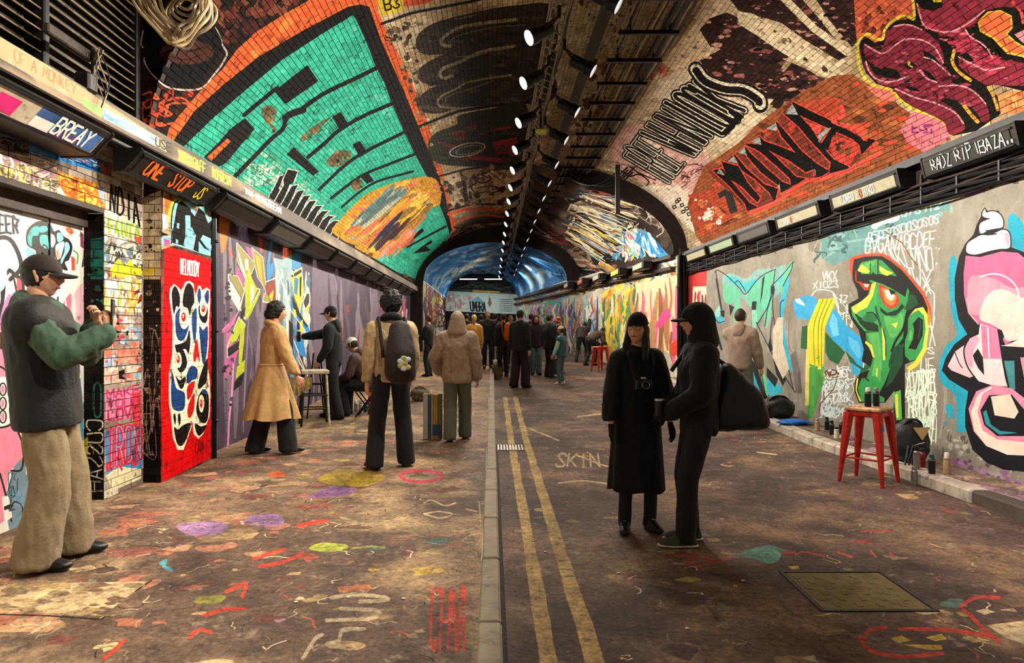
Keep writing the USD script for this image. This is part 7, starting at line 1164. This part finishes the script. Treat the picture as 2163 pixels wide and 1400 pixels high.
for j in range(7): a = j / 7 * 6.283; p = c + [.02 + .045 * math.cos(a) * (j > 0), -.155, -.14 + .05 * math.sin(a) * (j > 0)]; obj('petal', to_tm(sp(p, (.034, .010, .028), 10)), 'sleeve_pale' if j % 2 else 'cloth_straw', bpk, smooth=True)
for s in (-1, 1): strap_loop(q, s, parent=bpk)
# puffer walker
t, q = make_person('walker in a taupe hooded puffer jacket and grey trousers, seen from behind', FP, 966, 664, 930, 4, dict(footR=(.09, .14, 5, 0), footL=(-.09, -.12, -5, .0), handR=(.27, .06, .86), handL=(-.27, .16, .96), poleL=(-.9, -.8, -.4)), top_c=dict(m='puffer', r=.05, hem=.80, wr=.018, sl=.055), legs=dict(m='trousers_grey', wk=.095, wa=.09, drop=.05), hood='puffer', hair='hair_black', d=2, seed=13, build=1.06)
# the pair in black
t, q = make_person('woman in long black coat, beanie and round glasses with a camera, facing us', FR, 1345, 674, 1118, 176, dict(footR=(.11, .03, 14, 0), footL=(-.11, .0, -14, 0), handR=(.24, .08, .86), handL=(-.25, .10, .90), yaw=34, pitch=-6), top_c=dict(m='coat_black', r=.030, hem=.92, sl=.055, name='coat', wr=.012), coat=dict(m='coat_soft', waist=1.06, hem=.34, rx=.235, ry=.20, rx0=.188, ry0=.145, fold=.07), legs=dict(m='trousers_dark', wk=.058, wa=.05), beanie='beanie_black', hair='hair_black', glasses=True, collar='coat_black', d=2, seed=17, sw=.148, gloves='coat_black', scarf='beanie_black')
k = q['k']; cm = carried('camera', 'small black camera hanging on the chest of the woman in black', 'camera', q); c = q['chest'] + q['fw'] * .185 * k - q['U'] * .06; obj('camera_body', rbox(c[0] - .065, c[0] + .065, c[1] - .02, c[1] + .025, c[2] - .04, c[2] + .04, .008), 'frame_black', cm); obj('lens', cyl(c + [0, .02, 0], c + [0, .07, 0], .03), 'black_metal', cm); obj('lens_ring', tube(np.c_[c[0] + .029 * np.cos(np.linspace(0, 6.283, 20)), np.full(20, c[1] + .07), c[2] + .029 * np.sin(np.linspace(0, 6.283, 20))], .003, 5), 'metal_bright', cm); obj('viewfinder', rbox(c[0] - .02, c[0] + .02, c[1] - .01, c[1] + .02, c[2] + .04, c[2] + .058, .004), 'metal_bright', cm)
P = cr([c + [.062, 0, .03], q['chest'] + q['fw'] * .16 * k + q['rt'] * .09 + q['U'] * .08, q['neck'] + q['rt'] * .085 + q['fw'] * .06 + q['U'] * .01, q['neck'] - q['fw'] * .09 + q['U'] * .03, q['neck'] - q['rt'] * .085 + q['fw'] * .06 + q['U'] * .01, q['chest'] + q['fw'] * .16 * k - q['rt'] * .09 + q['U'] * .08, c + [-.062, 0, .03]], 5); obj('strap', tube(P, .006, 6), 'frame_black', cm)
t, q = make_person('tall man in black hooded jacket, cap and grey-green trainers, facing left', FR, 1476, 652, 1148, -88, dict(footR=(.09, .04, 2, 0), footL=(-.09, .12, -2, 0), handR=(.18, .20, .95), handL=(-.16, .24, 1.0), poleR=(.6, -.9, -.6), poleL=(-.6, -.9, -.6), curlR=.8, curlL=.8, pitch=2), top_c=dict(m='coat_black', r=.034, hem=.82, sl=.05, wr=.012), legs=dict(m='trousers_dark', wk=.08, wa=.07), shoes='shoe_olive', sole='sole_white', cap='beanie_black', hood='coat_black', hair='hair_black', d=2, seed=19, build=1.0, gloves='coat_black')
k = q['k']; tb = carried('tote_bag', 'large slouching black shoulder bag behind the tall man in black', 'bag', q); c = q['hip'] - q['fw'] * .31 * k + q['U'] * .12; obj('body', soft(hull(sp(c + [.06, .08, .22], (.10, .06, .05)), sp(c + [.06, -.17, -.17], (.11, .06, .06)), sp(c + [.06, .15, -.19], (.11, .07, .06)), sp(c + [.06, -.10, .02], (.11, .07, .06))), .03, 5, .009, 10, 21), 'nylon_black', tb, smooth=60); obj('strap', tube(cr([c + [.05, .08, .24], q['sh'][1] - q['fw'] * .1 + q['U'] * .02, q['sh'][1] + q['U'] * .10 * k - q['rt'] * .05, q['chest'] + q['fw'] * .19 * k + q['rt'] * .05], 6), .016, 7), 'nylon_black', tb, smooth=True); b = rbox(-.012, .012, -.03, .03, -.02, .02, .003); b.apply_translation(c + [.16, -.12, -.02]); obj('buckle', b, 'metal_bright', tb)
hb2 = carried('cup', 'small dark lidded cup held between the pair in black', 'cup', q); w = q['Wr'][-1] + np.array([.02, .08, .02]); obj('body', cyl(w - [0, 0, .05], w + [0, 0, .06], .032, 14, .038), 'frame_black', hb2); obj('lid', cyl(w + [0, 0, .06], w + [0, 0, .072], .04), 'metal_bright', hb2)
# painter in grey at the right wall
t, q = make_person('person in grey-brown hoodie painting the turquoise letters, behind the pair in black', FR, 1562, 656, 902, 38, dict(lean=2, footR=(.12, .05, 10, 0), footL=(-.12, -.05, -10, 0), handR=(.26, .20, .84), handL=(-.02, .46, 1.35), poleL=(-.6, .2, -1), hoodback=1, yaw=10), top_c=dict(m='hoodie_grey', r=.035, hem=.86, wr=.01), legs=dict(m='trousers_grey', wk=.09, wa=.08), hair='hair_brown', collar='hoodie_grey', shoes='sole_white', d=1, seed=23)
# farther people
CROWD = 'people gathered far down the tunnel'
def far(label, S, px, top, feet, face, **kw): kw.setdefault('d', 0); return make_person(label, S, px, top, feet, face, **kw)
far('person in dark jacket facing the left wall beyond the backpacker', FP, 906, 668, 795, -70, pose=dict(handR=(.1, .34, 1.15), handL=(-.1, .3, 1.1)), top_c=dict(m='hoodie_black', r=.035, hem=.85), hair='hair_brown', seed=31)
far('person in yellow raincoat and yellow hat beside the puffer jacket', FP, 1001, 668, 788, 165, pose=dict(), top_c=dict(m='rain_yellow', r=.045, hem=.62, wr=.01), legs=dict(m='trousers_grey'), hair='hair_black', beanie='helmet_yellow', seed=32)
_, q = far('person in navy jacket wearing an orange backpack', FR, 1064, 664, 795, -30, pose=dict(handR=(.05, .3, 1.2), yaw=20), top_c=dict(m='jacket_navy', r=.04, hem=.84), legs=dict(m='trousers_dark', wk=.08, wa=.07), hair='hair_brown', seed=33)
bo = carried('backpack', 'orange backpack worn in the crowd', 'backpack', q); c = q['chest'] - q['fw'] * .24 + q['U'] * .0; obj('body', soft(hull(sp(c + [0, .02, .16], (.10, .08, .07)), sp(c + [0, -.02, -.2], (.14, .10, .08))), .035, 4), 'pack_orange', bo, smooth=60)
for s in (-1, 1): strap_loop(q, s, m='pack_orange', parent=bo)
far('tall person in maroon-black jacket and dark trousers with back half turned, on the road', FR, 1098, 657, 818, 40, pose=dict(footR=(.12, .05, 10, 0), footL=(-.1, -.1, -10, 0)), top_c=dict(m='jacket_navy', r=.045, hem=.82), legs=dict(m='trousers_maroon', wk=.11, wa=.11, drop=.05), hair='hair_brown', seed=34, d=1)
far('hooded person in dark maroon jacket and teal jeans, facing us', FR, 1131, 668, 792, 168, top_c=dict(m='jacket_maroon', r=.05, hem=.80), legs=dict(m='jeans_teal', wk=.085, wa=.085), hood='jacket_maroon', seed=35, d=1)
far('person in black puffer jacket with brown hair facing right', FR, 1160, 666, 799, 60, top_c=dict(m='hoodie_black', r=.055, hem=.80, wr=.012), legs=dict(m='trousers_dark', wk=.09, wa=.085), hair='hair_brown', sole='sole_white', seed=36, d=1)
far('orange-haired person behind the black puffer jacket', FR, 1179, 671, 790, 30, top_c=dict(m='jacket_navy', r=.03, hem=.85), hair='hair_orange', pose=dict(bun=1), seed=37)
far('child in teal vest, pale sleeves and cream beanie standing apart on the road', FR, 1186, 692, 812, -60, pose=dict(handR=(.16, .22, .86), handL=(-.2, .22, .8)), top_c=dict(m='sleeve_pale', r=.02, hem=.86), vest=dict(m='vest_teal', r=.05, hem=.84), legs=dict(m='jeans_teal', wk=.07, wa=.06), hair='hair_brown', beanie='beanie_cream', shoes='sole_white', seed=38, d=1)
far('painter bending down at the far right wall with one arm raised', FR, 1228, 684, 764, 20, h=1.72, pose=dict(lean=46, hip=.84, footR=(.12, .28, 5, 0), footL=(-.12, -.30, -5, 0), handR=(.14, .75, 1.55), handL=(-.1, .55, .8)), top_c=dict(m='jacket_maroon', r=.035, hem=.78), hair='hair_brown', seed=39, d=1)
far('painter in brown stooping over the far red stool', FR, 1246, 698, 772, 50, h=1.72, pose=dict(lean=66, hip=.88, pitch=20, footR=(.12, .06, 5, 0), footL=(-.12, -.1, -5, 0), handR=(.16, .62, .72), handL=(-.1, .6, .7)), top_c=dict(m='seat_brown', r=.035, hem=.82), hair='hair_black', seed=40, d=1)
for i, (px, top, feet, face, m, hr, lab) in enumerate(((1030, 659, 778, 170, 'jacket_navy', 'hair_grey', 'grey-haired person in navy at the middle of the far crowd'), (1046, 664, 772, 10, 'hoodie_black', 'hair_black', 'dark figure seen from behind between the grey-haired person and the orange backpack'), (1016, 666, 768, -20, 'jacket_navy', 'hair_black', 'dark figure just right of the yellow raincoat'), (986, 664, 770, 20, 'hoodie_black', 'hair_brown', 'dark figure half hidden behind the puffer hood'), (1078, 668, 776, 150, 'jacket_maroon', 'hair_orange', 'person in maroon with reddish hair behind the orange backpack'), (1122, 664, 780, -10, 'hoodie_black', 'hair_black', 'dark figure behind the hooded maroon jacket'), (958, 662, 768, 5, 'jacket_navy', 'hair_black', 'dark figure left of the puffer hood, far back'))):
    far(lab, FR if px > 1044 else FP, px, top, feet, face, top_c=dict(m=m, r=.04, hem=.82), hair=hr, seed=50 + i, group=CROWD)
